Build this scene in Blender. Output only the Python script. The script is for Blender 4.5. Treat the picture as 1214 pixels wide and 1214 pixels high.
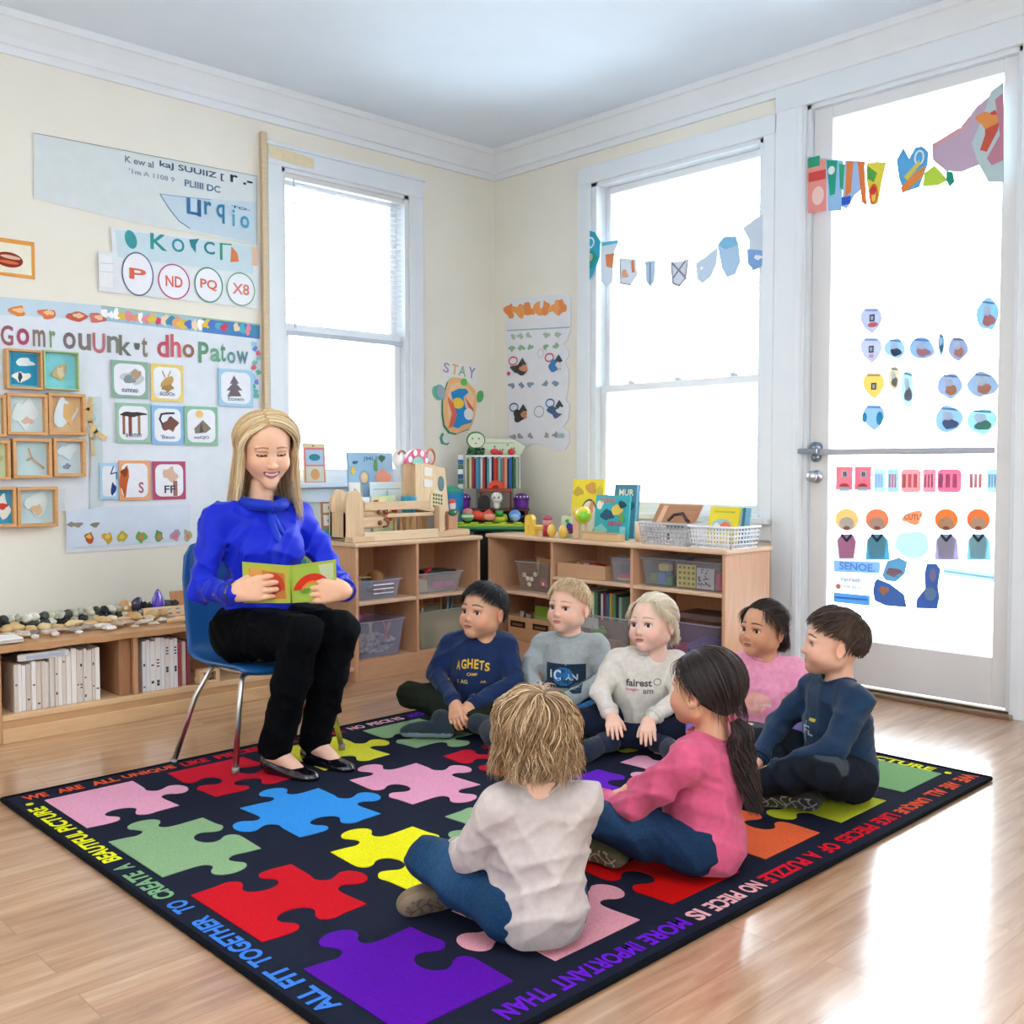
import bpy, math, random
import numpy as np
from mathutils import Vector, Matrix
from mathutils.bvhtree import BVHTree
random.seed(7); RS = np.random.RandomState(5)
for o in list(bpy.data.objects): bpy.data.objects.remove(o)
SC = bpy.context.scene; COL = SC.collection
R = math.radians
# ---------------------------------------------------------------- camera
FPX = 1211.0; CH = 1.1
TH = R(46.2); PT = math.atan((607 - 552) / FPX)
cd = bpy.data.cameras.new('camera'); cam = bpy.data.objects.new('camera', cd); COL.objects.link(cam)
cd.sensor_fit = 'HORIZONTAL'; cd.sensor_width = 36.0; cd.lens = 36.0 * FPX / 1214.0; cd.clip_start = .05; cd.clip_end = 200
cam.location = (0, 0, CH); cam.rotation_euler = (R(90) - PT, 0, TH - R(90))
SC.camera = cam
# ---------------------------------------------------------------- light
SKY_STRENGTH = 9.0
w = bpy.data.worlds.new('world'); SC.world = w; w.use_nodes = True
wn = w.node_tree; wn.nodes.clear()
wo = wn.nodes.new('ShaderNodeOutputWorld'); wb = wn.nodes.new('ShaderNodeBackground')
wr = wn.nodes.new('ShaderNodeValToRGB'); wt = wn.nodes.new('ShaderNodeTexCoord'); ws = wn.nodes.new('ShaderNodeSeparateXYZ')
wn.links.new(wt.outputs['Generated'], ws.inputs[0]); wn.links.new(ws.outputs['Z'], wr.inputs[0])
wr.color_ramp.elements[0].position = 0.0; wr.color_ramp.elements[0].color = (.90, .955, 1, 1)
wr.color_ramp.elements[1].position = .8; wr.color_ramp.elements[1].color = (.74, .87, 1, 1)
wn.links.new(wr.outputs[0], wb.inputs[0]); wb.inputs[1].default_value = SKY_STRENGTH
wn.links.new(wb.outputs[0], wo.inputs[0])
def area(name, loc, rot, sx, sy, power, col):
    l = bpy.data.lights.new(name, 'AREA'); l.shape = 'RECTANGLE'; l.size = sx; l.size_y = sy; l.energy = power; l.color = col
    o = bpy.data.objects.new(name, l); COL.objects.link(o); o.location = loc; o.rotation_euler = rot; return o
area('upward_fill_light', (-.6, -.5, 1.95), (R(180), 0, 0), 2.2, 2.2, 40, (.84, .93, 1))  # unseen area light facing up, added to brighten the ceiling
# unseen fill lights added below the ceiling to brighten the room
area('overhead_fill_light', (.9, .6, 3.05), (0, 0, 0), 1.8, 1.8, 30, (.93, .96, 1))
area('overhead_fill_light', (-.9, 2.6, 3.05), (0, 0, 0), 1.2, 1.2, 12, (.93, .96, 1))
SC.view_settings.view_transform = 'Standard'; SC.view_settings.look = 'None'
SC.view_settings.gamma = 1; SC.view_settings.exposure = 0.45; SC.view_settings.use_curve_mapping = False
# ---------------------------------------------------------------- pixel helper: point of the photo on a real plane
_f = np.array([math.cos(TH) * math.cos(PT), math.sin(TH) * math.cos(PT), -math.sin(PT)])
_r = np.array([math.sin(TH), -math.cos(TH), 0]); _u = np.cross(_r, _f)
def at(px, py, ax, v):
    d = _f + _r * (px - 607) / FPX - _u * (py - 607) / FPX
    o = np.array([0, 0, CH]); t = (v - o[ax]) / d[ax]; return o + d * t
# ---------------------------------------------------------------- materials
def srgb(h):
    if isinstance(h, str):
        h = h.lstrip('#'); c = [int(h[i:i + 2], 16) / 255 for i in (0, 2, 4)]
    else: c = h
    return tuple(x / 12.92 if x <= .04045 else ((x + .055) / 1.055) ** 2.4 for x in c)
class NT:
    def __init__(s, name):
        s.m = bpy.data.materials.new(name); s.m.use_nodes = True; s.t = s.m.node_tree; s.t.nodes.clear()
        s.out = s.n('OutputMaterial')
    def n(s, k, **kw):
        nd = s.t.nodes.new('ShaderNode' + k)
        for a, b in kw.items():
            if a.startswith('i_'):
                nm = a[2:].replace('_', ' ')
                nd.inputs[int(nm) if nm.isdigit() else nm].default_value = b
            else: setattr(nd, a, b)
        return nd
    def l(s, a, b): s.t.links.new(a, b)
def vmat(name, rough=.6, spec=.5, noise=0, nscale=40, bump=0, bscale=200, coat=0, sheen=0, sss=0, metal=0, stretch=(1, 1, 1), trans=0, alpha=1, transl=0, color=None):
    """principled material; colour from the mesh attribute Col, varied by procedural noise"""
    N = NT(name); p = N.n('BsdfPrincipled')
    p.inputs['Roughness'].default_value = rough; p.inputs['Specular IOR Level'].default_value = spec; p.inputs['Metallic'].default_value = metal
    p.inputs['Coat Weight'].default_value = coat; p.inputs['Coat Roughness'].default_value = .12
    p.inputs['Sheen Weight'].default_value = sheen
    if sss:
        p.inputs['Subsurface Weight'].default_value = sss; p.inputs['Subsurface Radius'].default_value = (1, .35, .2); p.inputs['Subsurface Scale'].default_value = .006
    p.inputs['Transmission Weight'].default_value = trans
    if color is None:
        a = N.n('Attribute', attribute_name='Col'); src = a.outputs['Color']
    else:
        a = N.n('RGB'); a.outputs[0].default_value = (*color, 1); src = a.outputs[0]
    tc = N.n('TexCoord'); mp = N.n('Mapping'); mp.inputs['Scale'].default_value = stretch; N.l(tc.outputs['Object'], mp.inputs[0])
    if noise:
        nz = N.n('TexNoise', i_Scale=nscale, i_Detail=4.0); N.l(mp.outputs[0], nz.inputs['Vector'])
        mr = N.n('MapRange'); mr.inputs['From Min'].default_value = .25; mr.inputs['From Max'].default_value = .75
        mr.inputs['To Min'].default_value = 1 - noise; mr.inputs['To Max'].default_value = 1 + noise * .6
        N.l(nz.outputs['Fac'], mr.inputs['Value'])
        vm = N.n('VectorMath', operation='SCALE'); N.l(src, vm.inputs[0]); N.l(mr.outputs[0], vm.inputs['Scale']); src = vm.outputs[0]
    N.l(src, p.inputs['Base Color'])
    if bump:
        nb = N.n('TexNoise', i_Scale=bscale, i_Detail=3.0); N.l(mp.outputs[0], nb.inputs['Vector'])
        b = N.n('Bump', i_Strength=bump, i_Distance=.002); N.l(nb.outputs['Fac'], b.inputs['Height']); N.l(b.outputs[0], p.inputs['Normal'])
    sh = p.outputs[0]
    if transl:
        tr = N.n('BsdfTranslucent'); N.l(src, tr.inputs[0]); mx = N.n('MixShader'); mx.inputs[0].default_value = transl
        N.l(sh, mx.inputs[1]); N.l(tr.outputs[0], mx.inputs[2]); sh = mx.outputs[0]
    if alpha < 1:
        tp = N.n('BsdfTransparent'); mx = N.n('MixShader'); mx.inputs[0].default_value = alpha
        N.l(tp.outputs[0], mx.inputs[1]); N.l(sh, mx.inputs[2]); sh = mx.outputs[0]
    N.l(sh, N.out.inputs[0]); return N.m
def floor_mat():
    N = NT('laminate_floor'); p = N.n('BsdfPrincipled'); tc = N.n('TexCoord'); mp = N.n('Mapping'); N.l(tc.outputs['Object'], mp.inputs[0])
    br = N.n('TexBrick', offset=.37); N.l(mp.outputs[0], br.inputs['Vector'])
    for k, v in dict(Scale=1.0, i0=0).items():
        if k in br.inputs: br.inputs[k].default_value = v
    br.inputs['Mortar Size'].default_value = .0012; br.inputs['Brick Width'].default_value = 1.25; br.inputs['Row Height'].default_value = .125; br.inputs['Bias'].default_value = 0
    br.inputs['Color1'].default_value = (.0, .0, .0, 1); br.inputs['Color2'].default_value = (1, 1, 1, 1); br.inputs['Mortar'].default_value = (.5, .5, .5, 1)
    m2 = N.n('Mapping'); m2.inputs['Scale'].default_value = (1.6, 17, 1); N.l(tc.outputs['Object'], m2.inputs[0])
    off = N.n('VectorMath', operation='ADD'); N.l(m2.outputs[0], off.inputs[0]); sc = N.n('VectorMath', operation='SCALE', i_Scale=9.0); N.l(br.outputs['Color'], sc.inputs[0]); N.l(sc.outputs[0], off.inputs[1])
    nz = N.n('TexNoise', i_Scale=1.5, i_Detail=6.0, i_Roughness=.62, i_Distortion=.6); N.l(off.outputs[0], nz.inputs['Vector'])
    cr = N.n('ValToRGB'); N.l(nz.outputs['Fac'], cr.inputs[0]); e = cr.color_ramp.elements
    e[0].position = .28; e[0].color = (*srgb('#a2724f'), 1); e[1].position = .74; e[1].color = (*srgb('#d6b190'), 1)
    k = e.new(.5); k.color = (*srgb('#bf9470'), 1)
    mx = N.n('Mix', data_type='RGBA', blend_type='MULTIPLY'); mx.inputs[0].default_value = 1
    N.l(cr.outputs[0], mx.inputs[6]); rr = N.n('MapRange'); rr.inputs['To Min'].default_value = .86; rr.inputs['To Max'].default_value = 1.04
    N.l(br.outputs['Color'], rr.inputs[0]); N.l(rr.outputs[0], mx.inputs[7])
    mo = N.n('Mix', data_type='RGBA'); N.l(br.outputs['Fac'], mo.inputs[0]); N.l(mx.outputs[2], mo.inputs[6]); mo.inputs[7].default_value = (*srgb('#9c704e'), 1)
    N.l(mo.outputs[2], p.inputs['Base Color']); p.inputs['Roughness'].default_value = .3; p.inputs['Specular IOR Level'].default_value = .55
    p.inputs['Coat Weight'].default_value = .8; p.inputs['Coat Roughness'].default_value = .14; p.inputs['Coat IOR'].default_value = 1.6
    b = N.n('Bump', i_Strength=.12, i_Distance=.0015); N.l(nz.outputs['Fac'], b.inputs['Height']); N.l(b.outputs[0], p.inputs['Normal'])
    N.l(p.outputs[0], N.out.inputs[0]); return N.m
def glass_mat():
    N = NT('window_glass'); t = N.n('BsdfTransparent'); t.inputs[0].default_value = (.97, .985, .985, 1); g = N.n('BsdfGlossy', i_Roughness=.02)
    f = N.n('Fresnel', i_IOR=1.45); m = N.n('MixShader'); N.l(f.outputs[0], m.inputs[0]); N.l(t.outputs[0], m.inputs[1]); N.l(g.outputs[0], m.inputs[2]); N.l(m.outputs[0], N.out.inputs[0]); return N.m
M = {}
M['floor'] = floor_mat(); M['glass'] = glass_mat()
M['wall'] = vmat('painted_wall', .85, .2, noise=.03, nscale=3, bump=.08, bscale=260)
M['gloss'] = vmat('gloss_paint', .35, .5, noise=.02, nscale=8)
M['wood'] = vmat('light_wood', .5, .4, noise=.12, nscale=5, bump=.03, bscale=60, stretch=(14, 14, 1.3))
M['woodx'] = vmat('wood_long_grain', .5, .4, noise=.10, nscale=5, bump=.03, bscale=60, stretch=(2, 14, 14))
M['paper'] = vmat('paper', .7, .3, noise=.04, nscale=30)
M['foil'] = vmat('laminated_paper', .28, .5, noise=.04, nscale=14)
M['banner'] = vmat('bunting_film', .5, .3, transl=.1)
M['matte'] = vmat('matte_cloth', .95, .12, noise=.1, nscale=60, bump=.2, bscale=900)
M['film'] = vmat('window_cling', .5, .3, transl=.42)
M['plastic'] = vmat('plastic', .32, .5, noise=.03, nscale=10)
M['shiny'] = vmat('lacquer', .12, .6, coat=.6)
M['clear'] = vmat('clear_plastic', .2, .5, alpha=.24)
M['frost'] = vmat('frosted_plastic', .4, .5, transl=.3, alpha=.45)
M['metal'] = vmat('brushed_metal', .28, .5, metal=1)
M['cloth'] = vmat('cloth', .85, .25, noise=.12, nscale=55, bump=.25, bscale=900, sheen=.15)
M['silk'] = vmat('satin_blouse', .55, .25, noise=.05, nscale=20, bump=.06, bscale=40, sheen=.1)
M['denim'] = vmat('denim', .85, .2, noise=.3, nscale=160, bump=.3, bscale=1200)
M['rug'] = vmat('rug_pile', .95, .1, noise=.3, nscale=330, bump=.9, bscale=520, sheen=0)
M['skin'] = vmat('skin', .48, .4, noise=.05, nscale=60, bump=.05, bscale=500, sss=.12)
M['hair'] = vmat('hair', .42, .5)
M['eye'] = vmat('eye', .08, .6)
M['stone'] = vmat('stone', .7, .4, noise=.35, nscale=40, bump=.4, bscale=120)
M['snow'] = vmat('snowy_ground', .9, .2, noise=.05, nscale=.6)
# ---------------------------------------------------------------- mesh collector
def rotz(a): c, s = math.cos(a), math.sin(a); return np.array([[c, -s, 0], [s, c, 0], [0, 0, 1.]])
def rotx(a): c, s = math.cos(a), math.sin(a); return np.array([[1., 0, 0], [0, c, -s], [0, s, c]])
def roty(a): c, s = math.cos(a), math.sin(a); return np.array([[c, 0, s], [0, 1., 0], [-s, 0, c]])
def unit(v): v = np.asarray(v, float); return v / (np.linalg.norm(v) + 1e-12)
def C_(c): return srgb(c) if isinstance(c, str) else tuple(c)
class G:
    def __init__(s): s.V = []; s.C = []; s.L = []; s.K = []; s.S = []; s.MI = []; s.n = 0; s.Rm = np.eye(3); s.t = np.zeros(3)
    def at(s, t=(0, 0, 0), Rm=None): s.t = np.array(t, float); s.Rm = np.eye(3) if Rm is None else Rm; return s
    def add(s, V, F, c, smooth=False, mi=0):
        V = np.asarray(V, float); V2 = V @ s.Rm.T + s.t; s.V.append(V2)
        c = np.asarray(C_(c) if isinstance(c, (str, tuple, list)) else c, float)
        if c.ndim == 1: c = np.tile(c, (len(V), 1))
        s.C.append(c)
        if isinstance(F, np.ndarray):
            s.L.append((F + s.n).ravel()); s.K.append(np.full(len(F), F.shape[1])); nf = len(F)
        else:
            s.L.append(np.array([i + s.n for f in F for i in f], int)); s.K.append(np.array([len(f) for f in F], int)); nf = len(F)
        s.S.append(np.full(nf, smooth)); s.MI.append(np.full(nf, mi)); s.n += len(V); return s
    def box(s, x0, x1, y0, y1, z0, z1, c, b=0, mi=0):
        x0, x1 = min(x0, x1), max(x0, x1); y0, y1 = min(y0, y1), max(y0, y1); z0, z1 = min(z0, z1), max(z0, z1)
        b = min(b, .45 * min(x1 - x0, y1 - y0, z1 - z0))
        if b <= 0:
            V = [(x, y, z) for z in (z0, z1) for y in (y0, y1) for x in (x0, x1)]
            F = [(0, 2, 3, 1), (4, 5, 7, 6), (0, 1, 5, 4), (2, 6, 7, 3), (0, 4, 6, 2), (1, 3, 7, 5)]
            return s.add(V, F, c, mi=mi)
        V = []; 
        def r(z, i): 
            a = b * i
            return [(x0 + a + b, y0 + a, z), (x1 - a - b, y0 + a, z), (x1 - a, y0 + a + b, z), (x1 - a, y1 - a - b, z), (x1 - a - b, y1 - a, z), (x0 + a + b, y1 - a, z), (x0 + a, y1 - a - b, z), (x0 + a, y0 + a + b, z)]
        rings = [r(z0, .6), r(z0 + b, 0), r(z1 - b, 0), r(z1, .6)]
        for q in rings: V += q
        F = [tuple(range(7, -1, -1)), tuple(range(24, 32))]
        for k in range(3):
            for i in range(8): j = (i + 1) % 8; F.append((k * 8 + i, k * 8 + j, k * 8 + 8 + j, k * 8 + 8 + i))
        return s.add(V, F, c, mi=mi)
    def lathe(s, prof, c, n=20, ctr=(0, 0, 0), Rm=None, smooth=True, caps=True, mi=0, sx=1, sy=1):
        V = []; 
        for (r, z) in prof:
            for i in range(n): a = 2 * math.pi * i / n; V.append((r * math.cos(a) * sx, r * math.sin(a) * sy, z))
        V = np.array(V); V = V @ (np.eye(3) if Rm is None else Rm).T + np.array(ctr)
        F = []; m = len(prof)
        for k in range(m - 1):
            for i in range(n): j = (i + 1) % n; F.append((k * n + i, k * n + j, k * n + n + j, k * n + n + i))
        if caps: F.append(tuple(range(n - 1, -1, -1))); F.append(tuple((m - 1) * n + i for i in range(n)))
        return s.add(V, F, c, smooth, mi)
    def cyl(s, a, b, r, c, r2=None, n=14, smooth=True, mi=0):
        a = np.array(a, float); b = np.array(b, float); d = b - a; L = np.linalg.norm(d); z = d / L
        x = unit(np.cross(z, (0, 0, 1) if abs(z[2]) < .9 else (1, 0, 0))); y = np.cross(z, x)
        return s.lathe([(r, 0), (r if r2 is None else r2, L)], c, n, a, np.stack([x, y, z], 1), smooth, mi=mi)
    def sph(s, ctr, r, c, n=16, m=10, Rm=None, mi=0):
        r = (r, r, r) if np.isscalar(r) else r; V = []; F = []
        for k in range(m + 1):
            p = math.pi * k / m
            for i in range(n): a = 2 * math.pi * i / n; V.append((r[0] * math.sin(p) * math.cos(a), r[1] * math.sin(p) * math.sin(a), -r[2] * math.cos(p)))
        for k in range(m):
            for i in range(n): j = (i + 1) % n; F.append((k * n + i, k * n + j, k * n + n + j, k * n + n + i))
        V = np.array(V) @ (np.eye(3) if Rm is None else Rm).T + np.array(ctr); return s.add(V, F, c, True, mi)
    def tube(s, P, r, c, n=8, smooth=True, closed=False, mi=0):
        P = np.array(P, float); m = len(P); rr = np.full(m, r) if np.isscalar(r) else np.array(r)
        T = np.gradient(P, axis=0) if not closed else np.roll(P, -1, 0) - np.roll(P, 1, 0)
        T /= np.linalg.norm(T, axis=1)[:, None] + 1e-12; up = np.array((0, 0, 1.)) if abs(T[0][2]) < .9 else np.array((1., 0, 0)); V = []
        for k in range(m):
            x = unit(np.cross(T[k], up)); y = np.cross(x, T[k]); up = y
            for i in range(n): a = 2 * math.pi * i / n; V.append(P[k] + rr[k] * (x * math.cos(a) + y * math.sin(a)))
        F = []; mm = m if closed else m - 1
        for k in range(mm):
            for i in range(n): j = (i + 1) % n; q = ((k + 1) % m) * n; F.append((k * n + i, q + i, q + j, k * n + j))
        if not closed: F.append(tuple(range(n))); F.append(tuple((m - 1) * n + i for i in range(n - 1, -1, -1)))
        return s.add(V, F, c, smooth, mi)
    def prism(s, pts, z0, z1, c, side=None, mi=0):
        """pts 2D polygon (ccw) extruded z0..z1"""
        n = len(pts); V = [(p[0], p[1], z0) for p in pts] + [(p[0], p[1], z1) for p in pts]
        tri = tess(pts)
        F = [(a + n, b + n, d + n) for a, b, d in tri] + [(d, b, a) for a, b, d in tri]
        F += [(i, (i + 1) % n, n + (i + 1) % n, n + i) for i in range(n)]
        return s.add(V, F, c, mi=mi)
    def text(s, txt, w, h, c, z=0, th=.0006, bold=.0, cx=True, mi=0, sub=None):
        """text centred on the local origin in XY, fitted to w x h"""
        V, F = text_mesh(txt, bold); mn = V.min(0); mx = V.max(0); V = (V - (mn + mx) / 2)
        sc = np.array([w / (mx[0] - mn[0]), h / (mx[1] - mn[1]), 1]) if w else np.array([h / (mx[1] - mn[1])] * 2 + [1])
        V = V * sc; V[:, 2] = z + th; return s.add(V, F, c, mi=mi)
    def build(s, name, mat, parent=None, label=None):
        me = bpy.data.meshes.new(name); V = np.concatenate(s.V); L = np.concatenate(s.L).astype(np.int32); K = np.concatenate(s.K).astype(np.int32)
        me.vertices.add(len(V)); me.vertices.foreach_set('co', V.astype(np.float32).ravel())
        me.loops.add(len(L)); me.loops.foreach_set('vertex_index', L); me.polygons.add(len(K))
        st = np.concatenate([[0], np.cumsum(K)[:-1]]).astype(np.int32); me.polygons.foreach_set('loop_start', st); me.polygons.foreach_set('loop_total', K)
        me.polygons.foreach_set('use_smooth', np.concatenate(s.S)); me.update(calc_edges=True); me.validate()
        ca = me.color_attributes.new('Col', 'FLOAT_COLOR', 'POINT'); C = np.concatenate(s.C); C = np.concatenate([C, np.ones((len(C), 1))], 1).astype(np.float32)
        if len(me.vertices) == len(C): ca.data.foreach_set('color', C.ravel())
        mats = mat if isinstance(mat, (list, tuple)) else [mat]
        for m in mats: me.materials.append(m if not isinstance(m, str) else M[m])
        if len(mats) > 1: me.polygons.foreach_set('material_index', np.concatenate(s.MI).astype(np.int32))
        o = bpy.data.objects.new(name, me); COL.objects.link(o)
        if parent is not None: o.parent = parent
        if label: o['label'] = label
        return o
from mathutils.geometry import tessellate_polygon
def tess(pts):
    r = tessellate_polygon([[Vector((p[0], p[1], 0)) for p in pts]]); out = []
    for a, b, c in r:
        A, B, D = pts[a], pts[b], pts[c]; cr = (B[0] - A[0]) * (D[1] - A[1]) - (B[1] - A[1]) * (D[0] - A[0])
        out.append((a, b, c) if cr > 0 else (a, c, b))
    return out
_tx = {}
def text_mesh(txt, bold=0, ext=0):
    k = (txt, bold)
    if k in _tx: return _tx[k][0].copy(), _tx[k][1]
    cu = bpy.data.curves.new('t', 'FONT'); cu.body = txt; cu.size = 1; cu.offset = bold; cu.resolution_u = 3
    o = bpy.data.objects.new('t', cu); COL.objects.link(o); dg = bpy.context.evaluated_depsgraph_get(); dg.update()
    me = bpy.data.meshes.new_from_object(o.evaluated_get(dg)); V = np.array([v.co[:] for v in me.vertices]); F = [tuple(p.vertices) for p in me.polygons]
    if len(F) and me.polygons[0].normal.z < 0: F = [f[::-1] for f in F]
    bpy.data.objects.remove(o); bpy.data.curves.remove(cu); bpy.data.meshes.remove(me); _tx[k] = (V, F); return V.copy(), F
def thing(name, label, cat, loc=(0, 0, 0), rz=0, group=None, rot=None):
    o = bpy.data.objects.new(name, None); o.empty_display_size = .05; COL.objects.link(o); o.location = loc; o.rotation_euler = rot or (0, 0, rz)
    o['label'] = label; o['category'] = cat
    if group: o['group'] = group
    return o
def tag(o, label, cat, group=None, loc=None, rot=None):
    o['label'] = label; o['category'] = cat
    if group: o['group'] = group
    if loc is not None: o.location = loc
    if rot is not None: o.rotation_euler = rot
    return o
def struct(o): o['kind'] = 'structure'; return o
def rrect(w, h, r, n=4, cx=0, cy=0):
    P = []
    for (sx, sy, a0) in ((1, 1, 0), (-1, 1, 90), (-1, -1, 180), (1, -1, 270)):
        for i in range(n + 1): a = R(a0 + 90 * i / n); P.append((cx + sx * (w / 2 - r) + r * math.cos(a), cy + sy * (h / 2 - r) + r * math.sin(a)))
    return P
def ellp(rx, ry, n=20, cx=0, cy=0, a=0): return [(cx + rx * math.cos(t) * math.cos(a) - ry * math.sin(t) * math.sin(a), cy + rx * math.cos(t) * math.sin(a) + ry * math.sin(t) * math.cos(a)) for t in [2 * math.pi * i / n for i in range(n)]]
# ================================================================ ROOM
XR = 4.62; YL = 4.99; ZC = 3.13; X0 = -3.0; Y0 = -3.0; WT = .16
CREAM = '#f2ecde'; WHITE = '#eff1f3'; TRIM = '#e9edf0'
g = G(); g.box(X0, XR + .3, Y0, YL + .3, -.05, 0, '#bf9470'); struct(g.build('floor', 'floor'))
g = G(); g.box(X0, XR + .3, Y0, YL + .3, ZC, ZC + .08, '#eaf3fc'); struct(g.build('ceiling', 'wall'))
def wallmap(side):
    if side == 'left': return lambda u, z, d: (u, YL + d, z)      # wall along x, d outward
    return lambda u, z, d: (XR + d, u, z)
def wbox(gg, side, u0, u1, z0, z1, d0, d1, c, b=0, mi=0):
    if side == 'left': gg.box(u0, u1, YL + d0, YL + d1, z0, z1, c, b, mi)
    else: gg.box(XR + d0, XR + d1, u0, u1, z0, z1, c, b, mi)
W1 = (3.02, 3.91, 1.02, 2.74)      # window in the left wall  u0,u1,z0,z1
W2 = (2.94, 4.13, .84, 2.78)
D1 = (1.68, 2.70, 0.0, 2.88)
g = G()
wbox(g, 'left', X0, W1[0], 0, ZC, 0, WT, CREAM); wbox(g, 'left', W1[1], XR + WT, 0, ZC, 0, WT, CREAM)
wbox(g, 'left', W1[0], W1[1], 0, W1[2], 0, WT, CREAM); wbox(g, 'left', W1[0], W1[1], W1[3], ZC, 0, WT, CREAM); struct(g.build('wall_left', 'wall'))
g = G()
wbox(g, 'right', W2[1], YL, 0, ZC, 0, WT, CREAM); wbox(g, 'right', D1[1], W2[0], 0, ZC, 0, WT, CREAM); wbox(g, 'right', Y0, D1[0], 0, ZC, 0, WT, CREAM)
wbox(g, 'right', W2[0], W2[1], 0, W2[2], 0, WT, CREAM); wbox(g, 'right', W2[0], W2[1], W2[3], ZC, 0, WT, CREAM); wbox(g, 'right', D1[0], D1[1], D1[3], ZC, 0, WT, CREAM)
struct(g.build('wall_right', 'wall'))
# far sides of the classroom behind the camera: plain walls with one window opening each
g = G(); g.box(X0 - .1, X0, Y0, .2, 0, ZC, CREAM); g.box(X0 - .1, X0, 1.6, YL, 0, ZC, CREAM); g.box(X0 - .1, X0, .2, 1.6, 0, 1, CREAM); g.box(X0 - .1, X0, .2, 1.6, 2.4, ZC, CREAM); struct(g.build('wall_back', 'wall'))
g = G(); g.box(X0, 1.0, Y0 - .1, Y0, 0, ZC, CREAM); g.box(2.4, XR, Y0 - .1, Y0, 0, ZC, CREAM); g.box(1.0, 2.4, Y0 - .1, Y0, 0, 1, CREAM); g.box(1.0, 2.4, Y0 - .1, Y0, 2.4, ZC, CREAM); struct(g.build('wall_front', 'wall'))
# crown mouldings: stepped profile swept along the walls
def crown(name, side):
    pr = [(0, -.17), (-.018, -.17), (-.022, -.135), (-.035, -.13), (-.04, -.10), (-.065, -.06), (-.085, -.035), (-.10, -.032), (-.105, 0), (0, 0)]
    V = []; 
    a, b = (X0, XR) if side == 'left' else (Y0, YL)
    for u in (a, b):
        for (d, z) in pr:
            uu = u if u == a else u + d
            V.append((uu, YL + d, ZC + z) if side == 'left' else (XR + d, uu, ZC + z))
    n = len(pr); F = [(i, (i + 1) % n, n + (i + 1) % n, n + i) for i in range(n)]
    if side != 'left': F = [f[::-1] for f in F]
    g = G(); g.add(V, F, '#eceff1'); return struct(g.build(name, 'gloss'))
crown('trim_1', 'left'); crown('trim_2', 'right')
g = G(); wbox(g, 'left', X0, XR, 0, .12, -.015, 0, TRIM, .004); struct(g.build('baseboard_left', 'gloss'))
g = G(); wbox(g, 'right', 2.86, YL, 0, .12, -.015, 0, TRIM, .004); wbox(g, 'right', Y0, 1.56, 0, .12, -.015, 0, TRIM, .004); struct(g.build('baseboard_right', 'gloss'))
def sroot(name, loc=(0, 0, 0)):
    o = bpy.data.objects.new(name, None); o.empty_display_size = .05; COL.objects.link(o); o['kind'] = 'structure'; return o
# ---- window 1 (left wall), double hung
r = sroot('window_1'); u0, u1, z0, z1 = W1
g = G(); wbox(g, 'left', u0 - .09, u0, z0 - .02, z1 + .09, -.022, 0, TRIM, .004); wbox(g, 'left', u1, u1 + .1, z0 - .02, z1 + .09, -.022, 0, TRIM, .004); wbox(g, 'left', u0 - .09, u1 + .1, z1, z1 + .1, -.026, 0, TRIM, .004)
wbox(g, 'left', u0 - .1, u1 + .11, z1 + .1, z1 + .118, -.035, 0, TRIM, .004); g.build('casing', 'gloss', r)
g = G(); wbox(g, 'left', u0 - .12, u1 + .13, z0 - .045, z0 - .015, -.07, -.001, TRIM, .006); wbox(g, 'left', u0 + .001, u1 - .001, z0 - .03, z0 + .004, -.03, .06, TRIM); wbox(g, 'left', u0 - .09, u1 + .1, z0 - .13, z0 - .05, -.02, 0, TRIM, .004); g.build('sill', 'gloss', r)
g = G(); wbox(g, 'left', u0, u0 + .03, z0, z1, .0, .15, TRIM); wbox(g, 'left', u1 - .03, u1, z0, z1, 0, .15, TRIM); wbox(g, 'left', u0, u1, z1 - .02, z1, 0, .15, TRIM); wbox(g, 'left', u0, u1, z0 - .005, z0 + .02, .03, .15, TRIM); g.build('frame', 'gloss', r)
def sash(r, side, u0, u1, z0, z1, d, sw=.045, bw=.05, th=.035):
    g = G(); wbox(g, side, u0, u0 + sw, z0, z1, d, d + th, WHITE, .004); wbox(g, side, u1 - sw, u1, z0, z1, d, d + th, WHITE, .004)
    wbox(g, side, u0 + sw, u1 - sw, z0, z0 + bw, d, d + th, WHITE, .004); wbox(g, side, u0 + sw, u1 - sw, z1 - bw * .8, z1, d, d + th, WHITE, .004); s_ = g.build('sash', 'gloss', r)
    g = G(); wbox(g, side, u0 + sw, u1 - sw, z0 + bw, z1 - bw * .8, d + .014, d + .02, '#ffffff'); g.build('pane', 'glass', s_); return s_
sash(r, 'left', u0 + .03, u1 - .03, 1.85, z1 - .02, .085); sash(r, 'left', u0 + .03, u1 - .03, z0 + .0, 1.9, .045, bw=.06)
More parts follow.
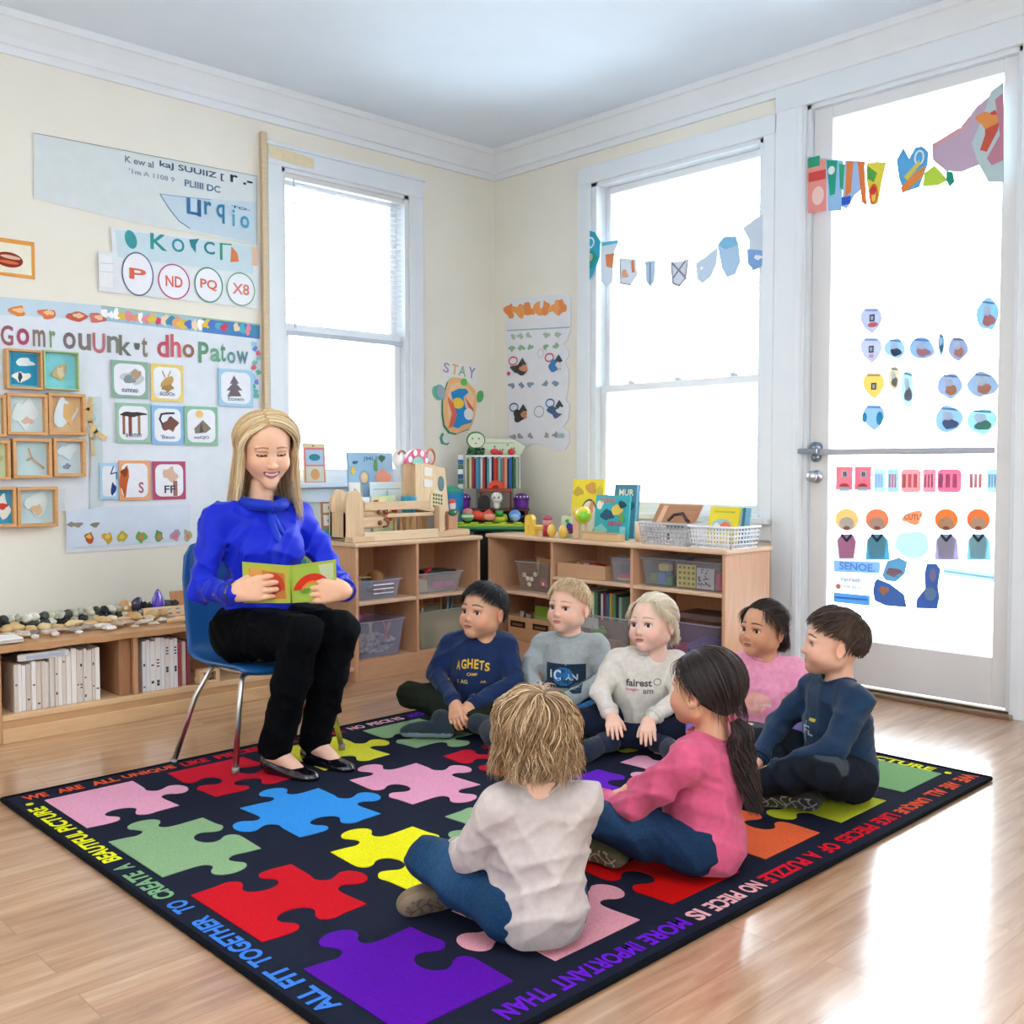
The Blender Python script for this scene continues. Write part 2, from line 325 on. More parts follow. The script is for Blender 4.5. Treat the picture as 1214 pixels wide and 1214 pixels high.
# ---- window 2 (right wall)
r = sroot('window_2'); u0, u1, z0, z1 = W2
g = G(); wbox(g, 'right', u1, u1 + .1, z0 - .02, z1 + .09, -.022, 0, TRIM, .004); wbox(g, 'right', u0 - .07, u0, z0 - .02, z1 + .09, -.022, 0, TRIM, .004); wbox(g, 'right', u0 - .07, u1 + .1, z1, z1 + .1, -.026, 0, TRIM, .004)
g.build('casing', 'gloss', r)
g = G(); wbox(g, 'right', u0 - .068, u1 + .13, z0 - .045, z0 - .01, -.06, -.001, TRIM, .006); wbox(g, 'right', u0 + .001, u1 - .001, z0 - .03, z0 + .004, -.03, .06, TRIM); wbox(g, 'right', u0 - .068, u1 + .1, z0 - .13, z0 - .045, -.02, 0, TRIM, .004); g.build('sill', 'gloss', r)
g = G(); wbox(g, 'right', u1 - .04, u1, z0, z1, .0, .15, TRIM); wbox(g, 'right', u0, u0 + .03, z0, z1, 0, .15, TRIM); wbox(g, 'right', u0, u1, z1 - .02, z1, 0, .15, TRIM); wbox(g, 'right', u0, u1, z0 - .005, z0 + .02, .03, .15, TRIM); g.build('frame', 'gloss', r)
sash(r, 'right', u0 + .02, u1 - .04, 1.53, z1 - .02, .085, sw=.035); s2 = sash(r, 'right', u0 + .02, u1 - .04, z0 + .0, 1.58, .045, sw=.04, bw=.05)
g = G()
for u in (3.15, 3.52, 3.86): wbox(g, 'right', u - .025, u + .025, 1.58, 1.592, .05, .075, '#c9d3dc', .003); wbox(g, 'right', u - .004, u + .03, 1.592, 1.6, .056, .066, '#c9d3dc')
g.build('sash_lock', 'metal', s2)
# ---- door
r = sroot('door_1'); u0, u1, z0, z1 = D1
g = G(); wbox(g, 'right', u1, u1 + .17, 0, z1 + .1, -.02, 0, TRIM, .004); wbox(g, 'right', u0 - .12, u0, 0, z1 + .1, -.022, 0, TRIM, .004); wbox(g, 'right', u0 - .12, u1 + .17, z1, z1 + .12, -.026, 0, TRIM, .004)
wbox(g, 'right', u1 + .01, u1 + .045, 0, z1, -.03, 0, TRIM, .006); g.build('casing', 'gloss', r)
g = G(); wbox(g, 'right', u1 - .02, u1, 0, z1, 0, .15, TRIM); wbox(g, 'right', u0, u0 + .02, 0, z1, 0, .15, TRIM); wbox(g, 'right', u0, u1, z1 - .02, z1, 0, .15, TRIM); g.build('frame', 'gloss', r)
g = G(); wbox(g, 'right', u0 - .02, u1 + .02, 0, .02, -.05, .16, '#a8977f', .004); wbox(g, 'right', u0 - .02, u1 + .02, .02, .028, -.01, .12, '#7d6c58', .002); g.build('threshold', 'metal', r)
DO = '#e6e4e2'
g = G(); wbox(g, 'right', u0 + .025, u0 + .09, .035, z1 - .025, .02, .065, DO, .003); wbox(g, 'right', u1 - .125, u1 - .025, .035, z1 - .025, .02, .065, DO, .003)
wbox(g, 'right', u0 + .09, u1 - .125, .035, .25, .02, .065, DO, .003); wbox(g, 'right', u0 + .09, u1 - .125, z1 - .085, z1 - .025, .02, .065, DO, .003); leaf = g.build('leaf', 'gloss', r)
g = G(); wbox(g, 'right', u0 + .09, u1 - .125, .25, z1 - .085, .04, .046, '#ffffff'); g.build('pane', 'glass', leaf)
g = G(); wbox(g, 'right', u0 + .09, u1 - .06, 1.152, 1.182, -.005, .018, '#b9b9c4', .005); g.build('push_bar', 'gloss', r)
g = G(); g.cyl((XR + .02, u1 - .066, 1.19), (XR - .006, u1 - .066, 1.19), .028, '#8d98a8'); g.cyl((XR - .006, u1 - .066, 1.19), (XR - .03, u1 - .066, 1.19), .012, '#8d98a8'); g.box(XR - .045, XR - .028, u1 - .1, u1 + .01, 1.16, 1.185, '#9aa6b4', .004); g.cyl((XR + .02, u1 - .066, 1.14), (XR - .004, u1 - .066, 1.14), .022, '#8d98a8'); g.build('deadbolt', 'metal', r)
g = G(); g.cyl((XR + .02, u1 - .066, 1.045), (XR + .01, u1 - .066, 1.045), .033, '#c7ccd4'); g.cyl((XR + .012, u1 - .066, 1.045), (XR - .025, u1 - .066, 1.045), .012, '#c7ccd4'); g.sph((XR - .035, u1 - .066, 1.045), (.02, .029, .029), '#c7ccd4'); g.build('door_knob', 'metal', r)
# ---- outside: snowy ground and bare pale trees
g = G(); g.box(XR + .3, 60, -40, 60, -.3, -.12, '#e9eef2'); g.box(-40, XR + .3, YL + .3, 60, -.3, -.12, '#e9eef2'); g.box(-40, X0 - .2, -40, YL + .3, -.3, -.12, '#e9eef2'); g.box(X0 - .2, XR + .3, -40, Y0 - .2, -.3, -.12, '#e9eef2'); o = struct(g.build('ground_outside', 'snow')); 
def bare_tree(x, y, h, seed, label):
    rs = random.Random(seed); g = G()
    def br(p, d, L, r, lv):
        q = p + d * L; g.tube([p, p + d * L * .5 + np.array([rs.uniform(-.03, .03) * L, rs.uniform(-.03, .03) * L, 0]), q], [r, r * .8, r * .6], '#86a2b0', 5)
        if lv:
            for k in range(rs.choice((2, 3))):
                nd = unit(d + np.array([rs.uniform(-.8, .8), rs.uniform(-.8, .8), rs.uniform(-.1, .6)])); br(q, nd, L * rs.uniform(.6, .8), r * .55, lv - 1)
    br(np.zeros(3), np.array([0, 0, 1.]), h * .3, h * .022, 5); o = g.build('bare_tree', 'paper'); tag(o, label, 'tree', loc=(x, y, -.12)); return o
bare_tree(5.6, 12.5, 6, 3, 'pale bare winter tree seen through the left window')
bare_tree(13, 9.2, 6, 8, 'pale bare winter tree seen through the middle window')

# ================================================================ FLAT THINGS ON WALLS AND GLASS
def wframe(side, px, py, off=0.0, plane=None):
    if side == 'left':
        v = (YL if plane is None else plane) - off; p = at(px, py, 1, v); rot = (R(90), 0, 0)
        L = lambda x, y: ((at(x, y, 1, v) - p)[0], (at(x, y, 1, v) - p)[2])
    else:
        v = (XR if plane is None else plane) - off; p = at(px, py, 0, v); rot = (R(90), 0, R(-90))
        L = lambda x, y: (-(at(x, y, 0, v) - p)[1], (at(x, y, 0, v) - p)[2])
    return p, rot, L
def shape(g, L, s, c, z0, z1):
    k = s[0]
    if k in ('r', 't', 'rr'):
        if k == 't': _, txt, cx, cy, w, h = s[:6]; x0, x1, y0, y1 = cx - w / 2, cx + w / 2, cy - h / 2, cy + h / 2
        else: x0, y0, x1, y1 = s[1:5]; cx, cy = (x0 + x1) / 2, (y0 + y1) / 2
        C = L(cx, cy); W = abs(L(x1, cy)[0] - L(x0, cy)[0]); H = abs(L(cx, y1)[1] - L(cx, y0)[1])
        if k == 't':
            sv = (g.Rm, g.t); g.t = g.t + g.Rm @ np.array([C[0], C[1], 0]); a = R(s[6]) if len(s) > 6 else 0; g.Rm = g.Rm @ rotz(a)
            g.text(s[1], W, H, c, z=z1 - .0006, bold=.02); g.Rm, g.t = sv
        elif k == 'r': g.prism([(C[0] - W / 2, C[1] - H / 2), (C[0] + W / 2, C[1] - H / 2), (C[0] + W / 2, C[1] + H / 2), (C[0] - W / 2, C[1] + H / 2)], z0, z1, c)
        else: g.prism(rrect(W, H, min(W, H) * .22, 4, *C), z0, z1, c)
    elif k == 'e':
        cx, cy, rx, ry = s[1:5]; C = L(cx, cy); W = abs(L(cx + rx, cy)[0] - L(cx - rx, cy)[0]) / 2; H = abs(L(cx, cy + ry)[1] - L(cx, cy - ry)[1]) / 2
        g.prism(ellp(W, H, 22, *C, a=R(s[5]) if len(s) > 5 else 0), z0, z1, c)
    elif k == 'o':
        cx, cy, rx, ry, wd = s[1:6]; C = L(cx, cy); W = abs(L(cx + rx, cy)[0] - L(cx - rx, cy)[0]) / 2; H = abs(L(cx, cy + ry)[1] - L(cx, cy - ry)[1]) / 2; wd = wd * H / ry
        n = 28; P = ellp(W, H, n, *C); Q = ellp(W - wd, H - wd, n, *C); V = [(*p, z1) for p in P] + [(*q, z1) for q in Q]
        g.add(V, [(i, (i + 1) % n, n + (i + 1) % n, n + i) for i in range(n)], c)
    elif k == 'p': 
        P = [L(*p) for p in s[1]]; ar = sum(P[i][0] * P[(i + 1) % len(P)][1] - P[(i + 1) % len(P)][0] * P[i][1] for i in range(len(P)))
        g.prism(P if ar > 0 else P[::-1], z0, z1, c)
    elif k == 'l':
        P = [L(*p) for p in s[1]]; a = L(0, 0); b = L(0, 1); wd = s[2] * abs(b[1] - a[1]) / 2
        for p, q in zip(P[:-1], P[1:]):
            d = np.array(q) - np.array(p); n = np.array([-d[1], d[0]]) / (np.linalg.norm(d) + 1e-9) * wd; d = d / (np.linalg.norm(d) + 1e-9) * wd * .5
            p2 = np.array(p) - d; q2 = np.array(q) + d
            g.add([(*(p2 - n), z1), (*(q2 - n), z1), (*(q2 + n), z1), (*(p2 + n), z1)], [(0, 1, 2, 3)], c)
def blob(cx, cy, rx, ry, seed, n=18, j=.25):
    rs = random.Random(seed); ph = [rs.uniform(0, 6.28) for _ in range(4)]
    return ('p', [(cx + rx * math.cos(t) * (1 + j * math.sin(2 * t + ph[0]) + j * .6 * math.sin(3 * t + ph[1])), cy + ry * math.sin(t) * (1 + j * math.sin(3 * t + ph[2]) + j * .5 * math.sin(5 * t + ph[3]))) for t in [2 * math.pi * i / n for i in range(n)]])
def flat(name, label, cat, side, layers, off=.003, mat='paper', group=None, plane=None, th=.0012, ctr=None):
    s = layers[0][0]
    if ctr is None:
        if s[0] in ('r', 'rr'): ctr = ((s[1] + s[3]) / 2, (s[2] + s[4]) / 2)
        elif s[0] in ('e', 'o'): ctr = s[1:3]
        elif s[0] == 't': ctr = s[2:4]
        else: ctr = (sum(p[0] for p in s[1]) / len(s[1]), sum(p[1] for p in s[1]) / len(s[1]))
    p, rot, L = wframe(side, ctr[0], ctr[1], off, plane); g = G()
    st = min(.0004, .005 / len(layers))
    for i, (sh, c) in enumerate(layers): shape(g, L, sh, c, 0 if i == 0 else th + st * (i - 1), th + st * i)
    return tag(g.build(name, mat), label, cat, group, loc=p, rot=rot)
# --- left wall: upper posters
rs = random.Random(3)
lay = [(('p', [(40, 158), (305, 209), (305, 291), (150, 262), (40, 235)]), '#dfe5e4'), (('p', [(190, 231), (303, 240), (303, 289), (225, 272), (205, 255)]), '#c9dbe6'), (('l', [(190, 231), (200, 247), (212, 262), (225, 271)], 1.2), '#4a5876'), (('l', [(189, 230), (213, 233), (250, 237)], 1), '#7fa5c6'),
       (('t', 'K ew al', 165, 192, 34, 8), '#6d8496'), (('t', 'kaJ SUUIIZ [', 228, 203, 76, 9), '#3f5872'), (('t', "'1m A 1108 9", 180, 208, 54, 6), '#93a7b5'), (('t', 'PLIIII DC', 240, 221, 42, 8), '#5e7c98'), (('t', 'r .-', 286, 214, 26, 9), '#1e2d49'), (('t', 'L', 228, 245, 14, 19), '#2c6fa4'), (('t', "I", 236, 247, 4, 20), '#2b6699'), (('t', "r q", 254, 252, 24, 23), '#2f7fae'), (('t', 'i o', 285, 260, 20, 20), '#46a3c4'), (('t', 'TO-', 285, 247, 22, 3), '#2b6699'), (('l', [(304, 209), (304, 291)], .7), '#8ea5b5'), (('l', [(40, 158), (304, 209)], .8), '#8a8c88')]
flat('wall_poster', 'pale blue laminated poster with blue writing, highest on the left wall', 'poster', 'left', lay, mat='foil')
lay = [(('p', [(131, 269), (307, 292), (307, 366), (117, 345), (116, 299), (133, 299)]), '#e9edf0'), (('p', [(136, 272), (300, 292), (300, 325), (140, 305)]), '#cfe3ea'),
       (('e', 155, 284, 7, 11, 15), '#3aa0a4'), (('t', 'K', 188, 287, 20, 19), '#2b9a98'), (('t', 'O', 211, 291, 15, 16), '#2a93a2'), (('p', [(224, 284), (236, 283), (232, 290), (232, 300), (226, 292)]), '#2d8794'), (('t', 'C', 248, 294, 13, 15), '#2a7f93'), (('t', 'I', 262, 298, 3, 20), '#2f9d78'), (('l', [(261, 289), (274, 290)], 2), '#2f9d78'), (('p', [(274, 292), (281, 300), (283, 310), (273, 311)]), '#e8824d'), (('r', 299, 293, 305, 315), '#f4c5a2')]
for i, (cx, cy, rx, ry, oc, ic, gl) in enumerate([(163, 325, 19, 26, '#5d6688', '#e9694a', 'P'), (206, 334, 19, 21, '#c2547e', '#e4664f', 'ND'), (247, 338, 17, 21, '#4f9477', '#e4735a', 'PQ'), (285, 343, 17, 20, '#7fb08d', '#e88575', 'X8')]):
    lay += [(('e', cx, cy, rx, ry), '#f4f4fa'), (('o', cx, cy, rx, ry, 1.6), oc), (('t', gl, cx, cy, 20, 13), ic)]
lay += [(('r', 117, 302, 133, 340), '#f2f3f4'), (('l', [(118, 312), (134, 313)], .7), '#c9ced6'), (('l', [(118, 322), (134, 323)], .7), '#c9ced6')]
flat('wall_poster', 'poster with teal letters above four ringed red drawings, left of the left window', 'poster', 'left', lay, mat='foil', off=.006)
flat('framed_card', 'orange bordered card with a brown sausage drawing at the far left', 'card', 'left', [(('r', -8, 284, 41, 328), '#eba24c'), (('r', -8, 289, 37, 324), '#f3ecd6'), (('e', 10, 308, 17, 9, -3), '#8f2f1c'), (('e', 12, 305, 12, 2.2, -4), '#e2b9a0'), (('e', 10, 311, 12, 2, -3), '#e06a42')], th=.004)
# --- big laminated board
brd = [(('p', [(-20, 350), (120, 362), (308, 384), (308, 640), (78, 656), (78, 606), (-20, 612)]), '#e2e8f0')]
brd += [(('p', [(-20, 350), (120, 362), (120, 380), (-20, 372)]), '#c9deea'), (('p', [(120, 362), (308, 384), (308, 402), (120, 380)]), '#9fc4dc'), (('p', [(240, 377), (308, 386), (308, 402), (240, 394)]), '#4d84c8'), (('l', [(120, 363), (308, 385)], 1.4), '#b9c873')]
for i in range(26):
    x = 124 + i * 7.1; y = 372 + (x - 124) * .117; brd.append((blob(x, y + rs.uniform(-2, 2), rs.uniform(3.5, 6), rs.uniform(4, 7), i, 10), rs.choice(['#f0a26b', '#4e79c8', '#e8c64a', '#d8466c', '#f6d9b8', '#49b6c6', '#ee8f9a', '#ffffff', '#3f8fb5'])))
for x, c in ((20, '#e58a3c'), (56, '#e0764c'), (90, '#c8614a'), (115, '#d4726a')): brd += [(blob(x, 367 + x * .09, 11, 6, int(x), 12), c), (blob(x + 2, 366 + x * .09, 6, 3, int(x) + 1, 12), '#f4c79a')]
for i, (ch, x, c) in enumerate([('G', 8, '#9b5a66'), ('o', 27, '#a8486a'), ('m', 46, '#8d7a76'), ('r', 62, '#86a878'), ('o', 82, '#7d6d72'), ('u', 100, '#8b7a78'), ('U', 117, '#c07078'), ('n', 134, '#83837c'), ('k', 148, '#767c70'), ("'", 162, '#6d7068'), ('t', 171, '#8a8478')]):
    y = 397 + x * .085; brd.append((('t', ch, x, y, 15 if ch not in "'tr" else 7, 24 if ch in 'GUkt' else 20 if ch != "'" else 8), c))
for ch, x, y, w_, h_, c in [('d', 193, 410, 14, 27, '#c4566a'), ('h', 208, 410, 12, 27, '#d8606c'), ('o', 223, 416, 14, 16, '#9c6a55'), ('P', 241, 418, 12, 25, '#5f9a78'), ('a', 255, 421, 12, 16, '#6ea88a'), ('t', 264, 418, 6, 22, '#5a9a80'), ('o', 274, 424, 10, 14, '#6aa0a0'), ('w', 287, 424, 14, 15, '#5f8a94')]: brd.append((('t', ch, x, y, w_, h_), c))
for i in range(12): brd.append((blob(303 + rs.uniform(-3, 3), 408 + i * 5.6, 3, 3.2, 60 + i, 9), rs.choice(['#e87a5a', '#5a86d8', '#57b8a8', '#e8667a', '#9ad0e0'])))
brd += [(('p', [(78, 606), (140, 600), (225, 598), (225, 640), (78, 650)]), '#d7e2f2'), (('p', [(108, 470), (120, 470), (122, 600), (106, 604)]), '#cbd9dc')]
for x, c in ((105, '#b4552c'), (127, '#c9a53e'), (144, '#b8b040'), (167, '#6fae4e'), (188, '#58a05c'), (207, '#a79ac0'), (222, '#a6b48e')): brd += [(blob(x, 638 - (x - 105) * .03, 6, 6.5, int(x), 12), c), (blob(x, 636, 3, 3, int(x) + 3, 9), '#e8c65a' if x < 160 else '#e2765e')]
for x in (85, 92, 112): brd.append((blob(x, 622, 5, 3, x), '#8c8a7c'))
flat('laminated_board', 'large glossy display board with letters and picture cards behind the reader', 'display board', 'left', brd, mat='foil', off=.004, ctr=(150, 500))
def card(x0, y0, x1, y1, bc, label, icons, cap=None, capc='#6b7690', inner='#eef0f6'):
    lay = [(('r', x0, y0, x1, y1), bc), (('rr', x0 + 3, y0 + 3.5, x1 - 3, y1 - 3.5), inner)] + icons
    if cap: lay.append((('t', cap, (x0 + x1) / 2, y1 - 9, (x1 - x0) * .46, 4.5), capc))
    flat('picture_card', label, 'card', 'left', lay, off=.012, th=.003)
card(132, 428, 175, 472, '#8fb4a0', 'green edged card with a grey line drawing, top left of the board cards', [(blob(157, 447, 12, 8, 1), '#c4c9cc'), (blob(153, 450, 7, 5, 2), '#8d9499'), (blob(161, 444, 5, 6, 3), '#b59a80')], 'oumneo')
card(179, 432, 217, 476, '#ecd27a', 'yellow edged card with a golden rabbit', [(blob(198, 455, 8, 8, 5), '#c9a25f'), (('l', [(195, 447), (192, 440)], 1.4), '#b08d52'), (('l', [(199, 446), (202, 440)], 1.4), '#b08d52'), (blob(198, 460, 6, 4, 7), '#a8834a')], 'ECDOn')
card(259, 438, 300, 482, '#a7d0e8', 'pale blue edged card with a grey fir tree', [(('p', [(277, 445), (283, 455), (280, 455), (287, 463), (282, 463), (286, 470), (269, 470), (273, 463), (268, 463), (275, 455), (272, 455)]), '#776c72')], 'Eoxem')
card(138, 478, 178, 525, '#9cc2ae', 'green edged card with brown tree trunks', [(('r', 145, 490, 148, 515), '#9a6a4e'), (('r', 152, 493, 156, 517), '#8f4f3a'), (('r', 163, 490, 166, 516), '#a5785c'), (blob(157, 491, 13, 3, 4), '#453c38')], 'a mmm')
card(180, 481, 217, 527, '#8fbde4', 'blue edged card with a curled brown animal', [(blob(201, 504, 9, 8, 11), '#7d5248'), (('l', [(192, 503), (189, 497), (191, 491), (198, 490), (206, 490)], 2.6), '#3c3c48')], "'Beuo")
card(219, 482, 258, 528, '#8cc0a2', 'green edged card with a brown tent under a sun', [(('p', [(240, 498), (250, 508), (244, 513), (231, 514), (230, 508)]), '#8a7f6e'), (('p', [(238, 500), (241, 512), (236, 513)]), '#5c564c'), (('e', 236, 491, 4.5, 4.5), '#f2ca7c')], 'ouCJO')
card(118, 549, 140, 592, '#a9d4ef', 'small blue card with dark blue marks, left of the orange card', [(('l', [(134, 553), (131, 562), (138, 560), (138, 568)], 1.6), '#2a5a9c'), (blob(134, 580, 3, 7, 9), '#1f3f86')])
card(141, 546, 178, 593, '#f0a878', 'orange edged card with an orange figure at its left side', [(blob(147, 570, 5, 16, 12), '#c8632c'), (blob(147, 560, 3.5, 5, 13), '#8e3e1c'), (('t', 'S', 167, 578, 6, 13), '#b06074')])
card(181, 547, 220, 592, '#b8506e', 'crimson edged card with a beige tree', [(blob(201, 562, 9, 8, 15), '#dcb8a4'), (('r', 205, 570, 210, 588), '#a07068'), (('t', 'FF', 201, 580, 13, 9), '#4b4a52')])
# --- wooden shadow boxes
def sbox(x0, y0, x1, y1, bg, label, icons, wood='#dba66e', w=4):
    cx, cy = (x0 + x1) / 2, (y0 + y1) / 2; p, rot, L = wframe('left', cx, cy, 0.012); t = thing('shadow_box', label, 'picture frame', p, rot=rot)
    a = L(x0, cy)[0]; b = L(x1, cy)[0]; c = L(cx, y1)[1]; d = L(cx, y0)[1]; k = w * (b - a) / (x1 - x0); g = G()
    g.box(a, b, d - k, d, 0, .045, wood, .002); g.box(a, b, c, c + k, 0, .045, wood, .002); g.box(a, a + k, c + k, d - k, 0, .045, wood, .002); g.box(b - k, b, c + k, d - k, 0, .045, wood, .002); g.build('frame', 'woodx', t)
    g = G(); g.box(a + k, b - k, c + k, d - k, 0.001, .012, bg); g.build('backing', 'foil', t)
    g = G()
    for i, (s, cc) in enumerate(icons): shape(g, L, s, cc, .0125, .018 + .001 * i)
    g.build('picture', 'paper', t)
sbox(4, 415, 47, 462, '#66c4dc', 'shadow box with a blue and white fish picture, top left of the wooden boxes', [(('r', 13, 420, 42, 456), '#2b97c0'), (blob(28, 430, 11, 5, 2), '#e6f2f2'), (blob(24, 447, 9, 6, 3), '#f1efe2'), (blob(22, 447, 2, 6, 4), '#2a3f55')], w=3)
sbox(48, 417, 90, 463, '#86d8e2', 'shadow box with a tan shell on turquoise, beside the fish picture', [(blob(69, 442, 9, 9, 5), '#c2ad7e'), (blob(70, 441, 5, 6, 6), '#dccca4')], wood='#b9c98e', w=2)
sbox(5, 467, 53, 516, '#cfe3e8', 'shadow box holding a pale pink shell, second row left', [(blob(27, 490, 13, 16, 7), '#e2ecec'), (blob(31, 499, 6, 4, 8), '#dfb9a2')])
sbox(54, 467, 98, 516, '#e3bf90', 'shadow box with a curved cream shell, second row right', [(blob(75, 490, 13, 16, 9), '#dfeaf0'), (blob(80, 488, 8, 12, 10), '#e0b678')])
sbox(12, 520, 58, 567, '#c3dfe4', 'shadow box holding a slim tan starfish, third row left', [(('l', [(32, 532), (36, 543), (50, 555)], 2.6), '#c9a785'), (('l', [(36, 543), (30, 546)], 2), '#b99774')])
sbox(60, 520, 98, 565, '#cfe4ee', 'shadow box with a tiny grey stone, third row right', [(blob(78, 553, 4, 3, 11), '#7f8aa5'), (blob(78, 535, 11, 8, 12), '#dcebf0')])
sbox(17, 577, 65, 624, '#c6e0e2', 'shadow box holding a round beige shell, lowest row', [(blob(42, 597, 11, 14, 13), '#dde8e4'), (blob(42, 604, 6, 6, 14), '#d2b590')])
sbox(-24, 577, 16, 625, '#3fa8cf', 'shadow box with red and white fish picture cut by the photo edge, lowest row', [(blob(0, 600, 10, 13, 15), '#f2efe8'), (blob(2, 600, 5, 4, 16), '#d84a3a')])
sbox(-30, 468, 4, 518, '#cfe0e4', 'shadow box cut by the photo edge, second row', [(blob(-10, 490, 8, 8, 15), '#e0e8e8')])
sbox(-26, 522, 9, 569, '#cfe0b4', 'shadow box with pale green backing cut by the photo edge, third row', [(blob(-8, 545, 8, 8, 16), '#c9c084')])
flat('dried_branch', 'dried yellow branch fixed to the board right of the shadow boxes', 'branch', 'left', [(('l', [(107, 472), (103, 485), (106, 500), (113, 512), (124, 520)], 6), '#e0bf7e'), (('l', [(108, 480), (107, 500), (108, 520), (110, 540)], 4), '#d8bd86')], off=.02, th=.008, mat='wood', ctr=(110, 495))
g = G(); g.box(2.892, 2.925, YL - .03, YL, 1.2, 2.9, '#d9c3a0', .003); struct(g.build('trim_3', 'woodx'))
flat('masking_tape', 'strips of yellowed masking tape on the left window casing', 'tape', 'left', [(('p', [(317, 171), (360, 184), (372, 189), (372, 200), (345, 194), (320, 186)]), '#e9d8b4'), (('l', [(335, 176), (335, 190)], .7), '#d8c49c'), (('l', [(349, 181), (349, 195)], .7), '#d8c49c')], off=.03)
# --- window blind on the left window
u0, u1, z0, z1 = W1
t = thing('window_blind', 'white slatted blind lowered over the upper half of the left window', 'blind', ((u0 + u1) / 2, YL + .03, z1 - .05)); wd = (u1 - u0) / 2 - .035
g = G(); g.box(-wd, wd, -.02, .02, 0, .03, '#e6e3e0', .004); g.build('head_rail', 'gloss', t)
g = G(); g.box(-wd, wd, -.014, .014, -.86, -.835, '#c6ccd8', .004); g.build('bottom_rail', 'gloss', t)
g = G()
for k in range(26): z = -.03 - k * .031; g.add([(-wd, -.005, z + .001), (wd, -.005, z + .001), (wd, .005, z - .0), (-wd, .005, z - .0), (-wd, -.005, z), (wd, -.005, z), (wd, .005, z - .001), (-wd, .005, z - .001)], [(0, 1, 2, 3), (7, 6, 5, 4), (0, 4, 5, 1), (2, 6, 7, 3)], '#f7f8fa')
g.build('slats', vmat('blind_slat', .5, .3, transl=.95), t)
for x in (-wd + .07, wd - .07): g = G(); g.cyl((x, -.013, 0), (x, -.013, -.84), .0012, '#dfe3e8', n=5); g.build('cord', 'cloth', t)
g = G(); g.cyl((-wd + .05, -.03, 0), (-wd + .05, -.03, -.82), .003, '#9fc3cf', n=8); g.build('tilt_wand', 'plastic', t)
# --- STAY sheet and paper figure
flat('lettered_sheet', 'tilted white sheet reading STAY in coloured letters near the corner', 'sign', 'left', [(('p', [(523, 427), (567, 434), (565, 457), (523, 449)]), '#f1eee9'), (('t', 'S', 529, 436, 7, 12, -8), '#b99bb8'), (('t', 'T', 539, 438, 7, 12, -8), '#e6b36a'), (('t', 'A', 548, 440, 9, 12, -8), '#9db6a2'), (('t', 'Y', 559, 442, 8, 13, -8), '#a58cc0')])
oval = [(531, 452), (536, 447), (545, 448), (555, 454), (563, 463), (565, 475), (563, 490), (561, 500), (557, 508), (548, 511), (541, 514), (533, 512), (527, 504), (525, 490), (525, 475), (528, 462)]
flat('paper_figure', 'oval orange paper figure with a blue body and yellow belly under the STAY sheet', 'cut-out', 'left', [(('p', [(x - 1.5, y + 1.5) for x, y in oval]), '#2f9273'), (('p', oval), '#f5bd84'), (('p', [(535, 455), (545, 453), (554, 459), (562, 470), (557, 500), (534, 506), (530, 490), (531, 465)]), '#f8cda0'),
      (('p', [(534, 465), (543, 461), (552, 461), (555, 465), (549, 471), (551, 482), (558, 493), (559, 501), (548, 504), (543, 508), (536, 506), (537, 500), (541, 491), (537, 480)]), '#2a8fd2'), (('e', 542.5, 478, 7, 6.5), '#f3cf45'), (('e', 555, 491, 5.5, 7), '#eeeef0'), (('p', [(530, 470), (537, 478), (541, 492), (537, 505), (531, 508), (535, 490), (531, 478)]), '#e8735a'), (('p', [(550, 470), (560, 484), (561, 488), (555, 483)]), '#e0605a')], off=.004, th=.004)
flat('paper_paddle', 'grey paper paddle with green edge at the orange figure', 'cut-out', 'left', [(('e', 518, 466, 5, 9, 30), '#7fc39c'), (('e', 522, 465, 6, 9.5, 35), '#5cb0c8'), (('e', 523, 465, 5, 8, 35), '#a9b4bc')], off=.007)
flat('paper_leaf', 'green paper leaf right of the orange figure', 'cut-out', 'left', [(('e', 569, 470, 4, 7.5, -25), '#5cb868')], off=.004)
flat('paper_leaf', 'small green paper leaf on top of the orange figure', 'cut-out', 'left', [(('e', 550, 453, 4, 4.5), '#6ec463')], off=.009)
flat('paper_crescent', 'pale grey paper crescent with green edge below the orange figure', 'cut-out', 'left', [(('p', [(524, 513), (521, 519), (523, 526), (530, 528), (533, 525), (527, 521), (526, 514)]), '#57a58a'), (('e', 529, 520, 4.5, 5.5), '#e6ece8')], off=.004)
# --- shoe chart on the right wall
edge = [(599, 366), (604, 355), (640, 351), (670, 349), (677, 353), (677, 388), (673, 403), (668, 408), (674, 414), (675, 422), (670, 428), (675, 440), (674, 462), (671, 474), (676, 480), (674, 498), (668, 506), (675, 512), (676, 525), (670, 534), (660, 535), (645, 527), (632, 526), (622, 532), (612, 528), (604, 520), (604, 505), (603, 488), (600, 478), (602, 460), (600, 440), (602, 415), (598, 400), (600, 385)]
lay = [(('p', edge), '#e9e8ec')]
for i, x in enumerate((604, 616, 627, 638, 648, 659, 667)): lay += [(blob(x, 369 - (x - 604) * .07, 6.5, 8, i + 20, 12, .35), '#f0a058' if i % 2 else '#ea8c48')]
lay += [(('l', [(602, 392), (676, 388)], .8), '#9ac0bd')]
for r_, (y, c) in enumerate(((399, '#a9bfae'), (413, '#8fb58c'), (457, '#8098ac'), (518, '#a99aa2'))):
    for k, x in enumerate((608, 619, 629, 648, 660)): lay.append((blob(x + rs.uniform(-2, 2), y - k * .6, 3.4, 3.2, r_ * 7 + k, 9, .4), c))
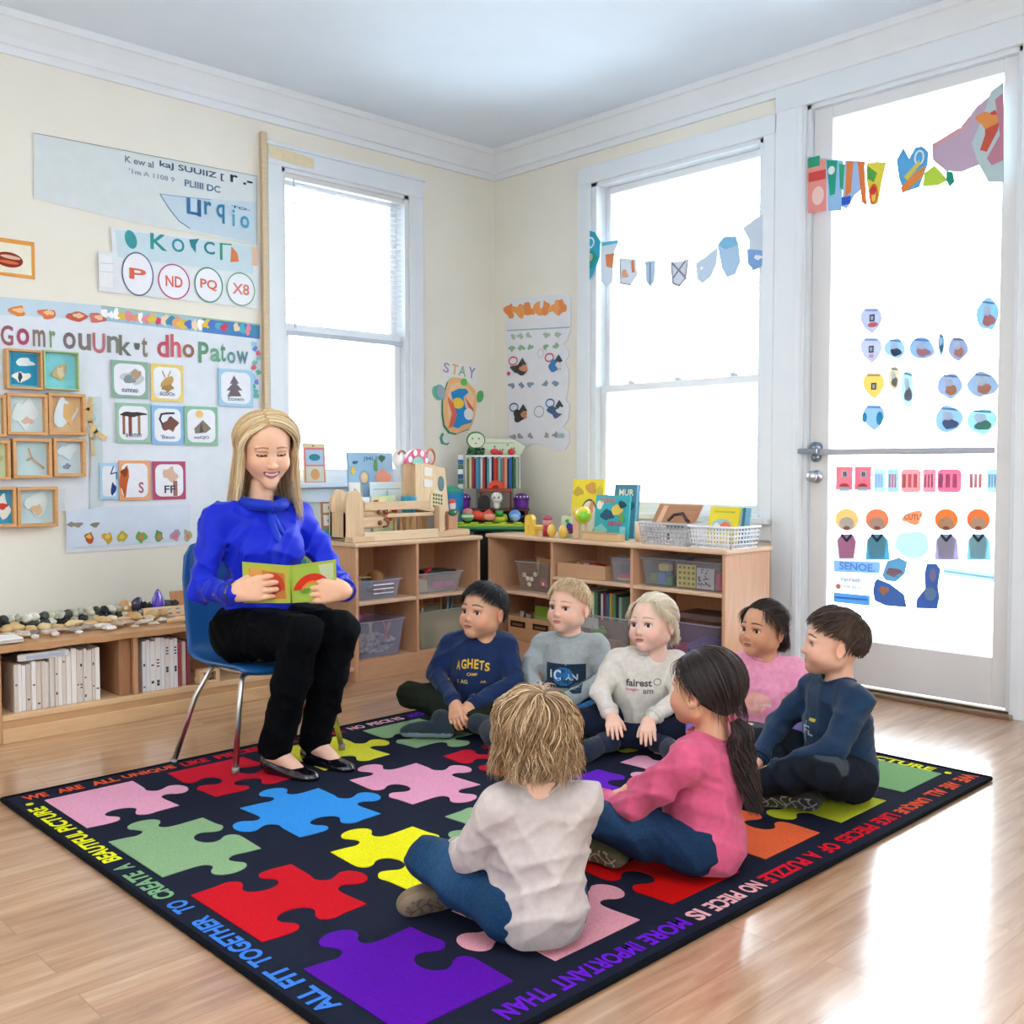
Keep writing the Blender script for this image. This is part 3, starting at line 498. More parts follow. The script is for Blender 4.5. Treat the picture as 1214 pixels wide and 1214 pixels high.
for x, y, a, b, fl_ in ((616, 438, '#d85a62', '#2f3436', 1), (659, 434, '#d45a68', '#2f79b8', 1), (617, 493, '#4a6f9c', '#24262c', 0), (660, 488, '#3f7fc0', '#3f5a86', 0)):
    lay += [(('o', x - 7, y - 10, 5.5, 5.5, 1.8), a), (('p', [(x + 4, y - 14), (x + 9, y - 6), (x + 3, y - 3), (x - 1, y - 6)]), '#3c4a50'), (blob(x, y, 9, 6.5, int(x)), b), (blob(x + 5, y - 1, 4, 4, int(y)), '#d88a5a' if x < 640 else '#e7e2e0')]
lay += [(('o', 640, 488, 6, 7, 1), '#8f8f8c'), (('o', 642, 419, 4, 5, .8), '#c9b9c4'), (('e', 604, 443, 2, 2.5), '#e04a46'), (('r', 662, 514, 670, 519), '#90b4bf')]
flat('wavy_chart', 'tall white chart with wavy edges and drawn shoes right of the corner', 'chart', 'right', lay, off=.004, th=.003, mat='foil', ctr=(640, 440))
# ================================================================ BUNTING AND CLINGS
PW2 = XR - .012
_bn = [0]
def bunt(label, lay, plane=PW2, name='pennant', cat='bunting'): _bn[0] += 1; return flat(name, label, cat, 'right', lay, off=.0035 * (_bn[0] % 3), plane=plane, mat='banner', group=None, th=.0015)
p, rot, L = wframe('right', 800, 300, 0, PW2 + .004); g = G(); P = [(690, 283), (705, 287), (730, 290), (745, 303), (775, 310), (810, 308), (835, 308), (855, 292), (880, 275), (905, 256)]
g.tube([(*L(*q), 0) for q in P], .0022, '#9cc8d8', 5); o = g.build('bunting_string', 'cloth'); tag(o, 'pale blue string of the bunting across the middle window', 'string', loc=p, rot=rot)
bunt('turquoise and white pennant at the left end of the middle window', [(('p', [(691, 280), (697, 273), (705, 275), (712, 286), (711, 305), (703, 326), (698, 334), (691, 334)]), '#34aed0'), (('o', 699, 288, 6, 7, 2), '#e8f6fa'), (('p', [(691, 298), (704, 297), (709, 306), (702, 318), (691, 322)]), '#1f9c94'), (('e', 699, 305, 4, 5), '#c6c9a0'), (('r', 691, 327, 696, 334), '#2a3f66')])
bunt('slim white pennant with an orange patch, second from left', [(('p', [(713, 286), (733, 288), (728, 300), (726, 335), (719, 340), (713, 333)]), '#d9e6ef'), (('p', [(718, 302), (729, 300), (726, 318), (719, 316)]), '#ee8d5c'), (('r', 714, 286, 733, 290), '#5cc0d8')])
bunt('white pennant with orange scribbles, third from left', [(('p', [(735, 306), (754, 307), (756, 326), (748, 338), (735, 337)]), '#dfe7ef'), (blob(741, 325, 4, 5, 2), '#f2b184'), (('l', [(750, 310), (751, 322)], 2), '#ee8d5c'), (('l', [(735, 305), (736, 336), (748, 338)], .8), '#8f9cae')])
bunt('narrow blue-grey pennant, fourth from left', [(('p', [(765, 310), (777, 309), (776, 332), (771, 341), (766, 332)]), '#b9cfe4'), (('l', [(771, 312), (771, 336)], 1), '#7f93ae')])
bunt('outlined white pennant with a cross pattern, at the middle of the string', [(('p', [(796, 311), (816, 308), (814, 330), (806, 339), (798, 337)]), '#d9dde8'), (('l', [(796, 311), (814, 330)], 1), '#8a8a94'), (('l', [(813, 309), (798, 330)], 1), '#8a8a94'), (('l', [(796, 311), (798, 336), (806, 339), (813, 330), (816, 308)], 1), '#9a94a6')])
bunt('pale grey-blue curved pennant right of the cross patterned one', [(('p', [(825, 312), (838, 304), (851, 293), (850, 312), (843, 328), (833, 336), (827, 332)]), '#c9d8e8'), (('e', 832, 318, 2, 1.8), '#ffffff')])
bunt('light blue cup shaped pennant, second from right', [(('p', [(851, 292), (858, 282), (872, 280), (876, 290), (878, 310), (872, 325), (862, 329), (856, 318)]), '#b5d0ea'), (('p', [(851, 290), (858, 281), (873, 280), (875, 290), (860, 296)]), '#86c6ea')])
bunt('large grey pennant with a blue pocket at the right end of the middle window', [(('p', [(881, 270), (905, 253), (906, 316), (895, 320), (887, 312), (889, 285)]), '#d3dde8'), (('p', [(886, 295), (905, 297), (906, 314), (893, 321), (887, 312)]), '#86ade0'), (blob(899, 305, 4, 3, 4), '#eef4fb')])
PD = XR - .03
p, rot, L = wframe('right', 1075, 190, 0, PD + .006); g = G(); P = [(957, 186), (990, 190), (1040, 192), (1068, 188), (1085, 182), (1105, 172), (1140, 150), (1165, 118), (1190, 97)]
g.tube([(*L(*q), 0) for q in P], .002, '#a8a0b0', 5); tag(g.build('bunting_string', 'cloth'), 'grey string of the bunting across the glass door', 'string', loc=p, rot=rot)
db = lambda lab, lay: bunt(lab, lay, plane=PD)
db('pink and red pennant at the left edge of the door', [(('p', [(957, 188), (980, 190), (980, 250), (958, 253)]), '#ee9a90'), (('r', 958, 186, 972, 198), '#2ea27c'), (('e', 970, 232, 7, 11), '#f7cfc6'), (('r', 959, 203, 979, 214), '#d84c44')])
db('green and teal pennant, second on the door', [(('p', [(979, 189), (1000, 190), (998, 250), (982, 250)]), '#9fc8ea'), (('p', [(980, 190), (993, 190), (990, 230), (984, 232)]), '#27a58a'), (('e', 986, 202, 4, 5), '#f0f6f4'), (('p', [(995, 194), (1010, 196), (1004, 230), (996, 222)]), '#38b486')], )
db('orange and blue striped pennant, third on the door', [(('p', [(1002, 190), (1026, 192), (1020, 226), (1013, 232), (1004, 248), (998, 245)]), '#a9c6ee'), (('p', [(1004, 191), (1012, 192), (1009, 228), (1002, 234)]), '#ee8d4c'), (('r', 998, 233, 1009, 243), '#2b5fce'), (('p', [(1017, 192), (1025, 192), (1028, 244), (1022, 240)]), '#ef8340')])
db('yellow and green pennant with red rings, fourth on the door', [(('p', [(1028, 193), (1051, 192), (1045, 218), (1041, 242), (1032, 243), (1027, 210)]), '#e6d94c'), (('p', [(1028, 196), (1040, 205), (1036, 216), (1029, 212)]), '#5cb24a'), (('o', 1036, 230, 5, 12, 2.5), '#e8643c'), (('e', 1035, 226, 4, 5), '#dd4034')])
db('blue and orange swirled pennant with pointed top at the middle of the door', [(('p', [(1063, 190), (1071, 175), (1078, 188), (1085, 175), (1093, 173), (1101, 180), (1100, 195), (1090, 222), (1072, 228), (1066, 212)]), '#5fb0e2'), (('o', 1090, 187, 6, 9, 2), '#f0f8fc'), (('p', [(1068, 222), (1085, 205), (1098, 196), (1094, 210), (1080, 222), (1070, 230)]), '#f0944a'), (('p', [(1072, 210), (1090, 190), (1092, 194), (1076, 214)]), '#e8d452')])
db('lime green pennant right of the blue swirled one', [(('p', [(1096, 205), (1108, 196), (1116, 204), (1124, 214), (1112, 220), (1094, 221)]), '#c2e04c'), (('p', [(1122, 203), (1130, 204), (1132, 216), (1126, 222), (1122, 214)]), '#279a80')])
db('large mauve cloth pennant sweeping up at the right of the door', [(('p', [(1105, 172), (1140, 152), (1160, 125), (1175, 112), (1170, 140), (1158, 170), (1162, 195), (1140, 204), (1122, 203), (1106, 190)]), '#c8b0c4'), (('p', [(1105, 171), (1140, 151), (1150, 138), (1146, 152), (1108, 176)]), '#dca8b0')])
db('tall poster with an orange and red shape at the upper right of the door', [(('p', [(1175, 108), (1190, 97), (1190, 216), (1172, 216), (1160, 194), (1152, 170), (1165, 140)]), '#bfd2d4'), (('p', [(1168, 138), (1180, 130), (1186, 142), (1183, 155), (1170, 180), (1162, 178), (1168, 160)]), '#d45a4c'), (blob(1172, 142, 12, 9, 3), '#f09a54'), (('p', [(1180, 118), (1190, 110), (1190, 190), (1176, 196), (1170, 188), (1186, 160)]), '#c98a9c')])
clg = lambda lab, lay, name='window_cling': flat(name, lab, 'sticker', 'right', lay, plane=XR + .038, off=0, mat='film', th=.0012)
def balloon(cx, cy, c, lab, extra): 
    clg(lab, [(('p', [(cx - 13, cy), (cx - 12, cy - 8), (cx - 7, cy - 14), (cx + 7, cy - 14), (cx + 12, cy - 8), (cx + 13, cy), (cx + 8, cy + 10), (cx + 1, cy + 17), (cx - 8, cy + 10)]), c), (('l', [(cx - 7, cy - 11), (cx + 7, cy - 11)], .7), '#9aa0b8')] + extra)
sq = lambda cx, cy: [(('r', cx - 3, cy - 4, cx + 3, cy + 4), '#3d4358'), (('r', cx - 1.6, cy - 2.4, cx + 1.6, cy + 2.4), '#dfe2f0')]
balloon(1033, 379, '#c9cdea', 'lilac balloon sticker with a red smile, topmost on the door glass', sq(1034, 377) + [(('e', 1035, 385, 6, 3), '#f08a82')])
balloon(1033, 414, '#cdd0ee', 'plain lilac balloon sticker, second from the top', sq(1033, 414) + [(('r', 1030, 420, 1036, 424), '#efc4b8')])
balloon(1036, 456, '#ecd68a', 'yellow balloon sticker on the door glass', sq(1036, 458))
balloon(1036, 494, '#b0cfee', 'blue balloon sticker with turquoise sides, lowest of the balloons', [(('e', 1025, 495, 3, 6), '#4cb6d4'), (('e', 1043, 496, 4, 8), '#4cb6d4')])
items = [('round pale blue sticker with a dark dash', 1061, 413, 12, 12, '#b9d6ee', '#54607c', 1), ('blue and pink block sticker in the second row', 1093, 413, 15, 13, '#a9c6e6', '#e8a8b4', 2), ('narrow blue sticker between the block and the ring', 1116, 408, 3.5, 13, '#8fc0d8', '#5a88a8', 3), ('grey-blue ring sticker in the second row', 1136, 413, 11, 14, '#b4bcd4', '#e8a99c', 4), ('small beige label sticker in the third row', 1060, 448, 7, 14, '#ecdfc0', '#8f8f94', 5), ('tall white and turquoise sticker in the third row', 1076, 460, 8, 22, '#cfe8f2', '#8f9aa8', 6),
         ('pot shaped grey sticker with an orange foot', 1126, 457, 14, 15, '#b6c6dc', '#eaa888', 7), ('fish shaped grey sticker at the right end of the third row', 1165, 456, 17, 15, '#b4c6d8', '#eba890', 8), ('round blue ring sticker in the lowest upper row', 1125, 497, 16, 16, '#b3d2ea', '#6a7ca8', 9), ('square turquoise sticker right of the ring sticker', 1164, 499, 18, 15, '#b9e0f0', '#6aa898', 10), ('blue and pink sticker high at the right glass edge', 1171, 373, 13, 19, '#a9d0ea', '#ee9a9c', 11)]
for lab, cx, cy, rx, ry, c, c2, sd in items:
    clg(lab, [(blob(cx, cy, rx, ry, sd, 18, .08), c), (blob(cx + rx * .1, cy + ry * .35, rx * .55, ry * .4, sd + 30, 12, .15), c2), (blob(cx - rx * .1, cy - ry * .25, rx * .4, ry * .35, sd + 50, 12, .1), '#dfe8f2'), (('l', [(cx - rx * .5, cy - ry * .8), (cx + rx * .6, cy - ry * .7)], .8), '#7f93ae')])
for lab, x, c in (('pink house sticker at the left below the push bar', 1001, '#f29aa6'), ('pink house sticker, second below the push bar', 1023, '#ef94a4')):
    clg(lab, [(('r', x - 10, 553, x + 10, 581), c), (('r', x - 3, 558, x + 5, 566), '#f4f2fa'), (('t', 'B', x + 1, 562, 4, 5), '#44506c'), (('e', x, 577, 6, 4), '#d8646c'), (('r', x - 6, 577, x + 6, 583), '#dfe8f4')])
for i, (lab, x0, x1, c, c2) in enumerate((('pale blue column sticker beside the pink houses', 1036, 1050, '#cfe6f6', '#b4d4ec'), ('slim pink and turquoise sticker below the push bar', 1052, 1066, '#c2dcea', '#f2a4ac'), ('pink market stall sticker below the push bar', 1068, 1092, '#f4b8bc', '#e88a94'), ('pink cart sticker beside the market stall', 1094, 1110, '#f2b0c0', '#d08aa0'), ('striped magenta sticker below the push bar', 1111, 1140, '#ee9ab4', '#d878a4'), ('white phone shaped sticker with pink panes', 1148, 1168, '#e9eef2', '#f0a0a4'), ('pale blue column sticker at the right glass edge', 1170, 1184, '#cce6f4', '#a8d0e4'))):
    lay = [(('rr', x0, 556, x1, 584), c)]; n = 3
    for k in range(n): lay.append((('r', x0 + 2 + k * (x1 - x0 - 4) / n, 562, x0 + 1 + (k + .6) * (x1 - x0 - 4) / n + 1, 578), c2))
    clg(lab, lay)
for i, (lab, x, hc, fc, bc) in enumerate((('paper child sticker with fair hair and pink top', 1004, '#f6cf94', '#fdf2e6', '#f0a0cc'), ('paper child sticker with red hair and turquoise top', 1040, '#e8a078', '#f6d2b8', '#7cc4dc'), ('paper child sticker with orange hair and lilac top', 1122, '#e69a58', '#f4c49a', '#c9c2dc'), ('paper child sticker with ginger hair and blue top at the right', 1160, '#e8965c', '#f6cfae', '#a8dcea'))):
    clg(lab, [(('p', [(x - 14, 664), (x - 12, 640), (x - 6, 633), (x + 6, 633), (x + 13, 640), (x + 15, 664)]), '#eef3f6' if i == 0 else bc), (('p', [(x - 9, 662), (x - 11, 640), (x - 5, 633), (x + 6, 633), (x + 11, 642), (x + 8, 662)]), bc), (('e', x, 616, 14, 13), hc), (('e', x, 621, 9, 8), fc), (('l', [(x - 6, 634), (x, 641), (x + 6, 634)], 1.2), '#3c5468'), (('e', x, 626, 4, 2.2), '#c86a58')])
clg('blank scribbled orange sticker between the paper children', [(blob(1082, 614, 13, 8, 5), '#f2b48c'), (('t', 'CUTU', 1082, 613, 20, 7), '#9a6a54')])
clg('pale turquoise haze shaped sticker behind the paper children', [(blob(1082, 645, 22, 16, 6, 18, .1), '#cfeaf2')])
clg('blue ribbon sticker reading SENOE', [(('p', [(988, 664), (1044, 666), (1043, 680), (989, 678)]), '#aacbe8'), (('t', 'SENOE.', 1016, 672, 42, 9), '#6a9cd0')])
clg('white name label sticker with a small heart', [(('r', 988, 681, 1026, 702), '#f2f4f6'), (('t', 'Venrieth', 1008, 687, 24, 5), '#7c94b4'), (('e', 994, 695, 3, 3), '#f2a890'), (('t', 'me so o', 1011, 696, 20, 3), '#a9b6c8')])
clg('blue bar sticker with wavy print', [(('r', 988, 704, 1031, 716), '#7fb8e0'), (('l', [(990, 708), (1028, 711)], .8), '#4f90c4')])
clg('blue boot sticker with orange patch on the door glass', [(('p', [(1037, 690), (1040, 686), (1055, 692), (1072, 705), (1075, 720), (1050, 718), (1037, 712), (1035, 700)]), '#5f83b8'), (blob(1048, 700, 5, 5, 3), '#e8a27c'), (('p', [(1052, 665), (1066, 661), (1076, 666), (1073, 680), (1062, 690), (1050, 688), (1046, 682)]), '#7fb4cc'), (blob(1060, 678, 8, 5, 4), '#b98a98')])
clg('upright blue boot sticker right of the orange patched boot', [(('p', [(1096, 680), (1099, 668), (1110, 668), (1115, 675), (1112, 695), (1114, 708), (1111, 722), (1086, 721), (1087, 710), (1097, 698)]), '#5c7fb6'), (('e', 1103, 704, 7, 8), '#8fb4dc'), (('e', 1106, 682, 4, 8), '#a9a0c4')])
clg('thin turquoise ring sticker below the boots', [(('o', 1080, 731, 8, 5.5, 1.6), '#9fd4dc')])
clg('pale fence drawing sticker at the lower right of the door glass', [(('p', [(1118, 672), (1180, 680), (1180, 690), (1118, 682)]), '#dceef6'), (('l', [(1120, 677), (1178, 685)], .8), '#a9cde0')])
# ================================================================ RUG
RX0, RX1, RY0, RY1, RZ = 1.078, 3.645, 1.385, 3.535, .012
g = G(); NAVY = '#1d2233'
g.prism(rrect(RX1 - RX0, RY1 - RY0, .03, 4, (RX0 + RX1) / 2, (RY0 + RY1) / 2), .0005, RZ, NAVY)
PC = [['#f0a9c4', '#c9172f', '#e6e040', '#8fb183', '#2f9be0', '#e6e040'], ['#8fb183', '#3795e6', '#f0a3c0', '#c9172f', '#c9cf35', '#3795e6'], ['#cf1222', '#f5ec1c', '#8fb183', '#6a22c4', '#f0a9c4', '#cf1222'], ['#5c10a4', '#eda2ae', '#cc0a0a', '#f2693c', '#c9cf30', '#86b378']]
HT = [[1, -1, 1, -1, 1], [-1, 1, 1, -1, 1], [1, -1, 1, -1, 1], [-1, 1, -1, -1, 1]]       # tab belongs to the left (+1) or right (-1) piece
VT = [[-1, -1, -1, 1, 1, -1], [1, -1, 1, -1, 1, -1], [-1, -1, 1, 1, -1, 1]]              # tab belongs to the back (+1) or front (-1) piece
XS = [1.17 + .4195 * i for i in range(6)]; YT = [3.415, 2.905, 2.395, 1.87]; PWX = .292; PWY = .35
def side_pts(L, kind, seed):
    """points along an edge of length L from 0 to L (x), y outward. kind 1 tab, -1 socket, 0 straight"""
    if kind == 0: return [(0, 0), (L, 0)]
    sg = 1 if kind > 0 else -1; m = L / 2 + (.012 if seed % 2 else -.012)
    ctrl = [(0, 0), (m - .085, .0 - .006), (m - .045, -.004), (m - .028, .012), (m - .030, .032), (m - .046, .052), (m - .050, .074), (m - .036, .094), (m - .008, .104), (m + .020, .100), (m + .042, .084), (m + .047, .062), (m + .034, .040), (m + .026, .020), (m + .032, .004), (m + .055, -.010), (m + .09, -.004), (L, 0)]
    P = [np.array([x, sg * y]) for x, y in ctrl]; out = [P[0]]
    for i in range(1, len(P) - 2):
        for t in (0, .33, .66):
            a, b, c, d = P[i - 1], P[i], P[i + 1], P[i + 2]; out.append(.5 * (2 * b + (c - a) * t + (2 * a - 5 * b + 4 * c - d) * t * t + (3 * b - a - 3 * c + d) * t ** 3))
    out.append(P[-2]); out.append(P[-1]); return out
for r_ in range(4):
    for c_ in range(6):
        x0, y1 = XS[c_], YT[r_]; x1, y0 = x0 + PWX, y1 - PWY
        kE = HT[r_][c_] if c_ < 5 else 0; kW = -HT[r_][c_ - 1] if c_ > 0 else 0; kS = VT[r_][c_] if r_ < 3 else 0; kN = -VT[r_ - 1][c_] if r_ > 0 else 0
        pts = []
        for (ox, oy, dx, dy, Ls, k) in ((x0, y0, 1, 0, PWX, kS), (x1, y0, 0, 1, PWY, kE), (x1, y1, -1, 0, PWX, kN), (x0, y1, 0, -1, PWY, kW)):
            for (a, b) in side_pts(Ls, k, r_ + c_)[:-1]: pts.append((ox + dx * a + dy * b, oy + dy * a - dx * b))
        g.prism(pts, RZ - .001, RZ + .0022, PC[r_][c_])
def rugword(txt, cx, cy, ang, w, h, c):
    g.at((cx, cy, 0), rotz(ang)); g.text(txt, w, h, c, z=RZ + .0008, th=.0004, bold=.035); g.at()
OR_, RD, PK, PU, BL, SG, YE = '#ee5a34', '#e01428', '#efb0b4', '#6a18cc', '#3f80dc', '#7fae7c', '#eef01c'
wr_ = [('WE', 3.624, 3.52, OR_), ('ARE', 3.49, 3.41, OR_), ('ALL', 3.385, 3.29, OR_), ('UNIQUE', 3.255, 3.06, OR_), ('LIKE', 3.035, 2.92, RD), ('PIECES', 2.895, 2.70, RD), ('OF', 2.67, 2.60, RD), ('A', 2.57, 2.53, RD), ('PUZZLE', 2.505, 2.30, RD), ('NO', 2.277, 2.205, PK), ('PIECE', 2.185, 2.055, PK), ('IS', 2.03, 1.98, PK), ('MORE', 1.957, 1.80, PU), ('IMPORTANT', 1.78, 1.51, PU), ('THAN', 1.487, 1.35, PU)]
for t_, a, b, c in wr_: rugword(t_, (a + b) / 2, 1.442, math.pi, abs(a - b), .052, c)
for t_, a, b, c in [('WE', 1.126, 1.2, OR_), ('ARE', 1.232, 1.316, OR_), ('ALL', 1.346, 1.437, OR_), ('UNIQUE', 1.456, 1.646, OR_), ('LIKE', 1.673, 1.772, RD), ('PIECES', 1.806, 1.99, RD), ('OF', 2.02, 2.09, RD), ('A', 2.115, 2.15, RD), ('PUZZLE', 2.175, 2.37, RD), ('NO', 2.402, 2.477, PK), ('PIECE', 2.503, 2.62, PK), ('IS', 2.634, 2.68, PK), ('MORE', 2.71, 2.86, PU), ('IMPORTANT', 2.89, 3.16, PU), ('THAN', 3.19, 3.33, PU)]:
    rugword(t_, (a + b) / 2, 3.478, 0, abs(a - b), .05, c)
lw = [('WE', 1.47, 1.56, BL), ('ALL', 1.69, 1.80, BL), ('FIT', 1.825, 1.92, BL), ('TOGETHER', 1.947, 2.263, BL), ('TO', 2.312, 2.391, BL), ('CREATE', 2.422, 2.64, SG), ('A', 2.672, 2.712, SG), ('BEAUTIFUL', 2.753, 3.058, YE), ('PICTURE', 3.08, 3.36, YE)]
for t_, a, b, c in lw: rugword(t_, 1.122, (a + b) / 2, math.pi / 2, abs(a - b), .052, c)
g.prism(ellp(.012, .012, 14, 1.122, 3.41), RZ, RZ + .0012, YE)
for t_, a, b, c in lw: rugword(t_, 3.588, RY0 + RY1 - (a + b) / 2 - .0, -math.pi / 2, abs(a - b), .052, c)
g.prism(ellp(.012, .012, 14, 3.588, 1.51), RZ, RZ + .0012, YE)
# stitched dark binding round the edge
for (a, b) in (((RX0, RY0), (RX1, RY0)), ((RX1, RY0), (RX1, RY1)), ((RX1, RY1), (RX0, RY1)), ((RX0, RY1), (RX0, RY0))): g.cyl((*a, .0085), (*b, .0085), .008, '#10131a', n=8)
tag(g.build('puzzle_rug', 'rug'), 'large navy rug with coloured jigsaw pieces and lettered border on the wooden floor', 'rug')

# ================================================================ LOW FURNITURE
BIR, BIRD, BIRL = '#dba882', '#bd8862', '#e8c3a0'
def cabinet(name, label, W, Dp, H, ox, oy, rz, divs, shelves, base=.105):
    """front along local x (0..W) at y=0, depth to +y"""
    t = thing(name, label, 'cabinet', (ox, oy, 0), rz); k = .018
    g = G(); g.box(-.012, W + .012, -.012, Dp + .01, H - .022, H, BIRL, .006); g.build('top', 'woodx', t)
    for x in (0, W - k): g = G(); g.box(x, x + k, 0, Dp, 0, H - .022, BIR, .003); g.build('side_panel', 'wood', t)
    g = G(); g.box(k, W - k, Dp - .012, Dp - .002, base, H - .022, BIRD); g.build('back_panel', 'wood', t)
    g = G(); g.box(k, W - k, .004, .022, 0, base, BIR, .002); g.box(k, W - k, .022, Dp - .012, base - .018, base, BIR); g.build('base', 'woodx', t)
    xs = [k] + [v for d in divs for v in (d - k / 2, d + k / 2)] + [W - k]
    for d in divs: g = G(); g.box(d - k / 2, d + k / 2, .003, Dp - .012, base, H - .022, BIR, .003); g.build('divider', 'wood', t)
    for i in range(len(divs) + 1): g = G(); g.box(xs[2 * i], xs[2 * i + 1], .004, Dp - .012, shelves[i] - .018, shelves[i], BIRL, .003); g.build('shelf', 'woodx', t)
    return t
CA = cabinet('storage_cabinet', 'birch storage cabinet under the left window beside the seated reader', .845, .40, .708, 2.985, 4.25, 0, [.40], [.405, .405])
g = G(); g.box(-.15, 0, .02, .04, .455, .52, BIRL, .003); g.box(-.15, 0, .04, .2, .455, .467, BIR); g.text('Boomcs', 0, 0, 0) if 0 else None
g.at((-.075, .0195, .487), rotx(R(90))); g.text('Boome s', .07, .012, '#7c6a58', z=0); g.at(); g.build('side_shelf', 'woodx', CA)
g = G(); g.box(-.11, 0, .02, .2, .055, .075, BIRL, .004); g.box(-.08, -.04, .05, .1, 0, .055, BIR); g.build('side_shelf', 'woodx', CA)
CB = cabinet('storage_cabinet', 'long birch storage cabinet under the middle window with a bright end panel', 1.632, .38, .708, 3.98, 4.354, R(-90), [.508, 1.069], [.391, .50, .50], .112)
g = G()
for z in (.62, .5, .38): g.cyl((.2, 1.633, z), (.2, 1.6335, z), .003, '#8c6a4c', n=8)
# low shelf
t = thing('low_bookcase', 'long low wooden bookcase against the left wall with worn front edge', 'bookcase', (1.285, 4.255, 0)); W = 1.36; H = .395
g = G(); n = 16; V = []
for i in range(n + 1):
    x = W * i / n; yy = -.012 + .006 * math.sin(i * 1.9) + .004 * math.sin(i * 3.7)
    V += [(x, yy, H - .03 + .003 * math.sin(i * 2.3)), (x, yy - .004, H - .004), (x, .40, H), (x, .40, H - .03)]
F = [(0, 1, 2, 3), (4 * n + 3, 4 * n + 2, 4 * n + 1, 4 * n)]
for i in range(n):
    for j in range(4): a = 4 * i + j; b = 4 * i + (j + 1) % 4; F.append((a, a + 4, b + 4, b))
g.add(V, F, '#c9996c'); g.build('top', 'woodx', t)
for x in (0, W - .02): g = G(); g.box(x, x + .02, 0, .38, 0, H - .03, '#c8976b', .004); g.build('side_panel', 'wood', t)
g = G(); g.box(.02, W - .02, .37, .38, .1, H - .03, '#b88a62'); g.build('back_panel', 'wood', t)
g = G(); g.box(.02, W - .02, .004, .03, 0, .06, '#d9b083', .003); g.box(.02, W - .02, .002, .37, .09, .115, '#deb78b', .004); g.box(.02, W - .02, .006, .02, .06, .09, '#c79a6c'); g.build('base', 'woodx', t)
g = G(); g.box(.555, .575, .01, .37, .115, H - .03, '#c8976b', .002); g.build('divider', 'wood', t)
g = G(); g.box(.50, .552, .03, .35, .115, H - .034, '#ad7c58', .003); g.build('wooden_block', 'wood', t)
# white folders / magazines in the low bookcase
def folder(x, w, h, lean, c, lab, y0=4.275, dp=.27, grp='white folders in the low bookcase', marks=0):
    g = G(); g.box(0, w, 0, dp, 0, h, c, .0015)
    for k in range(marks): z = .02 + (h - .05) * ((k * 7 + int(x * 1000)) % 13) / 13; g.box(w * .25, w * .75, -.0006, .0003, z, z + .006 + .006 * (k % 2), '#3c4250')
    o = g.build('folder', 'paper'); return tag(o, lab, 'folder', grp, loc=(x, y0, .1155), rot=(0, lean, 0))
rs = random.Random(11); x = 1.36; 
for i in range(20):
    w = rs.uniform(.012, .022); h = rs.uniform(.18, .20) if i < 8 else rs.uniform(.215, .235)
    if x + w > 1.735: break
    folder(x, w - .001, h, 0, rs.choice(['#e9e3dc', '#ddd2c8', '#e3dede', '#d8cabd', '#eeeae6']), 'thin white folder standing in the left compartment of the low bookcase', y0=4.275 + rs.uniform(0, .015), marks=rs.choice((0, 1, 2, 3))); x += w
g = G(); g.box(0, .2, 0, .02, 0, .028, '#e6e2dd', .004); g.box(.03, .18, -.002, 0, .006, .02, '#b9c4d4'); tag(g.build('paper_stack', 'paper'), 'crumpled papers lying on top of the white folders', 'papers', loc=(1.375, 4.275, .318))
x = 1.885
for i in range(8):
    w = rs.uniform(.016, .026); folder(x, w - .001, rs.uniform(.215, .235), 0, rs.choice(['#e9e3de', '#dfd3cb', '#e4e0e2']), 'white folder standing in the right compartment of the low bookcase, beside the blue chair', y0=4.28, grp='white folders in the right compartment', marks=rs.choice((0, 2, 5))); x += w
for i, c in enumerate(('#a84a52', '#c8b8a8', '#8f3c48')): folder(x + .003, .018, .2, 0, c, ['dark red folder right of the white folders', 'beige folder between the two red ones', 'maroon folder behind the blue chair'][i], y0=4.29, grp=None); x += .021
g = G(); g.box(0, .1, 0, .05, 0, .012, '#e0b98c', .003); g.box(0, .1, 0, .05, .05, .062, '#e0b98c', .003); g.box(0, .02, 0, .05, .012, .05, '#e0b98c'); g.box(.08, .1, 0, .05, .012, .05, '#e0b98c'); g.box(.02, .08, .03, .05, .012, .05, '#3c2c22'); g.sph((.06, .015, .026), .012, '#7a5138')
tag(g.build('toolbox', 'woodx'), 'small wooden handled box seen under the blue chair', 'box', loc=(2.14, 4.262, .1155))
# ---- clutter on the low bookcase top
TZ = .3955
rs = random.Random(21)
def rock(g, ctr, r, c, seed):
    q = np.random.RandomState(seed); n, m = 12, 8; V = []; F = []; ph = q.uniform(0, 6, 6)
    for k in range(m + 1):
        p = math.pi * k / m
        for i in range(n):
            a = 2 * math.pi * i / n; f = 1 + .16 * math.sin(2 * a + ph[0]) * math.sin(p) + .1 * math.sin(3 * a + ph[1] + 2 * p) + .08 * math.sin(5 * p + ph[2])
            V.append((ctr[0] + r[0] * f * math.sin(p) * math.cos(a), ctr[1] + r[1] * f * math.sin(p) * math.sin(a), ctr[2] - r[2] * f * math.cos(p)))
    for k in range(m):
        for i in range(n): j = (i + 1) % n; F.append((k * n + i, k * n + j, k * n + n + j, k * n + n + i))
    g.add(V, F, c, True)
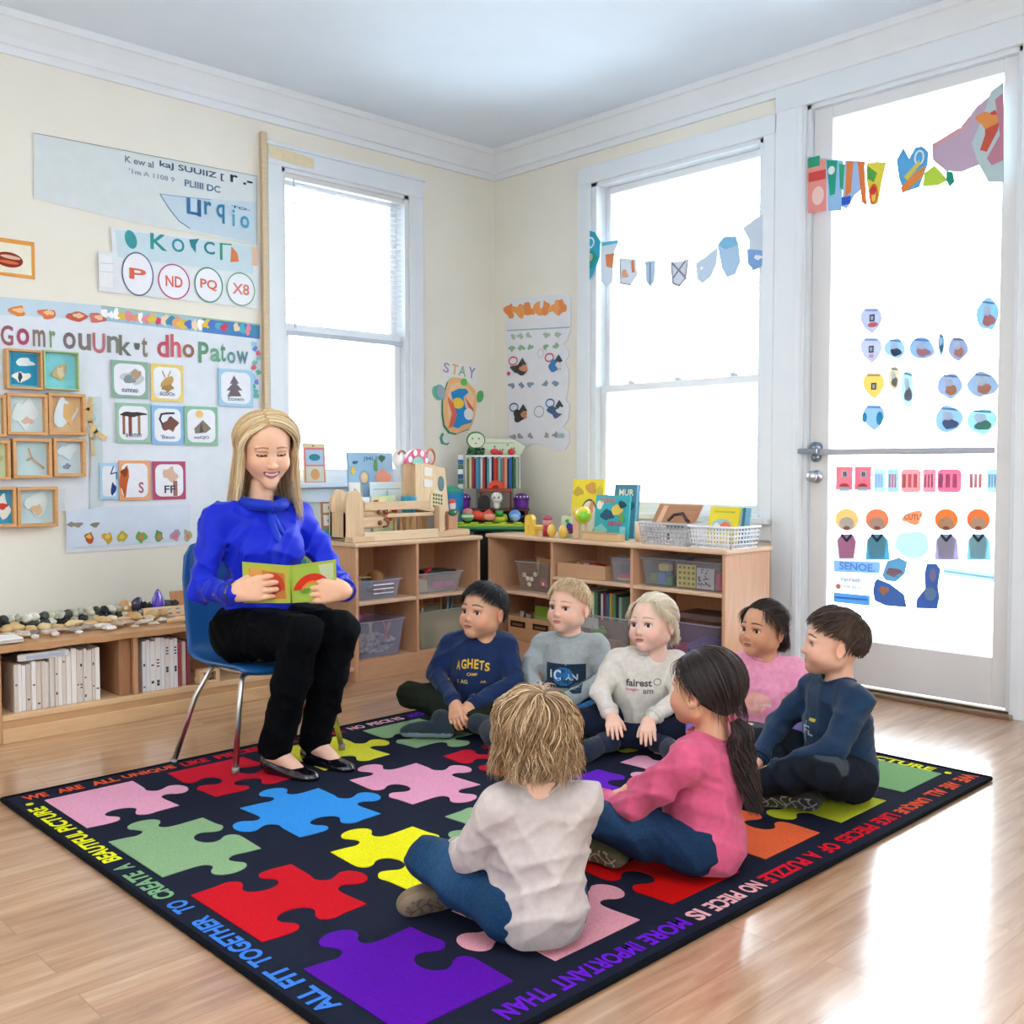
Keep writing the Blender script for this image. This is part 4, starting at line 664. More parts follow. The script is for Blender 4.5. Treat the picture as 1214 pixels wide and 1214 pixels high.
# back row: speckled pebbles, middle: wood chips, front: driftwood and shells
def scatter(nm, lab, cat, grp, spots, rr, cols, mat, seed, flatn=.5):
    q = random.Random(seed)
    for (x, y) in spots:
        a = q.uniform(*rr); r = (a, a * q.uniform(.6, 1), a * flatn * q.uniform(.7, 1.2)); g = G(); rock(g, (0, 0, r[2] * .95), r, q.choice(cols), q.randrange(999))
        tag(g.build(nm, mat), lab, cat, grp, loc=(x, y, TZ + .004), rot=(0, 0, q.uniform(0, 3)))
q = random.Random(4)
for k in range(48):
    x = 1.42 + (k % 24) * .033 + q.uniform(-.005, .005); z = 0 if k < 24 else .03
    if x > 2.2: continue
    g = G(); rock(g, (0, 0, 0), (.024, .018, .019), q.choice(['#33383c', '#e6e2d2', '#4a5048', '#bcbba8', '#20262a', '#d9d4b8']), k)
    tag(g.build('pebble', 'stone'), 'small black and white speckled pebble heaped along the back of the low bookcase top', 'pebble', 'speckled pebbles at the back of the low bookcase', loc=(x, 4.60 + q.uniform(-.01, .01), TZ + .021 + z), rot=(q.uniform(-.4, .4), 0, q.uniform(0, 3)))
sp = [(1.40 + i * .050 + q.uniform(-.01, .01), 4.51 + q.uniform(-.025, .025)) for i in range(15)]
scatter('bark_chip', 'pale yellow piece of bark in the middle row on the low bookcase', 'bark', 'bark pieces on the low bookcase', sp, (.028, .045), ['#d9b47c', '#e3c795', '#cba56e', '#e8d4ae'], 'wood', 5, .45)
sp = [(1.37 + i * .055 + q.uniform(-.01, .01), 4.40 + q.uniform(-.035, .03)) for i in range(15)]
scatter('flat_stone', 'flat grey or tan stone strewn on the low bookcase', 'stone', 'flat stones on the low bookcase', sp, (.028, .042), ['#c2a78f', '#a89a90', '#d8c6b4', '#8f7f74', '#e0d6cc'], 'stone', 6, .3)
sp = [(1.44 + i * .1 + q.uniform(-.02, .02), 4.31 + q.uniform(-.012, .012)) for i in range(6)]
scatter('sea_shell', 'pale shell near the front edge of the low bookcase', 'shell', 'shells at the front edge of the low bookcase', sp, (.02, .03), ['#e6ddd6', '#d8c2b0', '#b5a69c', '#f0e8e0'], 'stone', 7, .4)
def driftwood(pts, r, c, lab, nm='driftwood', cat='driftwood'):
    P = np.array(pts, float); c0 = P.mean(0); c0[2] = 0; g = G(); g.tube(P - c0, r, c, 8); tag(g.build(nm, 'wood'), lab, cat, loc=tuple(c0))
driftwood([(1.30, 4.44, TZ + .02), (1.33, 4.46, TZ + .05), (1.335, 4.47, TZ + .1), (1.31, 4.48, TZ + .14)], [.022, .026, .022, .014], '#9a8878', 'gnarled upright driftwood at the far left of the low bookcase')
driftwood([(1.355, 4.52, TZ + .02), (1.375, 4.55, TZ + .05), (1.39, 4.57, TZ + .085)], [.016, .018, .01], '#7c5f4c', 'short dark driftwood leaning beside the gnarled piece')
driftwood([(2.02, 4.33, TZ + .012), (2.08, 4.31, TZ + .018), (2.15, 4.32, TZ + .012)], [.01, .014, .006], '#deb98c', 'smooth pale wooden boat shape at the right front of the low bookcase', 'carved_wood', 'wood carving')
driftwood([(2.12, 4.35, TZ + .015), (2.17, 4.34, TZ + .024), (2.23, 4.36, TZ + .015)], [.012, .017, .01], '#e6cfae', 'pale curved wood piece beside the blue chair', 'carved_wood', 'wood carving')
t = thing('letter_board', 'long wooden strip with painted marks lying on the low bookcase', 'board', (2.20, 4.50, TZ + .004), 0, rot=(R(-18), 0, R(-4))); g = G(); g.box(-.2, .2, 0, .012, 0, .05, '#e0bd92', .003); g.build('strip', 'woodx', t)
g = G()
for i in range(9):
    for j in range(2): x = -.17 + i * .04; g.box(x, x + .02, -.0008, .0003, .012 + j * .02, .018 + j * .02, ['#4a4a58', '#6a86c8', '#c86a58', '#58a8c8'][(i * 2 + j * 3) % 4])
g.build('painted_marks', 'paper', t)
g = G(); P = []
g.lathe([(.028, 0), (.042, .02), (.044, .05), (.03, .085), (.012, .115), (.004, .125)], '#5a36b4', 14, sx=1, sy=.55)
for a in range(0, 6): g.tube([(.0425 * math.cos(a) * 1, .0425 * math.sin(a) * .55, .03), (.043 * math.cos(a + .15), .024 * math.sin(a + .15), .06), (.02 * math.cos(a + .3), .012 * math.sin(a + .3), .1)], .002, '#c9a8f0' if a % 2 else '#7a58e0', 5)
tag(g.build('purple_pouch', 'shiny'), 'shiny purple pointed pouch with light stripes on the low bookcase', 'pouch', loc=(2.105, 4.60, TZ + .001), rot=(0, 0, .3))
g = G(); g.sph((0, 0, .045), (.035, .02, .045), '#c08a4e'); g.sph((.045, 0, .05), (.028, .018, .05), '#2a2350', Rm=roty(.5)); tag(g.build('cocoon_shell', 'shiny'), 'brown and dark blue shell pair left of the purple pouch', 'shell', loc=(1.95, 4.60, TZ + .001))
g = G(); g.box(-.12, .12, 0, .012, 0, .11, '#c88a5c', .003)
for i in range(7): a = i * .9; g.sph((-.02 + .028 * math.cos(a), -.003, .055 + .025 * math.sin(a)), (.012, .003, .008), '#3f7a3c', 8, 6)
g.sph((-.02, -.004, .04), (.03, .004, .015), '#efe9dc', 10, 6); tag(g.build('plant_picture', 'wood'), 'tan wooden panel with a painted green plant leaning behind the chair', 'picture', loc=(2.29, 4.585, TZ + .001), rot=(R(-12), 0, 0))
g = G(); g.box(0, .09, 0, .12, 0, .018, '#e9e6e0', .002); g.box(.0, .09, -.001, .0, .004, .013, '#bdb8ae'); tag(g.build('notebook', 'paper'), 'pale notebook lying at the far left front of the low bookcase', 'book', loc=(1.305, 4.27, TZ + .003))
# ================================================================ BINS AND BOXES
def bin_(lab, cx, cy, z, w, d, h, rz, cat='bin', mat='clear', c='#cfd6e6', rim='#dfe3ec', tp=.86, name='clear_bin', grp=None):
    t = thing(name, lab, cat, (cx, cy, z), rz, grp); g = G(); a = tp; k = .003
    def ring(s, zz, ins): x, y = w / 2 * s - ins, d / 2 * s - ins; return [(p[0], p[1], zz) for p in rrect(2 * x, 2 * y, .015, 3)]
    o0, o1, i1, i0 = ring(a, 0, 0), ring(1, h, 0), ring(1, h, k), ring(a, k, k); n = len(o0); V = o0 + o1 + i1 + i0; F = [tuple(range(n - 1, -1, -1)), tuple(range(3 * n, 4 * n))]
    for b in range(3):
        for i in range(n): j = (i + 1) % n; F.append((b * n + i, b * n + j, b * n + n + j, b * n + n + i))
    g.add(V, F, c); g.build('bin_body', mat, t)
    g = G(); r0, r1 = ring(1, h, 0), [(p[0], p[1], h) for p in rrect(w + .016, d + .016, .02, 3)]; r2 = [(p[0], p[1], h + .005) for p in rrect(w + .016, d + .016, .02, 3)]; r3 = [(x, y, h + .005) for x, y, _ in ring(1, h, k)]
    V = r0 + r1 + r2 + r3; F = []
    for b in range(4):
        for i in range(n): j = (i + 1) % n; p, q = b * n, ((b + 1) % 4) * n; F.append((p + i, p + j, q + j, q + i))
    g.add(V, F, rim); g.build('rim', 'frost', t); return t
def small(nm, lab, cat, fn, loc, rot=(0, 0, 0), mat='plastic', grp=None):
    g = G(); fn(g); return tag(g.build(nm, mat), lab, cat, grp, loc=loc, rot=rot)
# cabinet A contents (front y=4.25). left column x 3.0-3.375, right column 3.395-3.79
bin_('small clear bin with white stripes on the upper left shelf of the window cabinet', 3.155, 4.39, .407, .29, .22, .095, 0, c='#c4c8e4', rim='#c9cdea')
small('label_strips', 'white striped label on the front of the upper left bin', 'label', lambda g: [g.box(-.06, .07, 0, .0012, k * .022, k * .022 + .006, '#f4f4fa') for k in range(3)], (3.17, 4.272, .437), mat='paper')
small('wooden_block', 'brown wooden box lying across the upper left bin', 'block', lambda g: g.box(-.03, .03, -.04, .04, 0, .05, '#9c6238', .004), (3.05, 4.37, .462), mat='wood')
small('wooden_block', 'curved tan wooden block standing in the upper left bin', 'block', lambda g: (g.box(-.018, .018, -.05, .05, 0, .07, '#b07c4e', .006), g.cyl((-.018, 0, .07), (.018, 0, .07), .048, '#a87446')), (3.21, 4.39, .43), (0, 0, .5), mat='wood')
small('dark_green_box', 'dark green box between the brown blocks in the upper left bin', 'box', lambda g: g.box(-.03, .03, -.03, .03, 0, .045, '#2f5a52', .003), (3.115, 4.36, .462), (0, 0, -.1))
small('flat_carton', 'tan carton resting on the brown block', 'carton', lambda g: g.box(-.07, .07, -.04, .04, 0, .006, '#c9a27c', .001), (3.09, 4.40, .515), (0, .05, .1), mat='paper')
bin_('deep clear bin of pale pieces on the lower left shelf of the window cabinet', 3.165, 4.40, .107, .30, .25, .185, 0, c='#b9bfe0', rim='#c9cdea')
g = G(); q = random.Random(2)
for i in range(150): 
    p = (q.uniform(-.11, .11), q.uniform(-.09, .09), q.uniform(.01, .10)); s = q.uniform(.008, .014); g.box(p[0] - s, p[0] + s, p[1] - s, p[1] + s, p[2] - s * .5, p[2] + s * .5, q.choice(['#efe6d2', '#e6dcc8', '#c9c4d4', '#d8cdbb']))
o = tag(g.build('foam_pieces', 'paper'), 'heap of cream foam pieces filling the deep clear bin', 'craft pieces', loc=(3.165, 4.40, .11)); o['kind'] = 'stuff'
small('pink_scarf', 'folded magenta cloth lying on top of the deep clear bin', 'cloth', lambda g: (rock(g, (0, 0, .02), (.035, .04, .022), '#b858b8', 3), rock(g, (.06, .01, .02), (.05, .03, .012), '#9c6a70', 5)), (3.07, 4.38, .292), mat='cloth')
for i, (x, a, c) in enumerate(((3.10, .25, '#e8dcc0'), (3.13, -.2, '#f0e6cf'), (3.2, .45, '#e88a78'), (3.235, -.4, '#c86a78'))):
    small('craft_stick', ['cream stick leaning right in the deep bin', 'cream stick leaning left in the deep bin', 'salmon stick in the deep bin', 'dark pink stick in the deep bin'][i], 'stick', lambda g: g.box(-.007, .007, -.002, .002, 0, .1, c, .001), (x, 4.31, .19), (0, a, 0), mat='wood')
bin_('shallow clear bin with pink packs on the upper right shelf of the window cabinet', 3.575, 4.40, .407, .32, .22, .105, 0, c='#d6d8de', rim='#dfe3ec')
small('pink_pack', 'pink and magenta packs in the shallow clear bin', 'pack', lambda g: (g.box(-.02, .05, -.004, .01, 0, .03, '#ee6ab8', .003), g.box(.055, .13, -.004, .01, .005, .03, '#d85aa8', .003)), (3.56, 4.315, .43))
small('red_marker', 'red marker sticking out of the shallow clear bin', 'marker', lambda g: g.cyl((0, 0, 0), (.07, 0, .05), .01, '#d8344a'), (3.49, 4.36, .485))
small('dark_tray', 'dark green tray lying across the shallow clear bin', 'tray', lambda g: g.box(-.1, .1, -.07, .07, 0, .02, '#22352c', .004), (3.63, 4.41, .5))
small('paper_heap', 'cream papers inside the left end of the shallow clear bin', 'papers', lambda g: g.box(-.04, .04, -.06, .06, 0, .06, '#d8c8a2', .006), (3.475, 4.39, .415), mat='paper')
bin_('tall frosted bin of art things on the lower right shelf of the window cabinet', 3.59, 4.40, .107, .35, .24, .20, 0, c='#dedcc8', rim='#cfe0e4', mat='frost')
for i, (x, c, h) in enumerate(((3.49, '#f0e8d4', .1), (3.51, '#e8e0c8', .1), (3.63, '#b98a5c', .12), (3.67, '#58a8c8', .11), (3.69, '#3f98b8', .1))):
    small('art_brush', ['left white stick in the tall bin', 'right white stick in the tall bin', 'brown brush in the tall bin', 'pale blue brush in the tall bin', 'rightmost blue brush in the tall bin'][i], 'brush', lambda g: g.cyl((0, 0, 0), (.0, 0, h + .1), .005, c), (x, 4.36, .22 - .04), (0, .15 * (i - 2) * .5, 0))
small('orange_roll', 'orange brown paper roll lying in the tall bin', 'roll', lambda g: g.cyl((-.05, 0, 0), (.05, 0, 0), .028, '#c07848'), (3.46, 4.38, .335), mat='paper')
small('red_note', 'paper with red and blue scribbles inside the tall bin', 'paper', lambda g: (g.box(-.06, .06, 0, .002, 0, .13, '#ece4d4'), g.box(.01, .035, -.001, 0, .06, .12, '#e0807c'), g.box(-.02, -.005, -.001, 0, .05, .11, '#4f98b8')), (3.62, 4.30, .13), mat='paper')
# cabinet B contents, front x=3.98, image-right is -y ; local frame rz=-90
def B(u, d, z): return (3.98 + d, 4.354 - u, z)        # u from the left end, d depth
QB = R(-90)
bin_('clear bin with wooden faces, left section of the long cabinet', *B(.30, .17, .393), .27, .22, .16, QB, c='#b9a8a0', rim='#d8d0cc')
def faces(g):
    for i, (x, z) in enumerate(((-.06, .07), (.03, .08), (-.03, .05), (0, .05), (-.02, .02))): g.cyl((x, 0, z), (x, -.008, z), .014, '#f0dfc0', n=12)
    g.box(-.04, .04, -.004, .006, .09, .11, '#9c5a3c', .003); g.box(.06, .11, -.004, .01, .01, .06, '#c84a54', .006); g.box(.08, .1, -.006, 0, .02, .04, '#f0e8e4', .004)
small('wooden_discs', 'wooden face discs behind the front of the clear bin', 'discs', faces, B(.29, .075, .41), (0, 0, QB), mat='wood')
small('cardboard_flap', 'tan cardboard pieces sticking out of the bin with wooden faces', 'cardboard', lambda g: (g.box(-.05, .06, -.03, .03, 0, .05, '#b98e62', .002), g.box(-.01, .005, -.06, -.045, -.05, .04, '#d8b47c', .003)), B(.30, .17, .53), (.0, .15, QB), mat='paper')
small('green_pack', 'dark green pack at the right of the cardboard pieces', 'pack', lambda g: g.box(-.03, .03, -.03, .03, 0, .03, '#5c7a58', .003), B(.40, .17, .54), (0, 0, QB))
def tray(g):
    g.box(-.17, .17, -.1, -.094, 0, .075, '#cfa27a', .002); g.box(-.17, .17, .094, .1, 0, .075, '#c09068'); g.box(-.17, -.164, -.094, .094, 0, .075, '#c89a70'); g.box(.164, .17, -.094, .094, 0, .075, '#c89a70'); g.box(-.164, .164, -.094, .094, 0, .006, '#b98a62')
small('cardboard_tray', 'open cardboard tray on the upper middle shelf of the long cabinet', 'tray', tray, B(.705, .12, .502), (0, 0, QB), mat='paper')
small('red_pack', 'red and white printed packs heaped in the cardboard tray', 'pack', lambda g: (g.box(-.07, .1, -.04, .04, 0, .05, '#8f2c3c', .004), g.box(-.1, -.03, -.05, .02, .0, .055, '#d8ccd0', .004), g.box(-.05, .02, -.052, .01, .02, .06, '#b83a48', .004)), B(.75, .14, .515), (0, .08, QB - .2))
small('folded_card', 'folded brown card at the left of the cardboard tray', 'cardboard', lambda g: g.add([(-.05, 0, 0), (.05, 0, 0), (0, 0, .045), (-.05, .04, 0), (.05, .04, 0), (0, .04, .045)], [(0, 1, 2), (5, 4, 3), (0, 2, 5, 3), (1, 4, 5, 2), (0, 3, 4, 1)], '#b98560'), B(.62, .1, .54), (0, 0, QB), mat='paper')
bin_('small clear bin with pink and yellow papers beside the cardboard tray', *B(.975, .12, .502), .15, .18, .12, QB, c='#b9bcc8', rim='#c9cdd8')
small('coloured_papers', 'pink and yellow papers in the small clear bin', 'papers', lambda g: (g.box(-.05, .05, -.06, .06, 0, .012, '#e8d84a', .002), g.box(-.05, .05, -.06, .06, .013, .028, '#ee4a78', .002)), B(.975, .12, .51), (0, 0, QB), mat='paper')
bin_('clear bin with green and blue toys on the upper right shelf', *B(1.20, .13, .502), .19, .2, .135, QB, c='#a9adb4', rim='#b4b8c4')
small('toy_blocks', 'green, blue and yellow toy pieces in the clear bin', 'toy', lambda g: (g.box(-.07, -.02, -.05, .0, 0, .05, '#7f9c3a', .004), g.box(-.015, .03, -.06, 0, 0, .06, '#3f7ac0', .004), g.box(-.02, .04, -.05, 0, .065, .1, '#e8d84a', .006), g.box(.03, .07, -.05, 0, 0, .04, '#4f9c4a', .004)), B(1.205, .12, .51), (0, 0, QB))
bin_('wide clear bin with a yellow dotted card on the upper right shelf', *B(1.445, .13, .502), .29, .2, .135, QB, c='#a9a4a8', rim='#b4b8c4')
def dots(g):
    g.box(-.055, .055, 0, .002, 0, .11, '#ecd84a')
    for i in range(4):
        for j in range(4): g.box(-.043 + i * .026, -.03 + i * .026, -.001, 0, .012 + j * .026, .024 + j * .026, '#5c4a2c')
small('dotted_card', 'yellow card with a grid of dark dots inside the wide bin', 'card', dots, B(1.375, .048, .51), (0, 0, QB), mat='paper')
def bw(g):
    g.box(-.05, .05, 0, .002, 0, .115, '#d8d6d4'); q = random.Random(9); g.box(-.05, .05, -.001, 0, .1, .115, '#5c2430')
    for i in range(22): x, z = q.uniform(-.045, .03), q.uniform(.01, .09); g.box(x, x + q.uniform(.006, .016), -.001, 0, z, z + q.uniform(.004, .01), '#3a3a3c')
small('printed_card', 'black and white printed card beside the yellow dotted card', 'card', bw, B(1.487, .048, .51), (0, 0, QB), mat='paper')
small('red_box', 'bright pink red box at the right end of the wide bin', 'box', lambda g: g.box(-.022, .022, 0, .1, 0, .08, '#d83a5c', .004), B(1.557, .06, .51), (0, 0, QB))
# bottom row
def holebox(g):
    g.box(-.17, .17, -.1, -.094, 0, .13, '#cf9c70', .002); g.box(-.17, .17, .094, .1, 0, .13, '#c09068'); g.box(-.17, -.164, -.094, .094, 0, .13, '#c89a70'); g.box(.164, .17, -.094, .094, 0, .13, '#c89a70'); g.box(-.164, .164, -.094, .094, 0, .006, '#b98a62')
    for x in (-.09, .09): g.box(x - .06, x + .06, -.1012, -.0995, .07, .105, '#2a1c14'); g.box(x - .045, x + .04, -.1018, -.101, .078, .092, '#8a5a3c')
small('cardboard_box', 'cardboard box with dark slots on the lower left shelf of the long cabinet', 'box', holebox, B(.31, .13, .114), (0, 0, QB), mat='paper')
small('lime_paper', 'lime green paper tray standing in the slotted cardboard box', 'papers', lambda g: (g.add([(-.06, -.02, 0), (.13, -.02, 0), (.15, .02, .1), (-.09, .02, .1), (-.06, -.015, 0), (.13, -.015, 0), (.15, .025, .1), (-.09, .025, .1)], [(0, 1, 2, 3), (7, 6, 5, 4), (0, 4, 5, 1), (1, 5, 6, 2), (2, 6, 7, 3), (3, 7, 4, 0)], '#8fae3c'), g.box(-.05, .12, -.024, -.018, .02, .05, '#b4c86a')), B(.34, .12, .2), (0, 0, QB), mat='paper')
small('white_cards', 'pale cards standing at the left of the lime paper', 'cards', lambda g: (g.box(-.06, -.03, 0, .004, 0, .06, '#d8d2c4'), g.box(-.02, .02, .01, .014, 0, .05, '#a8acb0')), B(.22, .1, .2), (0, .12, QB), mat='paper')
bin_('large clear bin with a green toy frog on the lower middle shelf', *B(.83, .13, .114), .44, .24, .20, QB, c='#c9c4c6', rim='#d8d8dc')
small('toy_frog', 'bright green toy frog inside the large clear bin', 'toy', lambda g: (g.sph((0, 0, .02), (.055, .02, .018), '#58b84a'), g.sph((-.03, -.004, .04), .012, '#6ac85a'), g.sph((.03, -.004, .04), .012, '#6ac85a')), B(.81, .05, .21), (0, 0, QB))
small('orange_toy', 'orange and brown toy pieces in the large clear bin', 'toy', lambda g: (g.box(-.02, .1, 0, .05, 0, .06, '#b87858', .004), g.sph((-.05, 0, .03), .016, '#ee6a4a'), g.sph((-.02, -.01, .012), .01, '#e84a3a')), B(.82, .07, .122), (0, 0, QB))
small('white_sheet', 'white paper sheet inside the front of the large clear bin', 'paper', lambda g: g.box(-.08, .06, 0, .002, 0, .06, '#ecebea', 0), B(.76, .035, .24), (0, 0, QB), mat='paper')
q = random.Random(13); u = .63
for i in range(16):
    wv = q.uniform(.012, .026); c = q.choice(['#3f5c48', '#e0c46a', '#2f3a4c', '#d8d2c0', '#5c8a5a', '#c89a4a', '#3f7a9c', '#28303a', '#8fae98', '#7c3a58', '#e8e4d8'])
    if u + wv > 1.05: break
    hh = q.uniform(.085, .11); small('thin_book', 'thin book standing upright in the row above the large clear bin', 'book', lambda g: g.box(0, wv - .002, 0, .16, 0, hh + .04, c, .001), B(u + 0, .1, .322 - .04), (0, 0, QB), mat='paper', grp='books above the large clear bin'); u += wv
bin_('large clear bin with purple and red things, right section, lower shelf', *B(1.38, .17, .114), .38, .26, .22, QB, c='#8f86a4', rim='#cfc9c8')
small('purple_cloth', 'purple cloth in the lower right bin', 'cloth', lambda g: rock(g, (0, 0, .07), (.1, .07, .07), '#6a5a9c', 8), B(1.43, .15, .12), (0, 0, QB), mat='cloth')
small('red_cloth', 'red cloth in the left of the lower right bin', 'cloth', lambda g: rock(g, (0, 0, .05), (.06, .06, .05), '#b83a54', 9), B(1.30, .14, .12), (0, 0, QB), mat='cloth')
small('flat_carton', 'brown flat carton lying on the lower right bin', 'carton', lambda g: g.box(-.14, .14, -.08, .1, 0, .03, '#6f5650', .004), B(1.40, .2, .342), (0, .0, QB), mat='paper')
# side shelf ball, teal bag
small('yellow_ball', 'small yellow ball with black dots on the cabinet side shelf', 'ball', lambda g: (g.sph((0, 0, .024), .026, '#ece32e'), g.sph((.01, -.022, .03), .005, '#2a2a20', 8, 6)), (2.93, 4.31, .471))
def tealbag(g):
    V = []; F = []; prof = [(0, .0, .0), (.13, .16, .0), (.14, .17, .25), (.135, .16, .5), (.11, .12, .63), (.06, .06, .66), (0, 0, .665)]
    g.lathe([(.09, 0), (.11, .02), (.115, .3), (.115, .52), (.10, .62), (.05, .655), (.01, .66)], '#2a9494', 24, sx=1, sy=.7)
    g.tube([(-.05, 0, .64), (-.04, 0, .69), (0, 0, .71), (.04, 0, .69), (.05, 0, .64)], .008, '#1f7f80', 8); g.box(.03, .07, -.06, -.05, .6, .64, '#9fc85a', .004)
small('teal_bag', 'tall teal bag standing between the reader and the cabinet', 'bag', tealbag, (2.80, 4.56, 0), mat='cloth')
# ================================================================ THINGS ON CABINET A (top z .709)
ZT = .7095
t = thing('wooden_toy_trough', 'pale wooden toy trough with an animal face on the window cabinet', 'wooden toy', (3.0, 4.36, ZT)); WL = '#e3c29a'
g = G(); P = [(0, 0), (.11, 0), (.11, .16)] + [(.055 + .055 * math.cos(a), .16 + .085 * math.sin(a)) for a in [math.pi * k / 10 for k in range(1, 10)]] + [(0, .16)]
g.at((.0, .0, .02), rotx(R(90)) @ np.eye(3)); g.prism([(p[0], p[1]) for p in P], -.15, -.125, WL); g.prism([(p[0], p[1]) for p in P], -.02, .005, WL); g.at(); g.box(0, .012, .0, .14, .02, .15, WL); g.build('end_panel', 'wood', t)
g = G(); g.cyl((.1, .05, .14), (.27, .05, .14), .04, WL, n=20); g.box(.1, .26, .0, .1, .06, .12, WL, .012); fb = g.build('face_block', 'woodx', t)
for x in (.215, .262):
    g = G(); g.sph((x, .0, .145), (.014, .014, .014), '#8f4a2c'); g.build('eye', 'shiny', fb)
g = G(); g.sph((.215, -.005, .09), (.014, .01, .014), '#7c3f2a'); g.build('nose', 'shiny', fb)
g = G(); g.tube([(.24, -.004, .108), (.262, -.006, .1), (.27, -.006, .085), (.26, -.006, .07), (.235, -.004, .068)], .006, '#8a3f2c', 7); g.build('mouth', 'shiny', fb)
g = G(); g.box(.12, .56, 0, .012, .155, .2, WL, .003); g.build('rail', 'woodx', t)
g = G(); g.box(.26, .58, -.005, .02, .115, .135, WL, .004); g.build('rail', 'woodx', t)
for x in (.36, .40, .44, .48, .52): g = G(); g.box(x, x + .014, .06, .075, .02, .12, '#cf9f74', .002); g.build('spindle', 'wood', t)
g = G(); g.box(.07, .56, -.07, -.05, 0, .048, '#ecd5b0', .003); g.build('front_board', 'woodx', t)
g = G(); g.box(-.02, .12, -.09, -.02, 0, .028, WL, .003); g.build('foot', 'woodx', t)
g = G(); g.box(.6, .64, -.03, .02, .0, .17, WL, .004); g.box(.56, .70, -.06, .05, 0, .03, WL, .003); g.build('post', 'wood', t)
# tilted wooden house
t = thing('wooden_house', 'tilted pale wooden toy house with a barred door on the window cabinet', 'wooden toy', (3.67, 4.47, ZT + .13), rot=(R(-10), R(9), 0)); 
g = G(); g.at((0, 0, 0), rotx(R(90))); g.prism([(-.125, 0), (.12, 0), (.085, .265), (-.135, .275)], -.05, .0, '#e6c79c'); g.at(); g.build('house_front', 'wood', t)
g = G(); g.box(-.07, -.01, -.003, 0, .2, .25, '#f0e6d8'); g.box(-.07, -.01, -.003, 0, .135, .18, '#eee6e2'); g.at((.055, -.001, .17), rotx(R(90))); g.prism(ellp(.022, .045), 0, .003, '#6d8a94'); g.at(); g.build('window', 'paper', t)
g = G(); g.at((.03, -.001, .01), rotx(R(90))); g.prism([(-.055, 0), (.055, 0)] + [(.055 * math.cos(a), .07 + .05 * math.sin(a)) for a in [math.pi * k / 8 for k in range(9)]], 0, .003, '#ecd2a4')
for i in range(4):
    for j in range(4): g.prism([(-.036 + i * .019, .015 + j * .022), (-.024 + i * .019, .015 + j * .022), (-.024 + i * .019, .03 + j * .022), (-.036 + i * .019, .03 + j * .022)], .003, .0045, '#4a6a48')
g.at(); g.build('barred_door', 'wood', t)
small('wooden_stand', 'wooden stand under the tilted toy house', 'stand', lambda g: (g.box(-.06, -.03, -.03, .03, 0, .14, '#dcb68a', .003), g.box(-.08, .12, -.07, .05, 0, .03, '#e6c59c', .003), g.box(.02, .09, .0, .03, .03, .13, '#cf9f7c', .003)), (3.73, 4.43, ZT), mat='wood')
small('green_ball', 'dark green oval ball at the lower corner of the toy house', 'ball', lambda g: g.sph((0, 0, 0), (.032, .015, .02), '#1f6a50'), (3.755, 4.40, ZT + .125), mat='shiny')
def mush(g):
    g.at((0, 0, 0), rotx(R(90))); g.prism([(.085 * math.cos(a), .085 * math.sin(a)) for a in [math.pi * k / 16 for k in range(17)]], -.02, 0, '#ea6c8c'); g.prism([(.04 * math.cos(a), .04 * math.sin(a)) for a in [math.pi * k / 12 for k in range(13)]], 0, .004, '#8fcfc0')
    for x, y, r in ((-.055, .025, .014), (-.02, .062, .014), (.03, .058, .014), (.062, .02, .012)): g.prism(ellp(r, r * 1.3, 12, x, y), 0, .004, '#fbf3f3')
    g.at()
small('mushroom_cutout', 'pink wooden mushroom with white spots behind the toy house', 'cut-out', mush, (3.60, 4.52, ZT + .40), mat='plastic')
small('handled_ring', 'brown wooden ring at the right of the pink mushroom', 'ring', lambda g: g.tube([(.03 * math.cos(a), 0, .045 * math.sin(a)) for a in [2 * math.pi * k / 16 for k in range(16)]], .008, '#c47858', 6, closed=True), (3.70, 4.53, ZT + .44), mat='plastic')
small('handled_ring', 'pale ring with brown rim at the left of the pink mushroom', 'ring', lambda g: (g.sph((0, 0, 0), (.04, .01, .045), '#f0ebe4'), g.tube([(.02 + .022 * math.cos(a), -.012, .02 + .022 * math.sin(a)) for a in [.3 + math.pi * k / 10 for k in range(10)]], .006, '#b87458', 6)), (3.475, 4.54, ZT + .43), mat='plastic')
small('prop_post', 'wooden prop board carrying the pink mushroom', 'board', lambda g: g.box(-.09, .09, -.006, .006, 0, .40, '#e0bd92', .003), (3.60, 4.545, ZT), mat='wood')
# bucket
t = thing('blue_bucket', 'bright blue bucket with green lid left of the corner books', 'bucket', (3.955, 4.66, .735)); g = G(); g.lathe([(.07, 0), (.072, .003), (.082, .2), (.084, .205), (.078, .205)], '#1f8fd8', 24); g.build('bucket_body', 'plastic', t)
g = G(); g.lathe([(.083, .2), (.07, .225), (.03, .245), (.01, .25)], '#2f9c78', 20); g.build('lid', 'plastic', t)
g = G(); g.sph((-.035, -.068, .13), (.028, .01, .032), '#f0ece8'); g.sph((-.04, -.07, .155), (.03, .01, .015), '#e0564c'); g.sph((-.01, -.074, .075), (.024, .008, .03), '#8c8a4a'); g.build('sticker', 'plastic', t)
